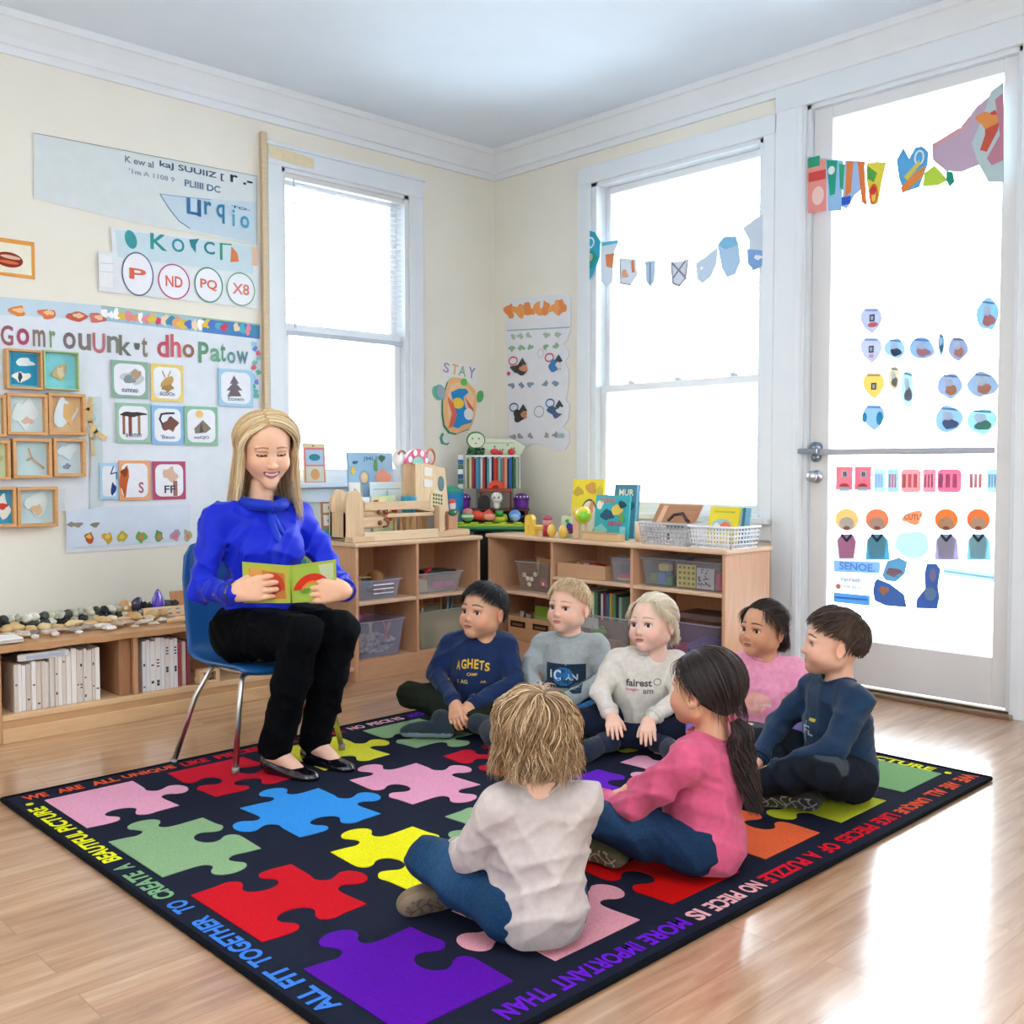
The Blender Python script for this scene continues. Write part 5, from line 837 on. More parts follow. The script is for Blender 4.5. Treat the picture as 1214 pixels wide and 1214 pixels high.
# cards and books standing at the back on cabinet A
def scard(lab, x, y, z, w, h, tilt, cols, nm='picture_card', cat='card', th=.004, mat='paper', rz=0):
    g = G(); g.at((0, 0, 0), rotx(R(90)))
    g.prism([(-w / 2, 0), (w / 2, 0), (w / 2, h), (-w / 2, h)], -th, 0, cols[0])
    for i, s in enumerate(cols[1:]):
        k, c = s[0], s[-1]; zz = .0006 * (i + 1)
        if k == 'r': g.prism([(s[1] * w, s[2] * h), (s[3] * w, s[2] * h), (s[3] * w, s[4] * h), (s[1] * w, s[4] * h)], -.0005, zz, c)
        elif k == 'e': g.prism(ellp(s[3] * w, s[4] * h, 18, s[1] * w, s[2] * h), -.0005, zz, c)
        elif k == 't': sv = g.t.copy(); g.t = g.t + g.Rm @ np.array([s[2] * w, s[3] * h, 0]); g.text(s[1], s[4] * w, s[5] * h, c, z=zz, bold=.02); g.t = sv
        elif k == 'b': P = blob(0, 0, s[3] * w, s[4] * h, s[5], 14, .2)[1]; P = [(p[0] + s[1] * w, p[1] + s[2] * h) for p in P]; g.prism(P, -.0005, zz, c)
    g.at(); return tag(g.build(nm, mat), lab, cat, loc=(x, y, z), rot=(-tilt, 0, rz))
def P_(px, py, yy): p = at(px, py, 1, yy); return p
zs = 1.006
q_ = P_(374, 576, 4.93); scard('orange and pink card with a blue and a green picture on the window sill', q_[0], 4.93, q_[2], .145, .24, R(3), ['#e9cfa4', ('r', -.46, .06, .46, .9, '#ea7c7c'), ('r', -.4, .5, .4, .85, '#b9cbe0'), ('r', -.4, .1, .4, .46, '#dcdcc4'), ('e', 0, .67, .26, .08, '#3f8a94'), ('e', 0, .27, .2, .13, '#e8a468'), ('e', -.05, .94, .05, .02, '#3f9c8c')])
q_ = P_(443, 574, 4.63); scard('large light blue picture book standing at the left window', q_[0], 4.625, .7095, .30, .465, R(4), ['#9fc8e4', ('t', 'JMLE', 0, .92, .36, .06, '#5f8fb4'), ('e', -.17, .70, .12, .085, '#8fb0cc'), ('e', -.17, .70, .08, .065, '#f2c89c'), ('e', -.17, .715, .05, .035, '#f4e0a4'), ('b', .26, .70, .16, .09, 4, '#f0a890'), ('b', .1, .84, .05, .07, 6, '#6fae6c'), ('b', .25, .93, .06, .04, 8, '#4f7c5c'), ('b', -.42, .78, .04, .05, 3, '#e8c45a'), ('b', -.36, .88, .06, .02, 2, '#48708c')], 'picture_book', 'book', .02)
q_ = P_(424, 575, 4.59); scard('narrow white card with a small drawing in front of the blue book', q_[0], 4.59, .7095, .083, .30, R(4), ['#f0ece6', ('r', .38, 0, .5, 1, '#b9a894'), ('b', -.05, .8, .25, .08, 3, '#8fb0a8'), ('b', 0, .7, .2, .08, 6, '#6a8a7c')])
q_ = P_(461, 575, 4.585); scard('white card with a row of pink figures in front of the blue book', q_[0], 4.585, .7095, .23, .30, R(4), ['#e9f0f2', ('r', -.46, .55, .46, .97, '#dceaf0'), ('r', -.4, .86, .4, .875, '#9cb8c4'), ('r', -.02, .68, .02, .84, '#8fc4b8'), ('t', 'AOBCn 20', 0, .58, .8, .12, '#e46a8c')], 'picture_card')
for lab, x, w, h, cols in (('small card with pink and brown print behind the toy trough', 3.10, .1, .2, ['#ebe0dc', ('r', .3, 0, .5, 1, '#a98868'), ('b', -.05, .8, .3, .08, 2, '#d8687c'), ('b', 0, .55, .3, .05, 3, '#e05a5a')]), ('white card with red and blue print behind the toy trough', 3.22, .13, .22, ['#eaf0f4', ('b', 0, .82, .35, .1, 5, '#ee8c9c'), ('b', -.1, .6, .3, .08, 6, '#8fb4dc'), ('b', .15, .42, .2, .06, 7, '#7fb0c8')]), ('book cover with green vegetables and tomatoes behind the toy trough', 3.38, .165, .225, ['#d8e4b4', ('b', -.3, .8, .18, .12, 2, '#dc3c3c'), ('b', .05, .75, .3, .1, 3, '#f0c44a'), ('b', 0, .55, .4, .12, 4, '#6a9c3c'), ('b', .15, .5, .16, .12, 5, '#e2503a'), ('b', -.05, .88, .2, .07, 6, '#f4e8a0'), ('b', .4, .7, .14, .14, 7, '#d8303a'), ('b', -.35, .5, .1, .08, 8, '#e86a3a')])):
    scard(lab, x, 4.53, .7095, w, h, R(4), cols)
g = G(); g.lathe([(.033, 0), (.044, .1), (.045, .105), (.041, .105), (.031, .004)], '#3fb0d8', 18); tag(g.build('cyan_cup', 'plastic'), 'cyan plastic cup right of the vegetable book', 'cup', loc=(3.42 + .1, 4.5, ZT + .115))
small('cup_riser', 'wooden block under the cyan cup', 'block', lambda g: g.box(-.04, .04, -.04, .04, 0, .114, '#d8b084', .003), (3.52, 4.5, ZT), mat='wood')
scard('brown framed card with turquoise drawings behind the toy end panel', 2.985 + .05, 4.53, .7095, .13, .2, R(3), ['#b98a64', ('r', -.4, .72, .4, .96, '#efe8dc'), ('e', .1, .85, .28, .08, '#3f9ca0'), ('r', -.4, .38, .4, .66, '#e9ecef'), ('b', 0, .52, .2, .08, 3, '#8fb0d8'), ('r', -.4, .05, .4, .3, '#3fb0b4')])
small('wicker_basket', 'small brown woven basket at the left end of the window cabinet', 'basket', lambda g: (g.lathe([(.035, 0), (.05, .06), (.052, .065), (.046, .065), (.032, .004)], '#9a7458', 16), g.tube([(-.048, 0, .06), (-.03, 0, .1), (0, 0, .115), (.03, 0, .1), (.048, 0, .06)], .004, '#7c5a44', 6)), (2.93 + .06, 4.40 + .06, ZT), mat='cloth') if 0 else None
# ================================================================ CORNER STAND
CRZ = R(-43.8); ux, uy = .722, -.692; vx, vy = .692, .722       # local x to the right of the photo, local y away
CX, CY = 4.22, 4.60
def K(u, v, z): return (CX + u * ux + v * vx, CY + u * uy + v * vy, z)
t = thing('corner_stand', 'dark corner stand between the two cabinets', 'stand', K(0, -.06, 0), CRZ); g = G(); g.box(-.09, .09, -.11, .1, 0, .70, '#16201f', .004); g.build('pedestal', 'plastic', t)
g = G(); g.box(-.235, .235, -.14, .16, .7105, .722, '#1d3a30', .003); g.build('stand_top', 'plastic', t)
g = G(); g.box(-.235, .235, -.155, .0, .723, .74, '#2a9c5c', .004); g.box(-.21, .21, -.15, 0, .74, .755, '#bfd63a', .006)
for i in range(5): g.cyl((-.17 + i * .085, -.13, .755), (-.17 + i * .085, -.13, .765), .025, '#c9dc40', n=14)
tag(g.build('green_tray', 'plastic'), 'green and lime toy tray on the corner stand', 'tray', loc=K(0, -.06, 0), rot=(0, 0, CRZ))
def on(nm, lab, cat, fn, u, v, z, mat='plastic', rz=0): return small(nm, lab, cat, fn, K(u, v, z), (0, 0, CRZ + rz), mat)
on('toy_ball_figure', 'round toy with green, white and pink bands on the green tray', 'toy', lambda g: (g.sph((0, 0, .034), (.04, .036, .034), '#6fbe7c'), g.sph((0, 0, .06), (.032, .03, .022), '#e88a8c'), g.lathe([(.041, .028), (.042, .036), (.041, .042)], '#e6ecd8', 18, caps=False)), -.125, -.17, .766)
on('toy_caterpillar', 'red and orange wavy toy on the green tray', 'toy', lambda g: (g.tube([(-.07, 0, .04), (-.04, 0, .04), (0, 0, .03), (.03, 0, .045), (.055, 0, .03)], [.02, .028, .024, .032, .02], '#ea5238', 10), g.sph((.035, -.02, .028), (.04, .02, .022), '#f09a84')), -.03, -.17, .768)
on('toy_caterpillar', 'lime green toy block animal on the green tray', 'toy', lambda g: (g.box(-.045, .045, -.025, .025, 0, .045, '#9cc42c', .014), g.cyl((-.025, -.026, .05), (.02, -.026, .05), .018, '#3f9c3c'), g.box(-.02, .03, -.03, -.02, .012, .03, '#d8dc4a', .004)), .065, -.17, .766)
on('toy_bird', 'blue ball shaped toy bird on the green tray', 'toy', lambda g: (g.sph((0, 0, .036), (.036, .034, .036), '#5f9ce0'), g.sph((.0, -.012, .03), (.028, .028, .026), '#9cc0ee'), g.lathe([(.012, 0), (.0, .03)], '#2f5c94', 10, (.034, 0, .03), roty(1.4))), .155, -.17, .766)
# stand shelf with purple cups, arch, figure
t = thing('mini_shelf', 'dark reddish brown small shelf standing behind the tray toys', 'shelf', K(0, .0, .723), CRZ); RB = '#6a3326'
for x in (-.235, .215): g = G(); g.box(x, x + .02, -.02, .1, 0, .10, RB, .003); g.build('side_panel', 'woodx', t)
g = G(); g.box(-.225, .225, .08, .1, 0, .1, '#3c2018'); g.build('back_panel', 'woodx', t)
g = G(); g.box(-.245, .245, -.03, .11, .10, .114, '#5a2f26', .003); g.build('shelf', 'woodx', t)
g = G(); g.box(-.06, .135, -.005, .1, .215, .235, '#a8482f', .004); g.build('shelf', 'woodx', t)
g = G(); g.box(-.06, -.05, .05, .1, .114, .215, RB); g.box(.125, .135, .05, .1, .114, .215, RB); g.build('support', 'woodx', t)
for i, (u, c) in enumerate(((-.165, 0), (.195, 1))):
    on('purple_cup', ['purple cup with white spots left of the black arch', 'purple cup with white spots at the right of the corner shelf'][i], 'cup', lambda g: (g.lathe([(.042, 0), (.044, .01), (.046, .05), (.048, .06)], '#6a2c9c', 20), g.lathe([(.05, .052), (.052, .06), (.045, .078), (.025, .09), (.004, .093)], '#5a2484', 20), [g.sph((.045 * math.cos(a), .045 * math.sin(a), .072), .006, '#f0eaf4', 6, 5) for a in (3.6, 4.1, 4.6, 5.1, 5.6)]), u, -.01 + .03, .838)
def arch(r1, r2, w, c):
    def f(g): g.at((0, 0, 0), rotx(R(90))); A = [math.pi * k / 14 for k in range(15)]; g.prism([(r1 * math.cos(a), r1 * math.sin(a)) for a in A] + [(r2 * math.cos(a), r2 * math.sin(a)) for a in A[::-1]], -w, 0, c); g.at()
    return f
on('black_arch', 'black arched toy on the corner shelf', 'toy', lambda g: (g.at((0, 0, 0), rotx(R(90))), g.prism([(-.038, 0), (.038, 0)] + [(.038 * math.cos(a), .045 + .036 * math.sin(a)) for a in [math.pi * k / 12 for k in range(13)]], -.04, 0, '#14161a'), g.at()), -.035, .02, .838)
def whitefig(g):
    g.sph((0, 0, .065), (.036, .026, .036), '#f1ece4'); g.box(-.02, .02, -.018, .018, 0, .045, '#efe8dc', .01)
    for x in (-.014, .012): g.sph((x, -.024, .068), (.006, .004, .007), '#8c8078', 8, 6)
    g.tube([(-.012, -.022, .044), (0, -.025, .04), (.012, -.022, .044)], .0018, '#8c8078', 5)
on('white_figure', 'small white figure with a round head beside the black arch', 'figurine', whitefig, .045, -.0, .838)
on('red_arch', 'bright red toy arch on the upper corner shelf', 'toy', arch(.052, .022, .05, '#ea4830'), .04, .03, .959)
g = G()
# rack of books
t = thing('book_rack', 'white wire book rack holding upright books in the corner', 'book rack', K(.02, .07, .958), CRZ); RW = .30; 
for s in (-1, 1): g = G(); g.box(s * .165 - .004, s * .165 + .004, -.03, .09, 0, .205, '#e6efe8', .002); g.build('rack_side', 'plastic', t)
g = G(); g.box(-.165, .165, -.034, -.028, .196, .206, '#f0f2f0', .002); g.box(-.165, .165, .085, .09, 0, .206, '#e6e8e4'); g.build('rack_frame', 'plastic', t)
cols = ['#7c8a4a', '#e9d8a8', '#a8505c', '#7c2f3c', '#58a0c8', '#3f88a8', '#d8e0d8', '#c8483c', '#2c3a44', '#5ca8b8', '#e8ece8', '#203050', '#d84a34', '#b83a38', '#8fc0a8', '#48909c', '#e05a3c', '#e4a890', '#1f3f3c', '#3f6ad0', '#28503c', '#4a7a5c', '#b8c8a8']
u = -.158
for i, c in enumerate(cols):
    wv = .0132; on('rack_book', 'upright %s book in the corner rack, number of stripes from the left counted past its neighbours' % c if 0 else 'thin upright book in the white corner rack', 'book', lambda g: g.box(0, wv - .0012, 0, .1, 0, .185 + .006 * (i % 3), c, .001), .02 + u, .045, .959, 'paper')['group'] = 'thin books in the corner rack'; u += wv + .0005
on('leafy_bunch', 'dark green leafy bunch on top of the book rack', 'leaves', lambda g: [g.sph((random.Random(i).uniform(-.05, .05), random.Random(i + 50).uniform(-.02, .02), random.Random(i + 90).uniform(0, .04)), (.014, .008, .01), ['#1f5a34', '#2f7a44', '#173f28'][i % 3], 7, 5, Rm=rotz(i)) for i in range(40)], -.085, .06, 1.165)['kind'] = 'stuff'
for i, (u, s, lab) in enumerate(((.03, .02, 'red tomato toy at the middle of the book rack top'), (.065, .014, 'small red apple toy beside the tomato toy'), (.135, .019, 'red toy fruit at the right of the book rack top'))): on('toy_fruit', lab, 'toy fruit', lambda g: (g.sph((0, 0, s), (s * 1.3, s, s), '#e03a3c'), g.lathe([(.003, 0), (.002, .012)], '#3f7a3c', 6, (0, 0, 2 * s - .004))), u, .05, 1.166)
def frogboard(g):
    g.at((0, 0, 0), rotx(R(90))); g.prism([(-.11, 0), (.165, 0), (.19, .05), (.12, .095), (-.05, .1), (-.1, .07)], -.006, 0, '#dfe8cc'); g.prism(ellp(.06, .055, 18, -.12, .09), -.005, .001, '#3f7a50'); g.prism(ellp(.052, .047, 18, -.118, .088), -.004, .002, '#e6ecd0')
    for x, y in ((-.14, .1), (-.1, .1), (-.12, .07), (0, .05), (.08, .06), (.05, .03), (.12, .04)): g.prism(ellp(.006, .005, 8, x, y), 0, .0028, '#48805c')
    g.prism([(-.07, .07), (.12, .07), (.12, .074), (-.07, .074)], 0, .0025, '#9cb0a0'); g.at()
on('frog_board', 'pale green board with a frog head behind the book rack', 'cut-out', frogboard, .03, .20, 1.17, 'paper')
on('board_prop', 'grey box behind the book rack holding the pale green board', 'box', lambda g: g.box(-.12, .12, 0, .02, 0, .46, '#cfcac0', .003), .03, .205, .723, 'paper')
on('side_pattern_tower', 'narrow blue and white patterned tower left of the book rack', 'toy', lambda g: [g.box(-.016, .016, -.02, .02, .03 * k, .03 * k + .028, ['#2f6a9c', '#e8ecf0', '#3f7c64'][k % 3], .003) for k in range(11)], -.178, .05, .838)
# ================================================================ THINGS ON CABINET B
def BT(px, py, d=.0): p = at(px, py, 0, 3.98 + d); return p
def TB(u, d): return B(u, d, ZT)
def yarch(g):
    g.at((0, 0, 0), rotx(R(90))); A = [math.pi * k / 12 for k in range(13)]
    g.prism([(-.045, 0), (-.03, 0)] + [(-.017 + .013 * -math.cos(a), .035 + .02 * math.sin(a)) for a in A] + [(-.004, 0), (.012, 0), (.014, .05)] + [(-.015 + .03 * math.cos(a), .085 + .03 * math.sin(a)) for a in A] + [(-.047, .06)], -.03, 0, '#f4c94e'); g.at()
small('yellow_animal', 'yellow wooden long-legged animal at the left end of the long cabinet', 'wooden toy', yarch, TB(.27, .08), (0, 0, QB))
small('yellow_animal', 'low yellow wooden animal right of the long-legged one', 'wooden toy', lambda g: (g.box(-.05, .05, 0, .03, .03, .06, '#f2c44a', .008), g.box(-.048, -.03, 0, .03, 0, .035, '#f2c44a', .003), g.box(.03, .048, 0, .03, 0, .035, '#f2c44a', .003)), TB(.36, .06), (0, 0, QB))
small('peg_doll', 'small peg doll in red and pink on the long cabinet', 'figurine', lambda g: (g.cyl((0, 0, 0), (0, 0, .06), .028, '#b8283c'), g.sph((0, 0, .078), .028, '#f0a4a0'), g.sph((0, 0, .1), (.03, .03, .02), '#b85a6c')), TB(.425, .06), (0, 0, QB))
for i, u in enumerate((.49, .575)): small('yellow_egg', ['left yellow wooden egg on the long cabinet', 'right yellow wooden egg on the long cabinet'][i], 'egg', lambda g: g.sph((0, 0, .036), (.026, .024, .036), '#f6c652'), TB(u, .025), (0, 0, QB), 'shiny')
def scb(lab, px, pyb, d, w, h, cols, nm='picture_book', cat='book', th=.012, tilt=R(6), rz=0):
    p = at(px, pyb, 0, 3.98 + d); return scard(lab, p[0], p[1], ZT, w, h, tilt, cols, nm, cat, th, rz=QB + rz)
scb('small card with blue and red berries on the long cabinet', 676, 628, .10, .15, .115, ['#cfe0b4', ('b', -.1, .5, .14, .2, 2, '#2f4ab8'), ('b', .12, .4, .14, .2, 3, '#b83a4c'), ('b', .02, .3, .1, .15, 4, '#7a2c64'), ('b', -.2, .75, .1, .1, 5, '#58a04c')], 'picture_card', 'card')
scb('tall yellow picture book with a white arch at the left of the middle window', 693, 625, .24, .23, .315, ['#f0d838', ('r', -.5, .0, -.2, .3, '#5f8a3c'), ('e', .08, .34, .28, .32, '#5c6a3c'), ('e', .08, .32, .25, .3, '#f2e6cc'), ('b', -.3, .78, .14, .08, 3, '#c9a83a'), ('b', .1, .85, .18, .1, 5, '#d8a04a'), ('b', .16, .5, .08, .1, 6, '#e8946a'), ('b', .38, .8, .08, .08, 7, '#c9b84a')])
scb('dark teal picture book behind the turquoise one', 739, 625, .27, .17, .29, ['#4a8494', ('t', 'MUR', -.0, .85, .6, .12, '#e8e4c8'), ('b', .0, .6, .3, .15, 4, '#2f5c5c'), ('r', .42, 0, .5, 1, '#8fc0dc')])
scb('turquoise picture book with animal drawings on the wooden display stand', 723, 630, .13, .235, .235, ['#3fb4bc', ('t', 'CDPOU', -.15, .88, .42, .12, '#e8644a'), ('b', -.36, .78, .1, .1, 2, '#f2ead8'), ('b', -.12, .55, .18, .12, 3, '#2a5c74'), ('b', .15, .66, .14, .12, 4, '#e8c85a'), ('b', .3, .5, .1, .1, 5, '#6aa85a'), ('t', 'EBDD', .12, .36, .4, .1, '#c83a6c'), ('b', -.3, .2, .16, .12, 7, '#8fd0c4'), ('r', .28, 0, .44, .3, '#8fd8e0'), ('b', .3, .8, .1, .08, 9, '#2c4a58')])
small('display_stand', 'low wooden display stand under the turquoise book', 'stand', lambda g: (g.box(-.125, .125, -.03, .03, 0, .035, '#e6c08e', .004), g.box(-.125, .125, -.03, -.022, .035, .045, '#d8ac78', .002)), TB(.845, .045), (0, 0, QB), 'woodx')
small('peach_wooden_hand', 'peach coloured wooden upright left of the yellow-green ball', 'wooden toy', lambda g: (g.box(-.02, .02, 0, .03, 0, .13, '#f0c4a0', .008), g.box(-.02, .05, .005, .028, .1, .13, '#f0c4a0', .008), g.sph((-.0, .015, .14), (.024, .014, .03), '#efb48c')), TB(.665, .02), (0, 0, QB))
small('toy_ball', 'yellow ball with a green patch in front of the turquoise book', 'ball', lambda g: (g.sph((0, 0, 0), .046, '#f4e03a', 24, 16), g.sph((.014, -.012, -.004), (.036, .036, .034), '#8fdc2e', 18, 12), g.cyl((0, .02, -.13), (0, .02, -.03), .008, '#f0c4a0')), (lambda p: (p[0], p[1], ZT + .13))(TB(.735, .01)), (0, 0, QB), 'shiny')
small('wooden_cup', 'pale wooden cup left of the clear basket', 'cup', lambda g: g.lathe([(.035, 0), (.038, .1), (.033, .1), (.03, .01)], '#efcfa8', 18), TB(1.01, .16), (0, 0, QB), 'wood')
def basket(lab, u, d, w, dp, h, c, mat, holes, nm, wood=None):
    t = thing(nm, lab, 'basket', B(u, d, ZT), QB); g = G(); tp = .9; nx = 14; nz = 4
    # lattice of slats and rails, tapered
    def pt(a, z): s = tp + (1 - tp) * z / h; return s
    for side in range(4):
        L = w if side in (0, 2) else dp; n = nx if side in (0, 2) else 9
        for i in range(n + 1):
            f = -.5 + i / n; P = []
            for z in (0, h):
                s = pt(0, z); x, y = {0: (f * w, -dp / 2), 1: (w / 2, f * dp), 2: (f * w, dp / 2), 3: (-w / 2, f * dp)}[side]; P.append((x * s, y * s, z))
            g.cyl(P[0], P[1], .0042, c, n=5)
        for j in range(nz + 2):
            z = h * j / (nz + 1); s = pt(0, z); 
            a, b = {0: ((-w / 2, -dp / 2), (w / 2, -dp / 2)), 1: ((w / 2, -dp / 2), (w / 2, dp / 2)), 2: ((w / 2, dp / 2), (-w / 2, dp / 2)), 3: ((-w / 2, dp / 2), (-w / 2, -dp / 2))}[side]
            g.cyl((a[0] * s, a[1] * s, z), (b[0] * s, b[1] * s, z), .0045 if 0 < j < nz + 1 else .006, c, n=5)
    g.build('lattice', mat, t)
    g = G(); g.box(-w / 2 * tp, w / 2 * tp, -dp / 2 * tp, dp / 2 * tp, 0.001, .006, c); g.build('basket_floor', mat, t)
    g = G(); g.tube([(x, y, h) for x, y in rrect(w + .012, dp + .012, .02, 3)], .007, c, 6, closed=True); g.build('rim', mat, t); return t
basket('clear lattice basket with printed papers on the long cabinet', 1.245, .14, .30, .22, .105, '#e4e2e4', 'frost', 0, 'clear_basket')
small('printed_papers', 'white printed papers inside the clear basket', 'papers', lambda g: (g.box(-.125, -.01, -.004, 0, .01, .095, '#ece8e6'), g.box(.0, .125, -.004, 0, .01, .095, '#e2e4e0'), g.box(.01, .12, -.005, -.004, .07, .09, '#4f7868'), g.box(.01, .03, -.005, -.004, .02, .05, '#2a3a34'), [g.box(-.12, -.02, -.005, -.004, .02 + k * .014, .025 + k * .014, '#a8a4a0') for k in range(4)]), B(1.245, .05, ZT + .008), (0, 0, QB), 'paper')
g = G(); g.box(-.135, .135, -.006, .0, 0, .13, '#c08a5e', .002); g.box(-.128, .128, -.008, -.006, .01, .12, '#b07a54'); g.tube([(-.03, -.01, .02), (-.01, -.01, .06), (.04, -.01, .07), (.08, -.01, .03), (.1, -.01, .02)], .009, '#3c3034', 6); g.box(-.1, -.07, -.0095, -.008, .01, .115, '#e2b48c')
tag(g.build('wooden_puzzle', 'woodx'), 'brown framed picture board leaning out of the clear basket', 'picture board', loc=B(1.225, .13, ZT + .09), rot=(R(-38), R(0), QB))
basket('white plastic lattice basket at the right end of the long cabinet', 1.52, .15, .25, .24, .10, '#f2f2f6', 'plastic', 0, 'white_basket')
scard('yellow picture book sticking out of the white basket', *B(1.505, .14, 0)[:2], ZT + .012, .17, .185, R(14), ['#f0d83c', ('t', 'Concorep', 0, .86, .7, .07, '#7fa83c'), ('e', -.05, .5, .33, .17, '#9cc8cc'), ('b', .08, .5, .16, .1, 3, '#ee7c5c'), ('b', -.2, .48, .1, .08, 4, '#e8e4d0')], 'picture_book', 'book', .01, rz=QB)
scard('blue edged thin book right of the yellow one in the white basket', *B(1.61, .17, 0)[:2], ZT + .012, .05, .18, R(10), ['#7fb4cc', ('r', -.3, 0, 0, 1, '#3f7c98')], 'picture_book', 'book', .01, rz=QB)

# ================================================================ PEOPLE: signed distance modelling helpers
A_ = lambda *v: np.array(v, float)
class SD:
    def __init__(s, lo, hi, h):
        s.lo = np.array(lo, float); s.h = h; s.n = np.ceil((np.array(hi, float) - s.lo) / h).astype(int) + 1
        s.ax = [(s.lo[i] + h * np.arange(s.n[i])).astype(np.float32) for i in range(3)]; s.D = np.full(s.n, 1.0, np.float32)
    def _w(s, lo, hi, m):
        a = np.clip(np.floor((np.array(lo) - m - s.lo) / s.h).astype(int), 0, s.n); b = np.clip(np.ceil((np.array(hi) + m - s.lo) / s.h).astype(int) + 1, 0, s.n)
        sl = tuple(slice(a[i], b[i]) for i in range(3)); X = s.ax[0][sl[0]][:, None, None]; Y = s.ax[1][sl[1]][None, :, None]; Z = s.ax[2][sl[2]][None, None, :]
        return sl, X, Y, Z, all(b > a)
    def _op(s, sl, d, k, op):
        a = s.D[sl]; k = max(k, 1e-5)
        if op == 'u': h = np.maximum(k - np.abs(a - d), 0) / k; s.D[sl] = np.minimum(a, d) - h * h * k * .25
        elif op == 's': d = -d; h = np.maximum(k - np.abs(a - d), 0) / k; s.D[sl] = np.maximum(a, d) + h * h * k * .25
    def cap(s, a, b, ra, rb=None, k=.02, op='u'):
        rb = ra if rb is None else rb; a = A_(*a); b = A_(*b); r = max(ra, rb); sl, X, Y, Z, ok = s._w(np.minimum(a, b) - r, np.maximum(a, b) + r, k + 3 * s.h)
        if not ok: return s
        ab = b - a; L = float(ab @ ab) + 1e-12; t = np.clip(((X - a[0]) * ab[0] + (Y - a[1]) * ab[1] + (Z - a[2]) * ab[2]) / L, 0, 1)
        d = np.sqrt((X - a[0] - t * ab[0]) ** 2 + (Y - a[1] - t * ab[1]) ** 2 + (Z - a[2] - t * ab[2]) ** 2) - (ra + (rb - ra) * t); s._op(sl, d, k, op); return s
    def chain(s, P, r, k=.02):
        for i in range(len(P) - 1): s.cap(P[i], P[i + 1], r[i], r[i + 1], k)
        return s
    def ell(s, c, r, k=.02, Rm=None, op='u'):
        r = (r, r, r) if np.isscalar(r) else r; m = max(r); e = A_(*r) if Rm is None else np.full(3, m); c = A_(*c); sl, X, Y, Z, ok = s._w(c - e, c + e, k + 3 * s.h)
        if not ok: return s
        x, y, z = X - c[0], Y - c[1], Z - c[2]
        if Rm is not None: x, y, z = [Rm[0, i] * x + Rm[1, i] * y + Rm[2, i] * z for i in range(3)]
        k0 = np.sqrt((x / r[0]) ** 2 + (y / r[1]) ** 2 + (z / r[2]) ** 2) + 1e-6; k1 = np.sqrt((x / r[0] ** 2) ** 2 + (y / r[1] ** 2) ** 2 + (z / r[2] ** 2) ** 2) + 1e-6
        s._op(sl, k0 * (k0 - 1) / k1, k, op); return s
    def cut(s, p, n, k=.004, rad=None):
        """remove everything on the +n side of the plane through p (optionally only within rad)"""
        p = A_(*p); n = unit(n); r = rad or 9; sl, X, Y, Z, ok = s._w(p - r, p + r, 0); d = (X - p[0]) * n[0] + (Y - p[1]) * n[1] + (Z - p[2]) * n[2]
        if rad: 
            q = np.sqrt((X - p[0]) ** 2 + (Y - p[1]) ** 2 + (Z - p[2]) ** 2) - rad; d = np.minimum(d, -q)
        s._op(sl, -d, k, 's'); return s
    def wrinkle(s, amp, f=30, seed=0, ctr=None, fold=1):
        q = np.random.RandomState(seed); I = np.where(np.abs(s.D) < 4 * s.h); P = np.stack([s.ax[i][I[i]] for i in range(3)], 1).astype(float)
        n = np.zeros(len(P)); w = P @ q.normal(0, 1, (3, 3)) * f * .35 + q.uniform(0, 6, 3)
        for k in range(4):
            d = unit(q.normal(0, 1, 3) * A_(.7, .7, 1.4)); t = P @ d * f * (1 + .35 * k) + 1.6 * np.sin(w[:, k % 3]) + q.uniform(0, 6); n += (1 - np.abs(np.sin(t))) ** 2 * fold / (1 + .3 * k) - .3
        s.D[I] -= (amp * n).astype(np.float32); return s
    def mesh(s, smooth=1):
        D = s.D; S = D < 0; c = [slice(None, -1), slice(1, None)]; cs = [(i, j, k) for i in (0, 1) for j in (0, 1) for k in (0, 1)]
        al = np.ones(tuple(s.n - 1), bool); an = np.zeros(tuple(s.n - 1), bool)
        for (i, j, k) in cs: q = S[c[i], c[j], c[k]]; al &= q; an |= q
        I = np.argwhere(an & ~al); N = len(I); vid = np.full(tuple(s.n - 1), -1, np.int64); vid[tuple(I.T)] = np.arange(N); acc = np.zeros((N, 3)); cnt = np.zeros(N)
        for ax in range(3):
            for o in [(0, 0), (0, 1), (1, 0), (1, 1)]:
                off = np.zeros(3, int); oth = [a for a in range(3) if a != ax]; off[oth[0]], off[oth[1]] = o; e = np.zeros(3, int); e[ax] = 1
                A = I + off; B = A + e; da = D[tuple(A.T)]; db = D[tuple(B.T)]; m = (da < 0) != (db < 0); t = np.where(m, da / (da - db + 1e-12), 0)
                acc[m] += (off + e * t[:, None])[m]; cnt[m] += 1
        V = s.lo + s.h * (I + acc / cnt[:, None]); Fs = []
        for ax in range(3):
            oth = [a for a in range(3) if a != ax]; sl0 = [slice(None)] * 3; sl1 = [slice(None)] * 3; sl0[ax] = slice(None, -1); sl1[ax] = slice(1, None)
            for o in oth:
                sl0[o] = slice(1, -1); sl1[o] = slice(1, -1)
            a = S[tuple(sl0)]; b = S[tuple(sl1)]; E = np.argwhere(a != b); base = E.copy(); base[:, oth[0]] += 1; base[:, oth[1]] += 1; ins = a[tuple(E.T)]
            def vv(d0, d1): q = base.copy(); q[:, oth[0]] -= d0; q[:, oth[1]] -= d1; return vid[tuple(q.T)]
            Q = np.stack([vv(1, 1), vv(0, 1), vv(0, 0), vv(1, 0)], 1); fl = ins if ax != 1 else ~ins; Q[~fl] = Q[~fl][:, ::-1]; Fs.append(Q)
        F = np.concatenate(Fs); F = F[(F >= 0).all(1)]
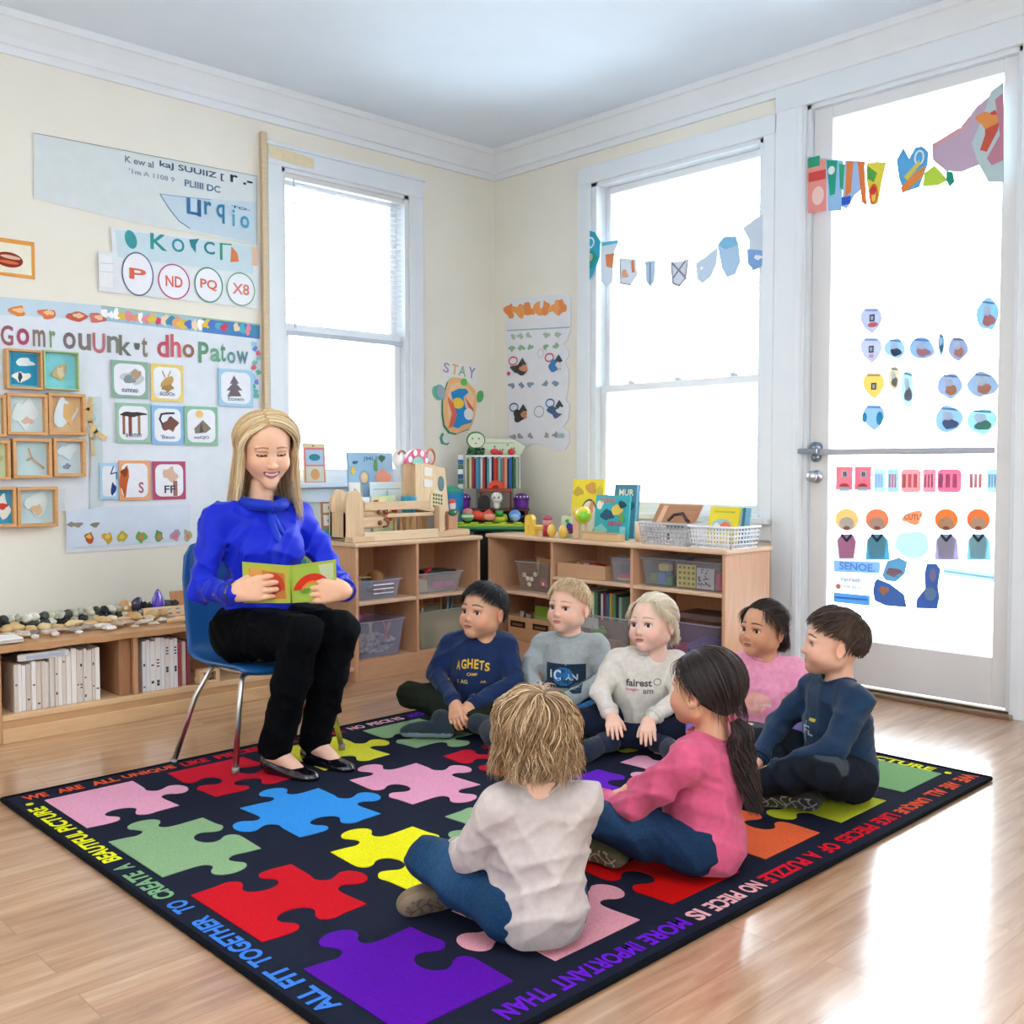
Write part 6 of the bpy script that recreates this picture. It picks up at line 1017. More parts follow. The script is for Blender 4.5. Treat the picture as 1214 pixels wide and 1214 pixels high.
        for _ in range(smooth):
            sm = np.zeros_like(V); ct = np.zeros(len(V))
            for a in range(4):
                for b in ((a + 1) % 4, (a + 3) % 4): np.add.at(sm, F[:, a], V[F[:, b]]); np.add.at(ct, F[:, a], 1)
            V = V * .5 + .5 * sm / np.maximum(ct, 1)[:, None]
        return V, F
def mixc(a, b, t): t = np.clip(t, 0, 1)[:, None]; return a * (1 - t) + b * t
def frame(yaw, pitch, roll=0):
    """yaw +left, pitch +up, roll (deg), applied to head whose face is +Y"""
    return rotz(R(yaw)) @ rotx(R(pitch)) @ roty(R(roll))
# ---------------------------------------------------------------- head
KID = dict(cr=((0, -.012, .022), (.074, .089, .080)), jaw=((0, .020, -.034), (.056, .058, .055)), chin=(0, .060, -.080, .0135), chk=(.034, .049, -.040, .024), eye=(.0305, .0530, -.006, .0145), br=.068, tip=(.0912, -.030, .0075), ala=.0085, zm=-.0565, mw=.0185, hu=.0052, hl=.006, ym=.0745, brow=.019, ear=(.0785, -.012, -.012), neck=.040, ap=.0078)
ADU = dict(cr=((0, -.012, .030), (.074, .090, .078)), jaw=((0, .016, -.038), (.058, .060, .064)), chin=(0, .058, -.100, .013), chk=(.036, .046, -.038, .024), eye=(.0305, .0525, -.002, .0125), br=.068, tip=(.094, -.036, .0075), ala=.0095, zm=-.064, mw=.026, hu=.0055, hl=.0068, ym=.073, brow=.018, ear=(.071, -.010, -.016), neck=.042, ap=.0026)
def head_geo(K, skin, lip='#d08078', browc='#8a6a4a', smile=0, teeth=False, hs=1.0, gaze=(0, 1, 0), iris='#4a3626', freck=0):
    h = .0020; s = SD((-.10, -.125, -.17), (.10, .115, .12), h)
    s.ell(*K['cr']); s.ell(*K['jaw'], k=.035); c = K['chin']; s.ell(c[:3], c[3], .028)
    for sx in (-1, 1):
        q = K['chk']; s.ell((sx * q[0], q[1], q[2]), q[3], .022)
        s.cap((sx * .05, -.005, -.05), (0.0, .045, c[2] + .006), .018, .012, .03)
        e = K['eye']; s.ell((sx * e[0], e[1] + .020, e[2] + .002), (.016, .011, .011), .012, op='s')
        s.ell((sx * e[0], e[1] + .010, e[2] + .016), (.018, .010, .006), .012)
    t = K['tip']; s.cap((0, K['br'] - .003, .004), (0, t[0] - .009, t[1]), .0052, t[2], .012); s.ell((0, t[0] - .007, t[1] - .001), t[2] * 1.08, .006)
    for sx in (-1, 1): s.ell((sx * K['ala'], t[0] - .014, t[1] - .003), .0062, .005); s.ell((sx * .0042, t[0] - .010, t[1] - .0085), (.0022, .003, .002), .002, op='s')
    zm, mw = K['zm'], K['mw']; ym = K['ym']
    for tt in np.linspace(-.85, .85, 7):
        zz = zm + smile * tt * tt; x = tt * mw; yy = ym - 9 * x * x - (.003 if teeth else 0); w = 1 - .55 * tt * tt
        s.ell((x, yy, zz + K['hu'] * .55), (.0055, .0055, K['hu'] * .62 * w), .004); s.ell((x, yy - .001, zz - K['hl'] * .6), (.006, .0055, K['hl'] * .62 * w), .004)
    if not teeth:
        for tt in np.linspace(-.9, .9, 9): x = tt * mw; s.ell((x, ym + .0055 - 9 * x * x, zm + smile * tt * tt), (.003, .004, .0011), .002, op='s')
    for sx in (-1, 1):
        e = K['eye']; ec = (sx * e[0], e[1], e[2]); s.ell(ec, e[3] + .0019, .004)
        s.ell((sx * e[0], e[1] + .016, e[2] - (.004 if K['ap'] < .004 else 0)), (.0142 if K['ap'] > .004 else .0128, .012, K['ap']), .0012, op='s')
        a = K['ear']; Rm = rotz(sx * -.35) @ rotx(.2); s.ell((sx * a[0], a[1], a[2]), (.0075, .017, .027), .006, Rm); s.ell((sx * (a[0] + .007), a[1] + .002, a[2] + .003), (.005, .010, .017), .004, Rm, op='s')
    s.chain([(0, -.022, -.05), (0, -.030, -.125)], [K['neck'], K['neck'] * 1.04], .02)
    V, F = s.mesh(1); x, y, z = V.T; sk = A_(*srgb(skin)); C = np.tile(sk, (len(V), 1)); g2 = lambda cx, cy, cz, r: np.exp(-((np.abs(x) - cx) ** 2 + (y - cy) ** 2 + (z - cz) ** 2) / (r * r))
    red = sk * A_(1.0, .66, .62); C = mixc(C, red, .55 * g2(.042, .055, -.034, .024) + .4 * g2(0, t[0], t[1], .012) + .5 * g2(.078, -.01, -.01, .022))
    tt = np.clip(x / mw, -1.3, 1.3); zc = zm + smile * tt * tt; dz = z - zc; fr = (y > .045) & (np.abs(tt) < 1.02); prof = np.sqrt(np.clip(1 - tt ** 2, 0, 1)); lc = A_(*srgb(lip)); up = K['hu'] * 1.5 * prof; dn = K['hl'] * 1.6 * prof
    if teeth:
        op_u = .0016 * prof; op_d = .0072 * prof
        m = fr & (dz < op_u + up * .75) & (dz > -op_d - dn * .8); C[m] = lc; m = fr & (dz < op_u) & (dz > -op_d); C[m] = A_(*srgb('#6a2f30')); m &= (np.abs(tt) < .78) & (dz > -op_d * .8); C[m] = A_(*srgb('#f4efe9'))
    else:
        f = np.clip(np.minimum(up - dz, dn + dz) / .0018, 0, 1) * fr; C = mixc(C, lc, f); m = fr & (np.abs(dz) < .0013); C[m] *= .55  # darker mouth line: shade of the lip groove put into the colour
    ex, ez = K['eye'][0], K['eye'][2]; u = (np.abs(x) - ex) / .0145; lash = ez + K['ap'] * np.sqrt(np.clip(1 - u * u, 0, 1)) * (1 if K['ap'] > .004 else 0) - (.0035 if K['ap'] < .004 else 0) - (.002 * (1 - u * u) if K['ap'] < .004 else 0)
    dl = np.abs(z - lash - .0006); m = (y > .045) & (np.abs(u) < 1.08); C = mixc(C, A_(*srgb('#33241c')), m * np.clip(((.0030 if K['ap'] > .004 else .0038) - dl) / .0016, 0, 1) * .9)
    ub = (np.abs(x) - ex - .001) / .019; bz = K['brow'] + .0035 * (1 - ub ** 2) - .002 * ub; th = .0026 * (1 - .5 * np.clip(ub, 0, 1)); m = (y > .03) & (np.abs(ub) < 1); C = mixc(C, A_(*srgb(browc)), m * np.clip((th + .001 - np.abs(z - bz)) / .0016, 0, 1) * .95)
    # eyeballs
    E = []
    gz = unit(gaze)
    for sx in (-1, 1):
        e = K['eye']; n, mm = 28, 20; zax = unit(gz + A_(sx * .02, 0, 0)); xa = unit(np.cross((0, 0, 1), zax)); ya = np.cross(zax, xa); Rm = np.stack([xa, ya, zax], 1); VV = []; CC = []
        for k in range(mm + 1):
            p = math.pi * k / mm
            for i in range(n): a = 2 * math.pi * i / n; VV.append((math.sin(p) * math.cos(a), math.sin(p) * math.sin(a), math.cos(p))); CC.append(srgb('#0c0a0a') if p < .28 else srgb(iris) if p < .56 else srgb('#efe9e6'))
        FF = [(k * n + i, k * n + n + i, k * n + n + (i + 1) % n, k * n + (i + 1) % n) for k in range(mm) for i in range(n)]
        E.append(((np.array(VV) * e[3]) @ Rm.T + A_(sx * e[0], e[1], e[2]), FF, np.array(CC)))
    return (V * hs, F, C), [(v * hs, f, c) for v, f, c in E]
# ---------------------------------------------------------------- hand
def hand_sd(s, w, d, n, side, L, curl=(.5, .55, .6, .65), spread=.08, thumb=.6, tcurl=.4):
    """w wrist, d finger direction, n back-of-hand normal, side +1 right / -1 left"""
    y = unit(d); n = unit(np.array(n) - y * np.dot(n, y)); x = np.cross(n, y) * side; w = A_(*w); T = lambda a, b, c: w + (x * a + y * b + n * c) * L; r = L * .058
    kn = [(.20, .50), (.07, .53), (-.06, .51), (-.18, .46)]; fl = [.40, .45, .42, .33]
    for (kx, ky) in kn: s.cap(T(kx * .55, .05, 0), T(kx, ky, 0), r * 1.7, r * 1.35, L * .09)
    s.ell(T(.12, .22, -.04), L * .11, L * .06)
    for i, (kx, ky) in enumerate(kn):
        p = T(kx, ky, 0); a = 0; sp = spread * (1.5 - i) * .6; f = fl[i] * L
        for j, q in enumerate((.45, .30, .25)):
            a += curl[i] * (.8 if j == 0 else 1.0); dr = y * math.cos(a) * math.cos(sp) + x * math.sin(sp) - n * math.sin(a); p2 = p + dr * f * q; s.cap(p, p2, r * (1.12 - .12 * j), r * (1.02 - .14 * j), L * .012); p = p2
    p = T(.16, .10, -.04); dr = unit(x * math.sin(thumb) + y * math.cos(thumb) - n * .25); p2 = p + dr * L * .2; s.cap(p, p2, r * 1.5, r * 1.2, L * .04); d2 = unit(dr * math.cos(tcurl) + y * math.sin(tcurl) * .9 - n * math.sin(tcurl) * .6 - x * .1); p3 = p2 + d2 * L * .15; s.cap(p2, p3, r * 1.2, r * 1.05, L * .012); s.cap(p3, p3 + unit(d2 - n * .3) * L * .12, r * 1.05, r * .85, L * .012)
# ---------------------------------------------------------------- hair
def hairline(az, kind):
    """lowest elevation (rad) with hair for azimuth az (0 = face, pi = nape)"""
    T = {'boy': [(0, 42), (35, 37), (55, 22), (75, 10), (88, 0), (100, -6), (112, -26), (125, -36), (180, -42)], 'girl': [(0, 41), (30, 37), (55, 24), (75, 8), (88, 0), (105, -2), (125, -22), (180, -36)], 'long': [(0, 42), (20, 38), (50, 16), (75, 0), (95, -14), (120, -30), (180, -38)]}[kind]
    return np.radians(np.interp(np.degrees(np.abs(az)), [t[0] for t in T], [t[1] for t in T]))
def hair_cap(g, ctr, rad, kind, col, thick=.006, seed=0, hs=1):
    n, m = 64, 18; az = np.linspace(-math.pi, math.pi, n, endpoint=False); V = []; C = []; q = np.random.RandomState(seed); c0 = A_(*srgb(col)); ph = q.uniform(0, 6, 3)
    for j in range(m + 1):
        t = j / m; e0 = hairline(az, kind) + .03 * np.sin(az * 17 + ph[0]) + .02 * np.sin(az * 31 + ph[1]); el = e0 + (math.pi / 2 - e0) * t; f = min(1, t * 6) ** .6; rr = np.array(rad)[None, :] + (thick * f - .0015)
        d = np.stack([np.sin(az) * np.cos(el), np.cos(az) * np.cos(el), np.sin(el)], 1); V.append(np.array(ctr) + d * rr * (1 + .008 * np.sin(az * 40 + 3 * t))[:, None]); C.append(c0 * (.72 + .2 * q.rand(n, 1)))
    F = [(j * n + i, j * n + (i + 1) % n, j * n + n + (i + 1) % n, j * n + n + i) for j in range(m) for i in range(n)]
    g.add(np.concatenate(V) * hs, F, np.concatenate(C), True)
def strands(g, P, r, cols, seed=0, hs=1.0):
    """P (N,K,3) paths"""
    N, K, _ = P.shape; T = np.gradient(P, axis=1); T /= np.linalg.norm(T, axis=2, keepdims=True) + 1e-9; q = np.random.RandomState(seed); up = q.normal(0, 1, (N, 1, 3)); X = np.cross(T, up); X /= np.linalg.norm(X, axis=2, keepdims=True) + 1e-9; Y = np.cross(T, X)
    pr = np.interp(np.linspace(0, 1, K), [0, .15, .7, 1], [.7, 1, .9, .15])[None, :, None] * r; V = np.stack([P + pr * (X * math.cos(a) + Y * math.sin(a)) for a in (0, 2.09, 4.19)], 2).reshape(-1, 3)
    i0 = (np.arange(N)[:, None] * K + np.arange(K - 1)[None]).ravel() * 3; F = np.concatenate([np.stack([i0 + a, i0 + (a + 1) % 3, i0 + 3 + (a + 1) % 3, i0 + 3 + a], 1) for a in range(3)])
    cc = np.array([srgb(c) for c in cols]); ci = cc[q.randint(0, len(cc), N)] * q.uniform(.8, 1.15, (N, 1)); g.add(V * hs, F, np.repeat(ci, K * 3, 0), True)
def roots(n, kind, ctr, rad, seed, emin=None):
    q = np.random.RandomState(seed); d = q.normal(0, 1, (n * 3, 3)); d /= np.linalg.norm(d, axis=1, keepdims=True); az = np.arctan2(d[:, 0], d[:, 1]); el = np.arcsin(d[:, 2]); d = d[el > hairline(az, kind) + .02][:n]
    return np.array(ctr) + d * np.array(rad), d
def grow(p0, ctr, rad, field, length, K=9, lift=(.003, .008), grav=0, wave=0, wf=60, seed=0, keep=None, stick=1.0, clump=False):
    q = np.random.RandomState(seed + 1); N = len(p0); L = length if np.ndim(length) else np.full(N, length); L = L * q.uniform(.75, 1.1, N); p = p0.copy(); P = [p.copy()]; ctr = np.array(ctr); rad = np.array(rad); lf = q.uniform(lift[0], lift[1], N); ph = q.uniform(0, 6, N); v = None; lf = lf * np.where((p[:, 1] < -.02) & (not clump), .45, 1)
    if clump: ph = 3 * np.sin(p[:, 0] * 55 + 2 * np.sin(p[:, 1] * 40)) + 2 * np.sin(p[:, 1] * 48 + p[:, 2] * 35) + q.uniform(0, .9, N)
    for k in range(1, K):
        t = k / (K - 1); nrm = (p - ctr) / rad ** 2; nrm /= np.linalg.norm(nrm, axis=1, keepdims=True); d = field(p, nrm, t)
        on_ = ((p - ctr)[:, 2] > -rad[2] * .35)[:, None] * stick; dt = d - nrm * (d * nrm).sum(1, keepdims=True) * on_; dt /= np.linalg.norm(dt, axis=1, keepdims=True) + 1e-9; dt = dt + np.array([0, 0, -grav * t]); dt /= np.linalg.norm(dt, axis=1, keepdims=True)
        v = dt if v is None else unit_rows(v * .35 + dt * .65); p = p + v * (L / (K - 1))[:, None]; r_ = rad + lf[:, None] * min(1, t * 2.2); e = np.sqrt((((p - ctr) / r_) ** 2).sum(1)); m = (e < 1) | ((on_[:, 0] > .5) & (e < 1.12)); p[m] = ctr + (p - ctr)[m] / e[m][:, None]
        if keep: p = keep(p)
        w_ = p.copy()
        if wave: w_ = w_ + np.stack([np.sin(wf * (L if not clump else L.mean()) * t + ph), np.cos(wf * L * t * .9 + ph * 2), np.sin(wf * L * t * 1.1 + ph * 3) * .5], 1) * wave * t
        P.append(w_)
    return np.stack(P, 1)
def unit_rows(a): return a / (np.linalg.norm(a, axis=1, keepdims=True) + 1e-9)

KJ = dict(pelvis=(0, 0, .085), belly=(0, .015, .19), chest=(0, .02, .265), neck=(0, .01, .352), head=(0, .035, .475),
    hipR=(.07, .01, .08), hipL=(-.07, .01, .08), kneR=(.22, .17, .10), kneL=(-.22, .17, .10), ankR=(-.05, .23, .05), ankL=(.07, .27, .045), toeR=(-.09, .34, .04), toeL=(.13, .37, .04),
    shR=(.115, 0, .315), shL=(-.115, 0, .315), elR=(.165, .06, .20), elL=(-.165, .06, .20), wrR=(.05, .20, .135), wrL=(-.05, .20, .135),
    upR=(1, .3, .5), upL=(-1, .3, .5))
SPECS = {
 'boy1': dict(loc=(2.865, 3.19), yaw=215, s=1.05, hs=1.12, hrot=(-28, 8, 0), J=dict(head=(-.025, .04, .455), wrR=(.04, .235, .125), wrL=(-.02, .225, .12), elL=(-.16, .07, .185), kneR=(.24, .15, .135), kneL=(-.22, .15, .10), ankL=(.09, .27, .045), toeL=(.225, .27, .04), upL=(0, -.3, 1), ankR=(-.08, .26, .055), toeR=(-.11, .36, .05), upR=(1, .2, .3)),
    hand=dict(R=((-.25, .8, -.75), (.3, .7, .6), (.5, .5, .5, .5)), L=((.35, .75, -.7), (-.2, .7, .6), (.5, .5, .5, .5)))),
 'grey': dict(loc=(3.16, 2.94), yaw=212, s=1.03, hs=1.06, hrot=(-22, 6, 0), J=dict(head=(0, .035, .478), wrR=(.06, .22, .13), wrL=(-.02, .22, .125)), hand=dict(R=((-.3, .8, -.5), (0, .6, .8), (.5, .5, .5, .5)), L=((.4, .8, -.5), (0, .6, .8), (.5, .5, .5, .5)))),
 'white': dict(loc=(3.165, 2.56), yaw=216, s=1.0, hs=1.08, hrot=(-32, 6, 4), J=dict(head=(-.045, .06, .468), neck=(-.025, .03, .348), chest=(-.015, .03, .26), shR=(.09, .03, .315), shL=(-.14, .02, .31), elR=(.155, .10, .20), elL=(-.16, .12, .20), wrR=(.095, .225, .135), wrL=(-.045, .245, .13), ankR=(-.10, .25, .045), ankL=(.12, .27, .045), toeR=(-.115, .35, .045), toeL=(.15, .36, .045), upR=(1, .2, .3), upL=(-1, .2, .3), kneR=(.22, .16, .09)),
    hand=dict(R=((-.15, .85, -.35), (.1, .3, .9), (.3, .3, .35, .35)), L=((.0, .8, -.4), (.1, .4, .9), (.3, .3, .35, .35)))),
 'pink2': dict(loc=(3.375, 2.125), yaw=200, s=1.0, hs=1.02, hrot=(-30, 6, 0), J=dict(head=(.0, .04, .468), elL=(-.165, .08, .20), wrL=(-.06, .22, .12), wrR=(.08, .22, .12), kneL=(-.20, .17, .12)), hand=dict(R=((-.3, .8, -.4), (0, .6, .8), (.4, .4, .4, .4)), L=((.5, .8, -.4), (0, .6, .8), (.4, .4, .4, .4)))),
 'navy': dict(loc=(3.065, 1.635), yaw=150, s=1.07, hs=1.06, hrot=(-22, 4, 0), J=dict(chest=(0, .02, .265), neck=(0, .02, .355), head=(0, .038, .478), shR=(.115, .025, .32), shL=(-.115, .025, .32), elR=(.15, .13, .20), elL=(-.16, .13, .20), wrR=(.03, .27, .12), wrL=(-.06, .27, .115), kneL=(-.20, .18, .155), kneR=(.20, .21, .16), ankR=(-.085, .18, .05), ankL=(.02, .35, .05), toeL=(.06, .42, .04), toeR=(.0, .30, .05), upR=(.8, -.4, .45)),
    hand=dict(R=((.0, .8, -.5), (.3, .4, .8), (.4, .4, .4, .4)), L=((.15, .8, -.45), (-.4, .4, .8), (.4, .4, .4, .4)))),
 'blond': dict(loc=(1.63, 1.61), yaw=60, s=1.0, hs=.96, hrot=(-8, -4, 0), J=dict(shR=(.10, 0, .315), shL=(-.10, 0, .315), head=(0, .03, .472), elL=(-.155, .06, .185), wrL=(-.15, .22, .14), elR=(.115, .11, .19), wrR=(.06, .22, .14), kneL=(-.225, .20, .135), hipR=(.045, .02, .08), kneR=(.115, .25, .09), toeL=(.14, .33, .04), ankL=(.03, .31, .05), ankR=(-.155, .225, .045), toeR=(-.28, .20, .048), upR=(.35, .85, .35)),
    hand=dict(R=((-.3, .8, -.4), (0, .6, .8), (.4, .4, .4, .4)), L=((.5, .8, -.5), (0, .6, .8), (.4, .4, .4, .4)))),
 'gfront': dict(loc=(2.245, 1.585), yaw=100, s=1.03, hs=1.04, hrot=(-2, 2, 0), J=dict(chest=(0, .01, .27), neck=(0, .0, .355), head=(.0, .012, .477), shR=(.12, .0, .32), shL=(-.12, .0, .315), elL=(-.165, .13, .185), wrL=(-.10, .27, .155), elR=(.16, .12, .19), wrR=(.08, .27, .14), kneL=(-.20, .25, .15), kneR=(.2, .22, .12), ankL=(.05, .33, .05), toeL=(.12, .40, .05), ankR=(-.125, .215, .045), toeR=(-.11, .36, .045), upR=(.9, .3, .3)),
    hand=dict(R=((-.3, .8, -.3), (0, .3, .9), (.4, .4, .4, .4)), L=((.5, .8, -.2), (-.2, .3, .9), (.4, .4, .4, .4)))),
}

def cylw(g, P, r, c, n=16): return g.tube(P, r, c, n)
KD = dict(pel=(.105, .088, .075), bel=(.098, .082, .085), che=(.102, .078, .09), sh=.040, ua=.036, el=.030, wr=.024, th=.056, kn=.045, an=.025, hand=.118, foot=.185)
AD = dict(pel=(.165, .13, .11), bel=(.13, .105, .13), che=(.145, .105, .14), sh=.05, ua=.048, el=.042, wr=.03, th=.085, kn=.062, an=.045, hand=.172, foot=.23)
def person(sp, label, look):
    s_ = sp.get('s', 1); J = {k: A_(*v) * (1 if k[:2] == 'up' else s_) for k, v in {**KJ, **sp.get('J', {})}.items()}; D = {k: (tuple(x * s_ for x in v) if isinstance(v, tuple) else v * s_) for k, v in look.get('dims', KD).items()}
    root = thing('person', label, 'person', (*sp['loc'], sp.get('z', .0145)), R(sp['yaw'] - 90)); hs = sp.get('hs', 1.0); sk = look['skin']; seed = look.get('seed', 1); ad = look.get('adult', False)
    HR = frame(*sp['hrot']); H = J['head']; allp = np.array([v for k, v in J.items() if k[:2] != 'up']); lo, hi = allp.min(0) - .16 * (1.3 if ad else 1), allp.max(0) + .16 * (1.3 if ad else 1); lo[2] = max(lo[2], -.03)
    cr = D['ua'] / .036
    def torso(s, o, hem=0):
        k = .05 * cr; s.ell(J['pelvis'] + A_(0, 0, hem), [r + o for r in D['pel']], k); s.ell(J['belly'], [r + o for r in D['bel']], k); s.ell(J['chest'], [r + o for r in D['che']], k); s.cap(J['pelvis'], J['belly'], D['pel'][1] + o, D['bel'][1] + o, k)
        s.cap(J['shR'] * .8 + J['neck'] * .2 - A_(0, 0, .01), J['shL'] * .8 + J['neck'] * .2 - A_(0, 0, .01), D['sh'] + o, k=k)
        for q in 'RL': s.cap(J['sh' + q], J['neck'] + A_(0, 0, -.012), D['sh'] * .85 + o * .6, D['sh'] * .62 + o * .4, k * .7)
        if ad:
            for q in (-1, 1): s.ell(J['chest'] + A_(q * .06, .075, .02), (.058 + o, .05 + o, .06 + o), .05)
    def arm(s, q, o, fr=0, to=1.0, ex=0, cuff=0):
        a, b, c = J['sh' + q], J['el' + q], J['wr' + q]; c2 = b + (c - b) * to; s.chain([a, a * .5 + b * .5, b], [D['ua'] + o * 1.2, D['ua'] * .95 + o, D['el'] + o], .02); s.chain([b, c2], [D['el'] + o, D['wr'] + o * .8 + ex], .014)
        if cuff: u = unit(c - b); s.cap(c2 - u * .02, c2 + u * .002, D['wr'] + o * .5 + .002, D['wr'] + o * .4, .006)
    def legs(s, o, to=1.0, cf=0):
        for q in 'RL':
            a, b, c = J['hip' + q], J['kne' + q], J['an' + 'k' + q]; c2 = b + (c - b) * to; s.chain([a, a * .5 + b * .5, b], [D['th'] * 1.12 + o, D['th'] + o, D['kn'] + o], .03 * cr); s.chain([b, b * .6 + c2 * .4, c2], [D['kn'] + o, D['kn'] * .98 + o, D['an'] + o + cf], .02 * cr)
    # ---- body: one continuous skin mesh (torso, limbs, head, hands)
    hd = 0.0052; s = SD(lo, hi, hd); torso(s, -.010); [arm(s, q, -.004) for q in 'RL']; legs(s, -.018)
    s.cap(J['neck'] - A_(0, .006, .01), J['neck'] * .6 + H * .4 - A_(0, .012, 0), .039 * hs, .036 * hs, .015); 
    if lo[2] < 0: s.cut((0, 0, .004), (0, 0, -1))
    V, F = s.mesh(1); g = G(); skc = A_(*srgb(sk)); g.add(V, F, tuple(skc), True)
    (HV, HF, HC), eyes = head_geo(look.get('K', KID), sk, look.get('lip', '#cf8580'), look.get('brow', '#7a5c40'), look.get('smile', 0), look.get('teeth', False), hs, sp.get('gaze', (0, 1, .05)), look.get('iris', '#4a3626')); g.add(HV @ HR.T + H, HF, HC, True)
    HG = sp['hand']
    for q, sd in (('R', 1), ('L', -1)):
        w = J['wr' + q]; d, n, cu = HG[q][:3]; kw = HG[q][3] if len(HG[q]) > 3 else {}; L = D['hand']; hh = SD(w - .16 * L / .115, w + .16 * L / .115, .0021 if not ad else .0026); hand_sd(hh, w, d, n, sd, L, cu, **kw); u = unit(w - J['el' + q]); hh.cap(w - u * .035, w + u * .006, D['wr'] * .86, D['wr'] * .80, .015); V, F = hh.mesh(1)
        dd = V - w; g.add(V, F, tuple(skc * A_(1, .93, .9)), True)
    body = g.build('body', 'skin', root)
    for (V, F, C) in eyes: g = G(); g.add(V @ HR.T + H, F, C, True); g.build('eye', 'eye', body)
    # ---- trousers
    pc = look['pants']; s = SD(lo, hi, .005); s.ell(J['pelvis'], [r + .004 for r in D['pel']], .03); s.cap(J['hipR'], J['hipL'], D['th'] * 1.15, k=.04); legs(s, .007, look.get('plen', .93), look.get('flare', .002)); s.wrinkle(look.get('pw', .005), 26 / cr ** .5, seed + 3)
    if lo[2] < 0: s.cut((0, 0, .003), (0, 0, -1))
    if not ad: s.cut(J['belly'] + A_(0, 0, .0), (0, 0, 1))
    else: s.cut((0, 0, J['pelvis'][2] + .1), (0, 0, 1))
    V, F = s.mesh(1); c0 = A_(*srgb(pc)); C = np.tile(c0, (len(V), 1))
    if look.get('fade'):
        for q in 'RL': C = mixc(C, A_(*srgb(look['fade'])), .6 * np.exp(-((V - (J['kne' + q] * .6 + J['hip' + q] * .4 + A_(0, 0, .03))) ** 2).sum(1) / .07 ** 2))
    if look.get('patch'):
        for q in 'RL': m = ((V - J['kne' + q] - A_(0, -.03, .03)) ** 2).sum(1) < .058 ** 2; C[m] = srgb(look['patch'])
    g = G(); g.add(V, F, C, True); g.build('trousers', look.get('pmat', 'denim'), root)
    # ---- top with collar and cuffs
    tc = look['top']; s = SD(lo, hi, .0048 if not ad else .006); torso(s, .010, look.get('hem', -.012)); [arm(s, q, .010, to=look.get('slen', .93), ex=look.get('cex', .0), cuff=1) for q in 'RL']; s.wrinkle(look.get('tw', .0050), 24 / cr ** .6, seed)
    if ad: s.cut((0, 0, J['pelvis'][2] - .015), (0, 0, -1), .01)
    else: s.cut((0, 0, .012), (0, 0, -1))
    nd = unit(H - J['neck'] + A_(0, 0, .25)); nr = .040 * hs; nc = J['neck'] + A_(0, .0, .030) * hs
    s.cap(nc - nd * .02, nc + nd * .09, nr * 1.06 + look.get('nw', 0), nr * 1.2, .006, 's')
    V, F = s.mesh(2); g = G(); C = np.tile(A_(*srgb(tc)), (len(V), 1)); g.add(V, F, C, True)
    BV = BVHTree.FromPolygons([Vector(v) for v in V], [tuple(f) for f in F])
    # collar ring lies on the neck opening
    P = []
    for i in range(28):
        a = 2 * math.pi * i / 28; dx = A_(math.cos(a), math.sin(a), 0); rr = nr * 1.2 + look.get('nw', 0); o = nc + dx * rr + A_(0, 0, .05); hit = BV.ray_cast(Vector(o + dx * .004), Vector((0, 0, -1)), .2); P.append(np.array(hit[0]) + A_(0, 0, .001) if hit[0] else nc + dx * rr)
    P = np.array(P); P[:, 2] = (P[:, 2] + np.roll(P[:, 2], 1) + np.roll(P[:, 2], -1) + np.roll(P[:, 2], 2) + np.roll(P[:, 2], -2)) / 5
    if not look.get('nocollar'): g.tube(P, look.get('cr', .0055), tuple(np.array(srgb(look.get('collar', tc))) * .92), 8, closed=True)
    for q in 'RL':
        u = unit(J['wr' + q] - J['el' + q]); e = J['el' + q] + (J['wr' + q] - J['el' + q]) * look.get('slen', .93); x = unit(np.cross(u, (0, 0, 1))); y = np.cross(u, x); rr = D['wr'] + .008
        for kk in range(3): g.tube([e - u * (.002 + .007 * kk) + (x * math.cos(a) + y * math.sin(a)) * (rr + .0005 * kk) for a in [2 * math.pi * i / 18 for i in range(18)]], .0042, tuple(np.array(srgb(look.get('collar', tc))) * .95), 6, closed=True)
    def onshirt(V2, F2, c, dirv=(0, -1, 0), off=.0012, org=.4):
        out = []; dv = Vector(dirv)
        for (x, z) in V2:
            o = Vector((x, 0, z)) - dv * org; h = BV.ray_cast(o, dv, org * 2); out.append(tuple(h[0] + h[1] * off) if h[0] else (x, .1, z))
        g.add(out, F2, c, False)
    def ptext(t, x, z, w, h, c, off=.0014): 
        V2, F2 = text_mesh(t, .03); mn, mx = V2.min(0), V2.max(0); V2 = (V2 - (mn + mx) / 2) * A_(-w / (mx[0] - mn[0]), h / (mx[1] - mn[1]), 1); onshirt([(v[0] + x, v[1] + z) for v in V2], F2, c, off=off)
    def ppatch(x0, x1, z0, z1, c, fn=None, off=.001):
        n = 16; V2 = []; F2 = []
        for j in range(n + 1):
            for i in range(n + 1): V2.append((x0 + (x1 - x0) * i / n, z0 + (z1 - z0) * j / n))
        for j in range(n):
            for i in range(n):
                x, z = (i + .5) / n * 2 - 1, (j + .5) / n * 2 - 1
                if fn is None or fn(x, z): a = j * (n + 1) + i; F2.append((a + 1, a, a + n + 1, a + n + 2))
        onshirt(V2, F2, c, off=off)
    if look.get('print'): look['print'](ptext, ppatch, s_)
    g.build(look.get('topname', 'sweatshirt'), look.get('tmat', 'cloth'), root)
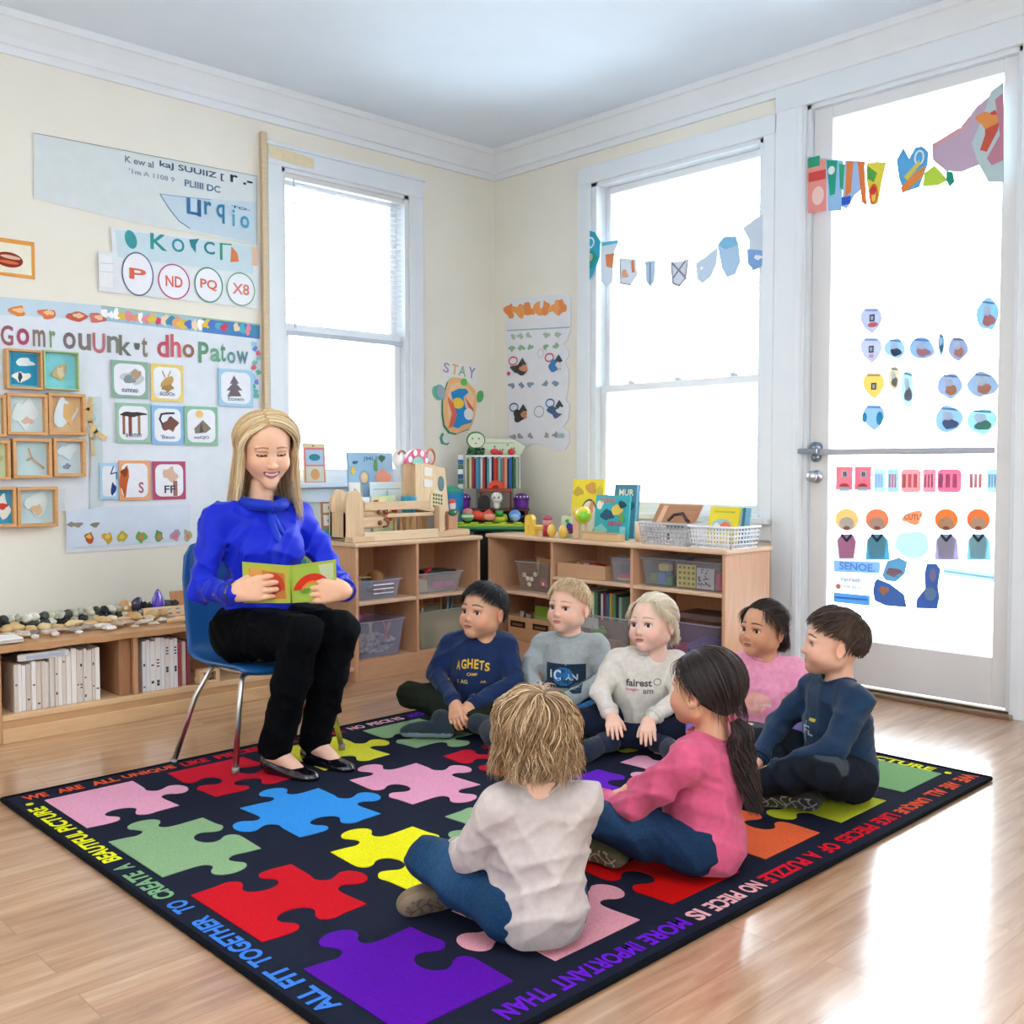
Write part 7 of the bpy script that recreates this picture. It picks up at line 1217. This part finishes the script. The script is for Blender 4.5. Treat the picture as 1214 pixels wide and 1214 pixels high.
    # ---- shoes
    for q in 'RL':
        A, T = J['ank' + q], J['toe' + q]; L = D['foot']; d = unit(T - A); U = unit(J['up' + q] - d * np.dot(J['up' + q], d)); X = np.cross(d, U); Rm = np.stack([X, d, U], 1); k = L / .15; A2 = A - U * .008 * k
        if look.get('pump'): continue
        s = SD(np.minimum(A, A + d * L) - .09 * k, np.maximum(A, A + d * L) + .09 * k, .0032); s.ell(A2 - d * .012 * k, (.030 * k, .036 * k, .033 * k), .02, Rm); s.ell(A2 + d * .045 * k - U * .004, (.031 * k, .055 * k, .028 * k), .02, Rm); s.ell(A2 + d * .09 * k - U * .008 * k, (.033 * k, .036 * k, .022 * k), .02, Rm); s.cap(A - d * .004 + U * .008, A - d * .004 + U * .022 * k, .030 * k, .031 * k, .012)
        s.cut(A2 - U * .026 * k, -U, .003); V, F = s.mesh(1); dd = (V - A2) @ U; C = np.tile(A_(*srgb(look['shoe'])), (len(V), 1)); C[dd < -.014 * k] = srgb(look['sole'])
        if look.get('tread'):
            un = dd < -.0245 * k; l = (V - A2) @ d; w = (V - A2) @ X; m = un & ((np.abs(np.sin(l * 150 / k + np.sin(w * 120))) < .25) | (np.abs(np.sin(w * 130 / k + np.sin(l * 90))) < .22)); C[m] = srgb(look['tread'])
        g = G(); g.add(V, F, C, True); g.build('shoe', look.get('smat', 'cloth'), root)
    # ---- hair
    g = G(); look['hair'](g, look, seed, hs); VV = [v @ HR.T + H for v in g.V]; g.V = VV; g.build('hair', 'hair', root)
    if look.get('tie'): g = G(); g.sph(look['tie'][0], look['tie'][1], look['tie'][2]); g.V = [v * 1.0 @ HR.T + H for v in g.V]; g.build('hair_tie', 'cloth', root)
    if look.get('extra'): look['extra'](root, J, D, HR, H, BV)
    return root
# ---------------------------------------------------------------- hair styles (head space)
HC0, HR0 = (0, -.014, .022), (.080, .094, .086)
def h_short(g, look, seed, hs, n=2600, L=.042, kind='boy', whorl=(.01, -.055, .09), lift=(.002, .012), wave=.0, part=None, frg=.6):
    hair_cap(g, HC0, HR0, kind, look['hairc'][0], .001, seed, hs); p, d = roots(n, kind, HC0, HR0, seed); wh = np.array(whorl)
    def f(p, nrm, t): v = p - wh; v = unit_rows(v); v[:, 1] += frg * (p[:, 1] > .0); v[:, 2] -= .35; v[:, 0] += .25 * (p[:, 1] > .02); return v
    Ls = L * np.where(p[:, 2] < .0, .35, 1.0) * np.where((p[:, 1] < -.05) & (p[:, 2] < .06), .42, 1.0) * np.where(p[:, 1] > .045, .95, 1.0)
    Ls = np.where((np.abs(p[:, 0]) > .048) & (p[:, 1] > -.035), np.minimum(Ls, np.maximum(.007, (p[:, 2] - .012) * .95)), Ls); P = grow(p, HC0, HR0, f, Ls, 7, lift, .25, wave, 90, seed); strands(g, P, .0011, look['hairc'], seed, hs)
def h_pony(g, look, seed, hs, tie=(0, -.105, .01), n=2200, tail=.0, tl=.17, td=(.02, -.25, -1), wave=.012, loose=.15, tr=.018):
    HRp = (.079, .094, .086); hair_cap(g, HC0, HRp, 'girl', look['hairc'][0], .001, seed, hs); p, d = roots(n, 'girl', HC0, HRp, seed); T = np.array(tie)
    def f(p, nrm, t): return unit_rows(T - p)
    dist = np.linalg.norm(p - T, axis=1) * 1.18; P = grow(p, HC0, HRp, f, dist, 11, (.001, .010), 0, 0, 60, seed); strands(g, P, .0011, look['hairc'], seed, hs)
    q = np.random.RandomState(seed + 9); m = 900; th = q.uniform(0, 6.28, m); rr = np.sqrt(q.rand(m)); K = 14; t = np.linspace(0, 1, K); td_ = unit(td); a = unit(np.cross(td_, (1, .1, 0))); b = np.cross(td_, a); Ls = tl * q.uniform(.6, 1.0, m)
    wid = np.interp(t, [0, .12, .45, 1], [.35, 1.0, 1.25, .5]) * tr; ph = q.randint(0, 5, m) * 1.3
    cen = np.array(T)[None, None] + td_[None, None] * (Ls[:, None] * t[None])[..., None] + np.array([0, -.02, .0]) * np.sin(np.pi * np.clip(t * 3, 0, 1))[None, :, None]
    off = (a[None, None] * (np.cos(th) * rr)[:, None, None] + b[None, None] * (np.sin(th) * rr)[:, None, None]) * wid[None, :, None]; wv = (a * np.sin(1)) ; W = wave * t[None, :, None] * (a[None, None] * np.sin(t * 9 + ph[:, None])[..., None] + b[None, None] * np.cos(t * 8 + ph[:, None])[..., None])
    strands(g, cen + off + W, .0012, look['hairc'], seed + 2, hs)
    # loose wisps at the temples and nape
    m = int(260 * loose / .15); p, d = roots(m * 6, 'girl', HC0, HRp, seed + 4); az = np.arctan2(d[:, 0], d[:, 1]); e = np.arcsin(d[:, 2]) - hairline(az, 'girl'); k = (e < .22) & (np.abs(az) > .5); p = p[k][:m]
    def f2(p, nrm, t): v = np.zeros_like(p); v[:, 2] = -1; v[:, 1] = -.35; return v
    strands(g, grow(p, HC0, HRp, f2, .07, 8, (.003, .014), .4, .006, 60, seed, stick=.5), .0008, look['hairc'], seed, hs)
def h_curly(g, look, seed, hs):
    R2 = (.083, .097, .088); hair_cap(g, HC0, R2, 'long', look['hairc'][0], .001, seed, hs); p, d = roots(4200, 'long', HC0, R2, seed); wh = np.array((.012, -.045, .095))
    def f(p, nrm, t): v = unit_rows(p - wh); v[:, 2] -= .5 + .9 * t; v[:, 0] += .25 * np.sin(p[:, 1] * 60); return v
    def keep(p): r = np.sqrt(p[:, 0] ** 2 + (p[:, 1] + .02) ** 2); m = (p[:, 2] < -.04) & (r < .06); p[m, :2] = (p[m, :2] - [0, -.02]) * (.06 / (r[m][:, None] + 1e-6)) + [0, -.02]; return p
    zl = np.interp(p[:, 2], [-.05, .02, .09], [.055, .11, .16]); P = grow(p, HC0, R2, f, zl, 14, (.004, .020), .6, .014, 52, seed, keep, clump=True); P[:, :, 2] = np.maximum(P[:, :, 2], -.112 + .02 * np.sin(P[:, :, 0] * 70)); strands(g, P, .0013, look['hairc'], seed, hs)
def h_long(g, look, seed, hs):
    R2 = (.086, .098, .088); c = (0, -.014, .030); hair_cap(g, c, R2, 'long', look['hairc'][0], .001, seed, hs); p, d = roots(5200, 'long', c, R2, seed); px = .012
    def f(p, nrm, t):
        v = np.zeros_like(p); sx = np.where(p[:, 0] > px, 1., -1.); top = np.clip((p[:, 2] - .02) / .07, 0, 1); v[:, 0] = sx * np.where(p[:, 1] > .02, .15 + .8 * top, .25 + 1.4 * top) * (p[:, 2] > -.0); v[:, 2] = -1 + .5 * top; v[:, 1] = np.where(p[:, 1] > .0, -.15, -.25) * (p[:, 2] > 0) + .10 * (p[:, 2] < -.02); v[:, 0] += sx * (.12 + .10 * (p[:, 2] < -.1)); return v
    L = .285 + (p[:, 2] - .03) * .9
    def keep(p):
        mn = np.interp(p[:, 2], [-.03, .02, .055, .088], [.070, .060, .036, 0]); m = (np.abs(p[:, 0] - px * (p[:, 2] > .05)) < mn) & (p[:, 1] > .0); p[m, 0] = np.where(p[m, 0] > px, mn[m], -mn[m]); m = (p[:, 2] < -.15) & (p[:, 1] < -.02) & (np.abs(p[:, 0]) < .2); return p
    P = grow(p, c, R2, f, L, 16, (.002, .020), .5, .003, 22, seed, keep, clump=True); strands(g, P, .0014, look['hairc'], seed, hs)

# ================================================================ CHILDREN ON THE RUG
def pr_boy1(T, Pt, s): T('A', .060, .262, .018, .036, '#e8b830'); T('G', .036, .268, .022, .038, '#e8b830'); T('H', .010, .271, .022, .038, '#e8b830'); T('E', -.016, .269, .018, .038, '#e8b830'); T('T', -.038, .265, .020, .036, '#e8b830'); T('S', -.060, .258, .018, .034, '#e8b830'); T('CAMP', .0, .228, .045, .012, '#e0b448'); T('1 AG', .042, .196, .045, .018, '#d8c08c'); T('AR', -.045, .198, .024, .010, '#c8a850')
def pr_grey(T, Pt, s): Pt(-.085, .08, .165, .265, '#1d3346'); Pt(-.04, .05, .175, .25, '#2878b8', lambda x, z: x * x + z * z < 1); T('i', .058, .222, .008, .034, '#dfe6ea'); T('C', .030, .218, .032, .044, '#e6ecee'); T('AN', -.030, .212, .05, .024, '#c8d4da')
def pr_white(T, Pt, s): T('fairest', .0, .245, .10, .028, '#5c5654'); T('magic', .025, .218, .05, .014, '#d8708c'); T('am', -.035, .212, .04, .016, '#8a8080'); Pt(-.085, -.055, .235, .262, '#9a948e', lambda x, z: .55 < x * x + z * z < 1)
def pr_pink(T, Pt, s): Pt(-.05, .07, .15, .245, '#f0b4a4', lambda x, z: x * x + z * z + .5 * math.sin(5 * x + 2) * math.sin(4 * z) < .8); T('love', -.02, .20, .06, .02, '#f6d4c8')
def pr_navy(T, Pt, s): T('FL', .0, .23, .05, .03, '#b8c8d0'); Pt(-.03, .0, .262, .272, '#e0c040'); Pt(.0, .025, .19, .26, '#6a90b0', lambda x, z: abs(x) < .3)
BLK = ['#17151b', '#221f26', '#2c2a33', '#101014']; FAIR = ['#dab684', '#eed0a2', '#e2c090', '#f8e6c8']; PALE = ['#e6cfa6', '#f8ead0', '#f0dcba', '#fff6e6']; DKB = ['#2a1f1c', '#3c2d27', '#4a382f', '#1f1715']; BRN = ['#3c2c22', '#523c2d', '#634a38', '#2c2019']; CUR = ['#80603f', '#b08a5e', '#cda97c', '#94704c', '#e6caa2']; GOLD = ['#d8ae76', '#efd09c', '#fae6bc', '#e0ba84', '#fff0d2']
person(SPECS['boy1'], 'boy with black hair in a navy sweatshirt with yellow letters sitting cross-legged by the cabinets', dict(skin='#e0ab88', hair=h_short, hairc=BLK, top='#152c56', pants='#22281f', shoe='#27333b', sole='#7d8e98', print=pr_boy1, seed=1, brow='#2a201c', lip='#b8706a', iris='#2c1c14', pmat='matte'))
person(SPECS['grey'], 'fair-haired boy in a grey sweatshirt with a dark blue patch sitting on the rug', dict(skin='#f0c2a8', hair=lambda g, l, s, h: h_short(g, l, s, h, L=.036), hairc=FAIR, top='#a3aaa9', pants='#2f5f8c', shoe='#30343a', sole='#8a8c8c', print=pr_grey, seed=2, brow='#b08c64', lip='#c8857c', iris='#4c4a48'))
person(SPECS['white'], 'pale blonde girl in a cream printed top resting both hands on her ankles', dict(skin='#f2c8b2', hair=lambda g, l, s, h: h_pony(g, l, s, h, tie=(-.01, -.10, .0), tl=.08, td=(-.1, -.5, -1), loose=.3, tr=.02, wave=.01), hairc=PALE, top='#e2dace', pants='#171d2e', shoe='#20283c', sole='#e2ddcc', print=pr_white, seed=3, brow='#b89878', lip='#cc8078', iris='#3c302a', pmat='matte', slen=.86, topname='long_sleeved_top'))
person(SPECS['pink2'], 'dark-haired girl in a light pink top and lavender leggings sitting near the door', dict(skin='#d59c78', hair=lambda g, l, s, h: h_pony(g, l, s, h, tie=(0, -.095, .03), tl=.12, td=(0, -.15, -1), loose=.25), hairc=DKB, top='#ee9cba', pants='#7c6cb4', shoe='#8a8c90', sole='#c8c8c8', print=pr_pink, seed=4, brow='#33241e', lip='#b06a60', iris='#241712', pmat='matte', tie=((-.02, -.06, .092), (.022, .014, .008), '#5c2450'), topname='long_sleeved_top'))
person(SPECS['navy'], 'brown-haired boy in a navy sweatshirt in profile at the right end of the rug', dict(skin='#eebb9e', hair=lambda g, l, s, h: h_short(g, l, s, h, L=.045, whorl=(.0, -.075, .07)), hairc=BRN, top='#17324f', pants='#1c222b', patch='#454d54', shoe='#1e2226', sole='#33383a', tread='#a8aca6', print=pr_navy, seed=5, brow='#4a3426', lip='#c8807a', iris='#2c2018', pmat='matte'))
person(SPECS['blond'], 'child with wavy light brown hair and white top seen from behind in the foreground', dict(skin='#eec0a4', hair=h_curly, hairc=CUR, top='#c6b8b2', pants='#18395a', fade='#3a6488', shoe='#806c56', sole='#8c785f', tread='#5c4c3c', seed=6, brow='#8a6844', lip='#c8807a', tw=.0075, topname='long_sleeved_top'))
def gtread(root, J, D, HR, H, BV): pass
person(SPECS['gfront'], 'girl with a dark ponytail and rose pink top seen from behind in the foreground', dict(skin='#e0a888', hair=lambda g, l, s, h: h_pony(g, l, s, h, tie=(.0, -.082, -.062), tl=.25, td=(.06, -.30, -1), loose=.12, tr=.026, wave=.016), hairc=['#1d1618', '#2a2022', '#3a2c28', '#4a3830'], top='#d65a7e', pants='#16304e', fade='#34567c', shoe='#66664c', sole='#66664c', tread='#d8d2b4', seed=7, brow='#2a1e1a', lip='#b87068', tie=((.0, -.086, -.060), (.024, .014, .016), '#e8708c'), tw=.007, topname='long_sleeved_top'))
# ================================================================ READER, CHAIR, BOOK
def pumps(root, J, D, HR, H, BV):
    for q in 'RL':
        A, T = J['ank' + q], J['toe' + q]; d = unit((T - A) * A_(1, 1, 0)); X = np.cross(d, (0, 0, 1)); Rm = np.stack([X, d, A_(0, 0, 1)], 1); B0 = A_(A[0], A[1], 0)
        f = SD(A - .25, A + .25, .004); f.cap(A + A_(0, 0, .06), A + A_(0, 0, -.01), .036, .034, .02); f.ell(B0 - d * .022 + A_(0, 0, .055), (.030, .034, .034), .03, Rm); f.cap(A - A_(0, 0, .02), B0 + d * .11 + A_(0, 0, .03), .032, .022, .03); f.cut(B0 + A_(0, 0, .012), (0, 0, -1)); V, F = f.mesh(1); g = G(); g.add(V, F, '#e8b8a0', True); g.build('foot', 'skin', root)
        f = SD(A - .27, A + .27, .0036); f.ell(B0 - d * .024 + A_(0, 0, .050), (.036, .042, .040), .02, Rm); f.cap(B0 + A_(0, 0, .035), B0 + d * .10 + A_(0, 0, .018), .034, .034, .03); f.ell(B0 + d * .135 + A_(0, 0, .02), (.036, .052, .024), .02, Rm); f.ell(B0 + d * .03 + A_(0, 0, .082), (.033, .085, .042), .01, Rm, op='s'); f.cap(B0 + A_(0, 0, .09), B0 - d * .02 + A_(0, 0, .13), .034, .04, .01, 's'); f.cut(B0 + A_(0, 0, .004), (0, 0, -1)); f.ell(B0 + d * .04 + A_(0, 0, .0), (.05, .035, .012), .006, Rm, op='s')
        V, F = f.mesh(1); g = G(); g.add(V, F, '#0e0f18', True); g.cyl(B0 - d * .035 + A_(0, 0, .0), B0 - d * .03 + A_(0, 0, .035), .018, '#0c0c12', .024); g.box(0, 0, 0, 0, 0, 0, '#000000') if 0 else None; g.build('shoe', 'shiny', root)
    # bow collar
    n = J['neck']; g = G()
    for sx in (-1, 1):
        P = []; 
        for t in np.linspace(0, 1, 9): a = -.15 + 2.5 * t; P.append(n + A_(sx * .078 * math.sin(a), .066 * math.cos(a) + .014, .004 + .022 * t) )
        g.tube(P, [.012] + [.021] * 7 + [.012], '#0d33bc', 8)
    for (x, z, w) in ((-.016, -.10, .013), (.012, -.13, .014)):
        P = []
        for t in np.linspace(0, 1, 8): o = Vector((n[0] + x * t * 1.2, .5, n[2] + .005 + z * t)); h = BV.ray_cast(o, Vector((0, -1, 0)), .6); P.append((np.array(h[0]) if h[0] else np.array((o.x, .1, o.z))) + A_(0, .004, 0))
        g.tube(P, [.006, w * .7, w, w, w, w, w, .004], '#0d35c0', 8)
    g.sph(n + A_(0, .085, .008), (.016, .014, .014), '#153cb8'); g.build('neck_bow', 'silk', root)
    g = G()
    w = J['wrR']; u = unit(w - J['elR']); x = unit(np.cross(u, (0, 0, 1))); y = np.cross(u, x); g.tube([w - u * .004 + (x * math.cos(a) + y * math.sin(a)) * .034 for a in [2 * math.pi * i / 20 for i in range(20)]], .005, '#14142a', 6, closed=True); g.build('bracelet', 'shiny', root)
TS = dict(loc=(1.965, 3.43), z=.0, yaw=270, s=1.0, hs=1.17, hrot=(-17, -17, 2), gaze=(0, .8, -.6), J=dict(pelvis=(0, .0, .485), belly=(0, .02, .62), chest=(0, .035, .775), neck=(0, .03, .945), head=(.008, .085, 1.165), hipR=(.095, .02, .485), hipL=(-.095, .02, .485), kneR=(.06, .40, .52), kneL=(-.09, .40, .515), ankR=(.095, .275, .11), ankL=(-.07, .27, .11), toeR=(.045, .43, .02), toeL=(-.105, .43, .02),
    shR=(.175, .0, .905), shL=(-.175, .0, .905), elR=(.245, .03, .655), elL=(-.25, .15, .66), wrR=(.238, .255, .665), wrL=(-.108, .410, .655)), hand=dict(R=((-.74, .66, .16), (.69, .72, .1), (.25, .28, .3, .35), dict(thumb=.5, spread=.06)), L=((.93, -.16, .05), (.5, .85, .1), (.3, .35, .4, .45), dict(thumb=.5))))
person(TS, 'woman with long blonde hair and blue blouse reading a book on a chair', dict(adult=True, dims=AD, K=ADU, skin='#efbf9f', smile=.0075, teeth=True, lip='#c8707a', brow='#9a6c48', hair=h_long, hairc=GOLD, top='#0323c6', collar='#0626b8', pants='#040509', pmat='matte', plen=1.0, flare=.010, pw=.007, tmat='silk', topname='blouse', tw=.010, slen=.97, shoe='#000000', sole='#000000', pump=True, extra=pumps, seed=8, nocollar=True, cr=.006, nw=.004, hem=.0))
# chair
t = thing('chair', 'blue plastic shell chair with chrome legs under the reading woman', 'chair', (1.965, 3.43, 0), R(180))
pf = [(.215, .350), (.225, .366), (.20, .378), (.10, .374), (0, .368), (-.10, .370), (-.16, .385), (-.195, .43), (-.205, .50), (-.205, .58), (-.207, .68), (-.213, .76), (-.22, .80), (-.232, .805)]; wd_ = [.19, .20, .21, .215, .215, .21, .205, .20, .20, .205, .21, .20, .17, .155]
def shell(off):
    V = []; nx = 16
    for (y, z), w in zip(pf, wd_):
        for i in range(nx + 1): f = i / nx * 2 - 1; up = .022 * abs(f) ** 3; V.append((w * f, y + (up * 1.2 if z > .42 else 0) , z + (up if z <= .42 else 0)))
    V = np.array(V).reshape(len(pf), nx + 1, 3); T1 = np.gradient(V, axis=0); T2 = np.gradient(V, axis=1); Nn = np.cross(T2, T1); Nn /= np.linalg.norm(Nn, axis=2, keepdims=True) + 1e-9; return (V + Nn * off).reshape(-1, 3), nx + 1, len(pf)
Va, nx, ny = shell(0); Vb, _, _ = shell(.009); F = []
for j in range(ny - 1):
    for i in range(nx - 1): a = j * nx + i; F += [(a, a + 1, a + nx + 1, a + nx), (a + nx * ny + nx, a + nx * ny + nx + 1, a + nx * ny + 1, a + nx * ny)]
b = [i for i in range(nx)] + [j * nx + nx - 1 for j in range(1, ny)] + [(ny - 1) * nx + i for i in range(nx - 2, -1, -1)] + [j * nx for j in range(ny - 2, 0, -1)]
for k in range(len(b)): p, q = b[k], b[(k + 1) % len(b)]; F.append((q, p, p + nx * ny, q + nx * ny))
g = G(); g.add(np.concatenate([Va, Vb]), F, '#1f5f9e', True); g.build('shell', 'plastic', t)
for (x0, y0, x1, y1) in ((.205, .185, .165, .16), (-.24, .19, -.165, .16), (.295, -.11, .175, -.07), (-.285, -.10, -.175, -.07)):
    zb = .015 if y0 > 0 else .001; g = G(); g.tube([(x0, y0, zb + .008), (x0 * .35 + x1 * .65, y0 * .35 + y1 * .65, .25), (x1, y1, .325), (x1 * .93, y1 * .95, .348), (x1 * .8, y1 * .9, .358)], .0105, '#c9c4bf', 10); lg = g.build('leg', 'metal', t)
    g = G(); g.cyl((x0, y0, zb), (x0, y0, zb + .022), .013, '#8a857f'); g.build('leg_tip', 'plastic', lg)
g = G()
for x in (-.14, .14): g = G(); g.tube([(x, .16, .358), (x, 0, .352), (x, -.08, .356)], .009, '#c9c4bf', 8); g.build('seat_rail', 'metal', t)
# open picture book
t = thing('open_book', 'open green picture book with red drawings held by the reading woman', 'book', (1.885, 3.07, .625)); 
def cover(end, nm, paint):
    e = A_(end[0] - 1.885, end[1] - 3.07, 0); n = 12; hh = .145; V = []; d = unit(e); nrm = A_(d[1], -d[0], 0); nrm = nrm if nrm @ A_(-.69, -.72, 0) > 0 else -nrm
    def pt(f, z, o): b = 0 ; return e * f + nrm * (b + o) + A_(0, 0, z - (.014 * (1 - f) if z > .05 else -.006 * f * 0)) + A_(-.69, -.72, 0) * (z * .12)
    g = G(); 
    def sheet(f0, f1, z0, z1, o0, o1, c, m=n):
        V = []
        for o in (o0, o1):
            for k in range(m + 1):
                f = f0 + (f1 - f0) * k / m; V += [pt(f, z0, o), pt(f, z1, o)]
        F = []; q = 2 * (m + 1)
        for k in range(m): a = 2 * k; F += [(a, a + 1, a + 3, a + 2), (q + a, q + a + 2, q + a + 3, q + a + 1), (a + 1, q + a + 1, q + a + 3, a + 3), (a, a + 2, q + a + 2, q + a)]
        F += [(0, q, q + 1, 1), (2 * m, 2 * m + 1, q + 2 * m + 1, q + 2 * m)]; g.add(V, F, c)
    sheet(0, 1, 0, hh, 0, .003, '#a9b83c')
    def poly(P, c, o):
        tri = tess(P); g.add([pt(f, z * hh, o) for f, z in P], tri, c)
    for i, (P, c) in enumerate(paint): poly(P, c, .0033 + .0003 * i)
    o = g.build(nm, 'paper', t); g = G()
    for k in range(3): sheet(.0, .985 - .01 * k, .004, hh - .004 + .003 * (k == 0), -.002 - .0022 * k, -.0035 - .0022 * k, '#f4f1e8')
    g.build('pages', 'paper', t)
E_ = lambda cx, cy, rx, ry, a0=0, a1=2 * math.pi, n=18: [(cx + rx * math.cos(a0 + (a1 - a0) * k / n), cy + ry * math.sin(a0 + (a1 - a0) * k / n)) for k in range(n if a1 - a0 > 6 else n + 1)]
arc = lambda cx, cy, r0, r1, a0, a1, ky=1.0: E_(cx, cy, r1, r1 * ky, a0, a1) + E_(cx, cy, r0, r0 * ky, a0, a1)[::-1]
cover((1.765, 3.18), 'back_cover', [([(.06, .05), (.94, .05), (.94, .93), (.06, .93)], '#bcae44'), ([(.1, .1), (.88, .1), (.86, .86), (.12, .8)], '#c07a3a'), (E_(.38, .5, .26, .3), '#c8401e'), (E_(.36, .42, .16, .2), '#a82c20'), ([(.55, .62), (.86, .66), (.84, .86), (.6, .84)], '#d89a4a'), (E_(.5, .62, .05, .05), '#f0d8a0')])
cover((2.045, 3.03), 'front_cover', [([(.06, .05), (.94, .05), (.94, .93), (.06, .93)], '#a3c04a'), ([(.7, .5), (.94, .55), (.94, .93), (.6, .93)], '#c2cfa0'), (arc(.46, .28, .22, .42, .15, 2.9, 1.1), '#d8341c'), (arc(.46, .28, .2, .26, .4, 2.9, 1.1), '#ee8a30'), (E_(.3, .3, .12, .1), '#6a9a3a'), ([(.45, .3), (.72, .48), (.8, .38), (.6, .22)], '#1c1714')])
g = G(); g.cyl((0, 0, 0), (-.69 * .145 * .12, -.72 * .145 * .12, .132), .004, '#8fa83c'); g.build('spine', 'foil', t)
# small picture book lying open in front of the girl with the ponytail
g = G(); g.box(-.05, .05, -.035, .035, 0, .008, '#e8e4ec', .001); g.box(-.045, -.005, -.03, .03, .008, .009, '#5a4a6c'); g.box(.005, .045, -.03, .03, .008, .009, '#c8c0d0')
tag(g.build('small_booklet', 'paper'), 'small open booklet lying by the lap of the ponytailed girl', 'booklet', loc=(2.30, 1.90, .0155), rot=(0, 0, .5))
g = G()
for k, c in enumerate(('#e8604a', '#f0a03c', '#f2d84a', '#6abf6a', '#58b4e0', '#8a78c8')): g.box(-.05, .05, 0, .03, k * .016, k * .016 + .016, c, .002)
g.box(-.05, .05, .03, .034, 0, .12, '#eef0f2'); tag(g.build('striped_block', 'paper'), 'rainbow striped block on the floor between the fair-haired boy and the pale blonde girl', 'block', loc=(3.40, 2.86, .0155), rot=(0, 0, R(-43)))
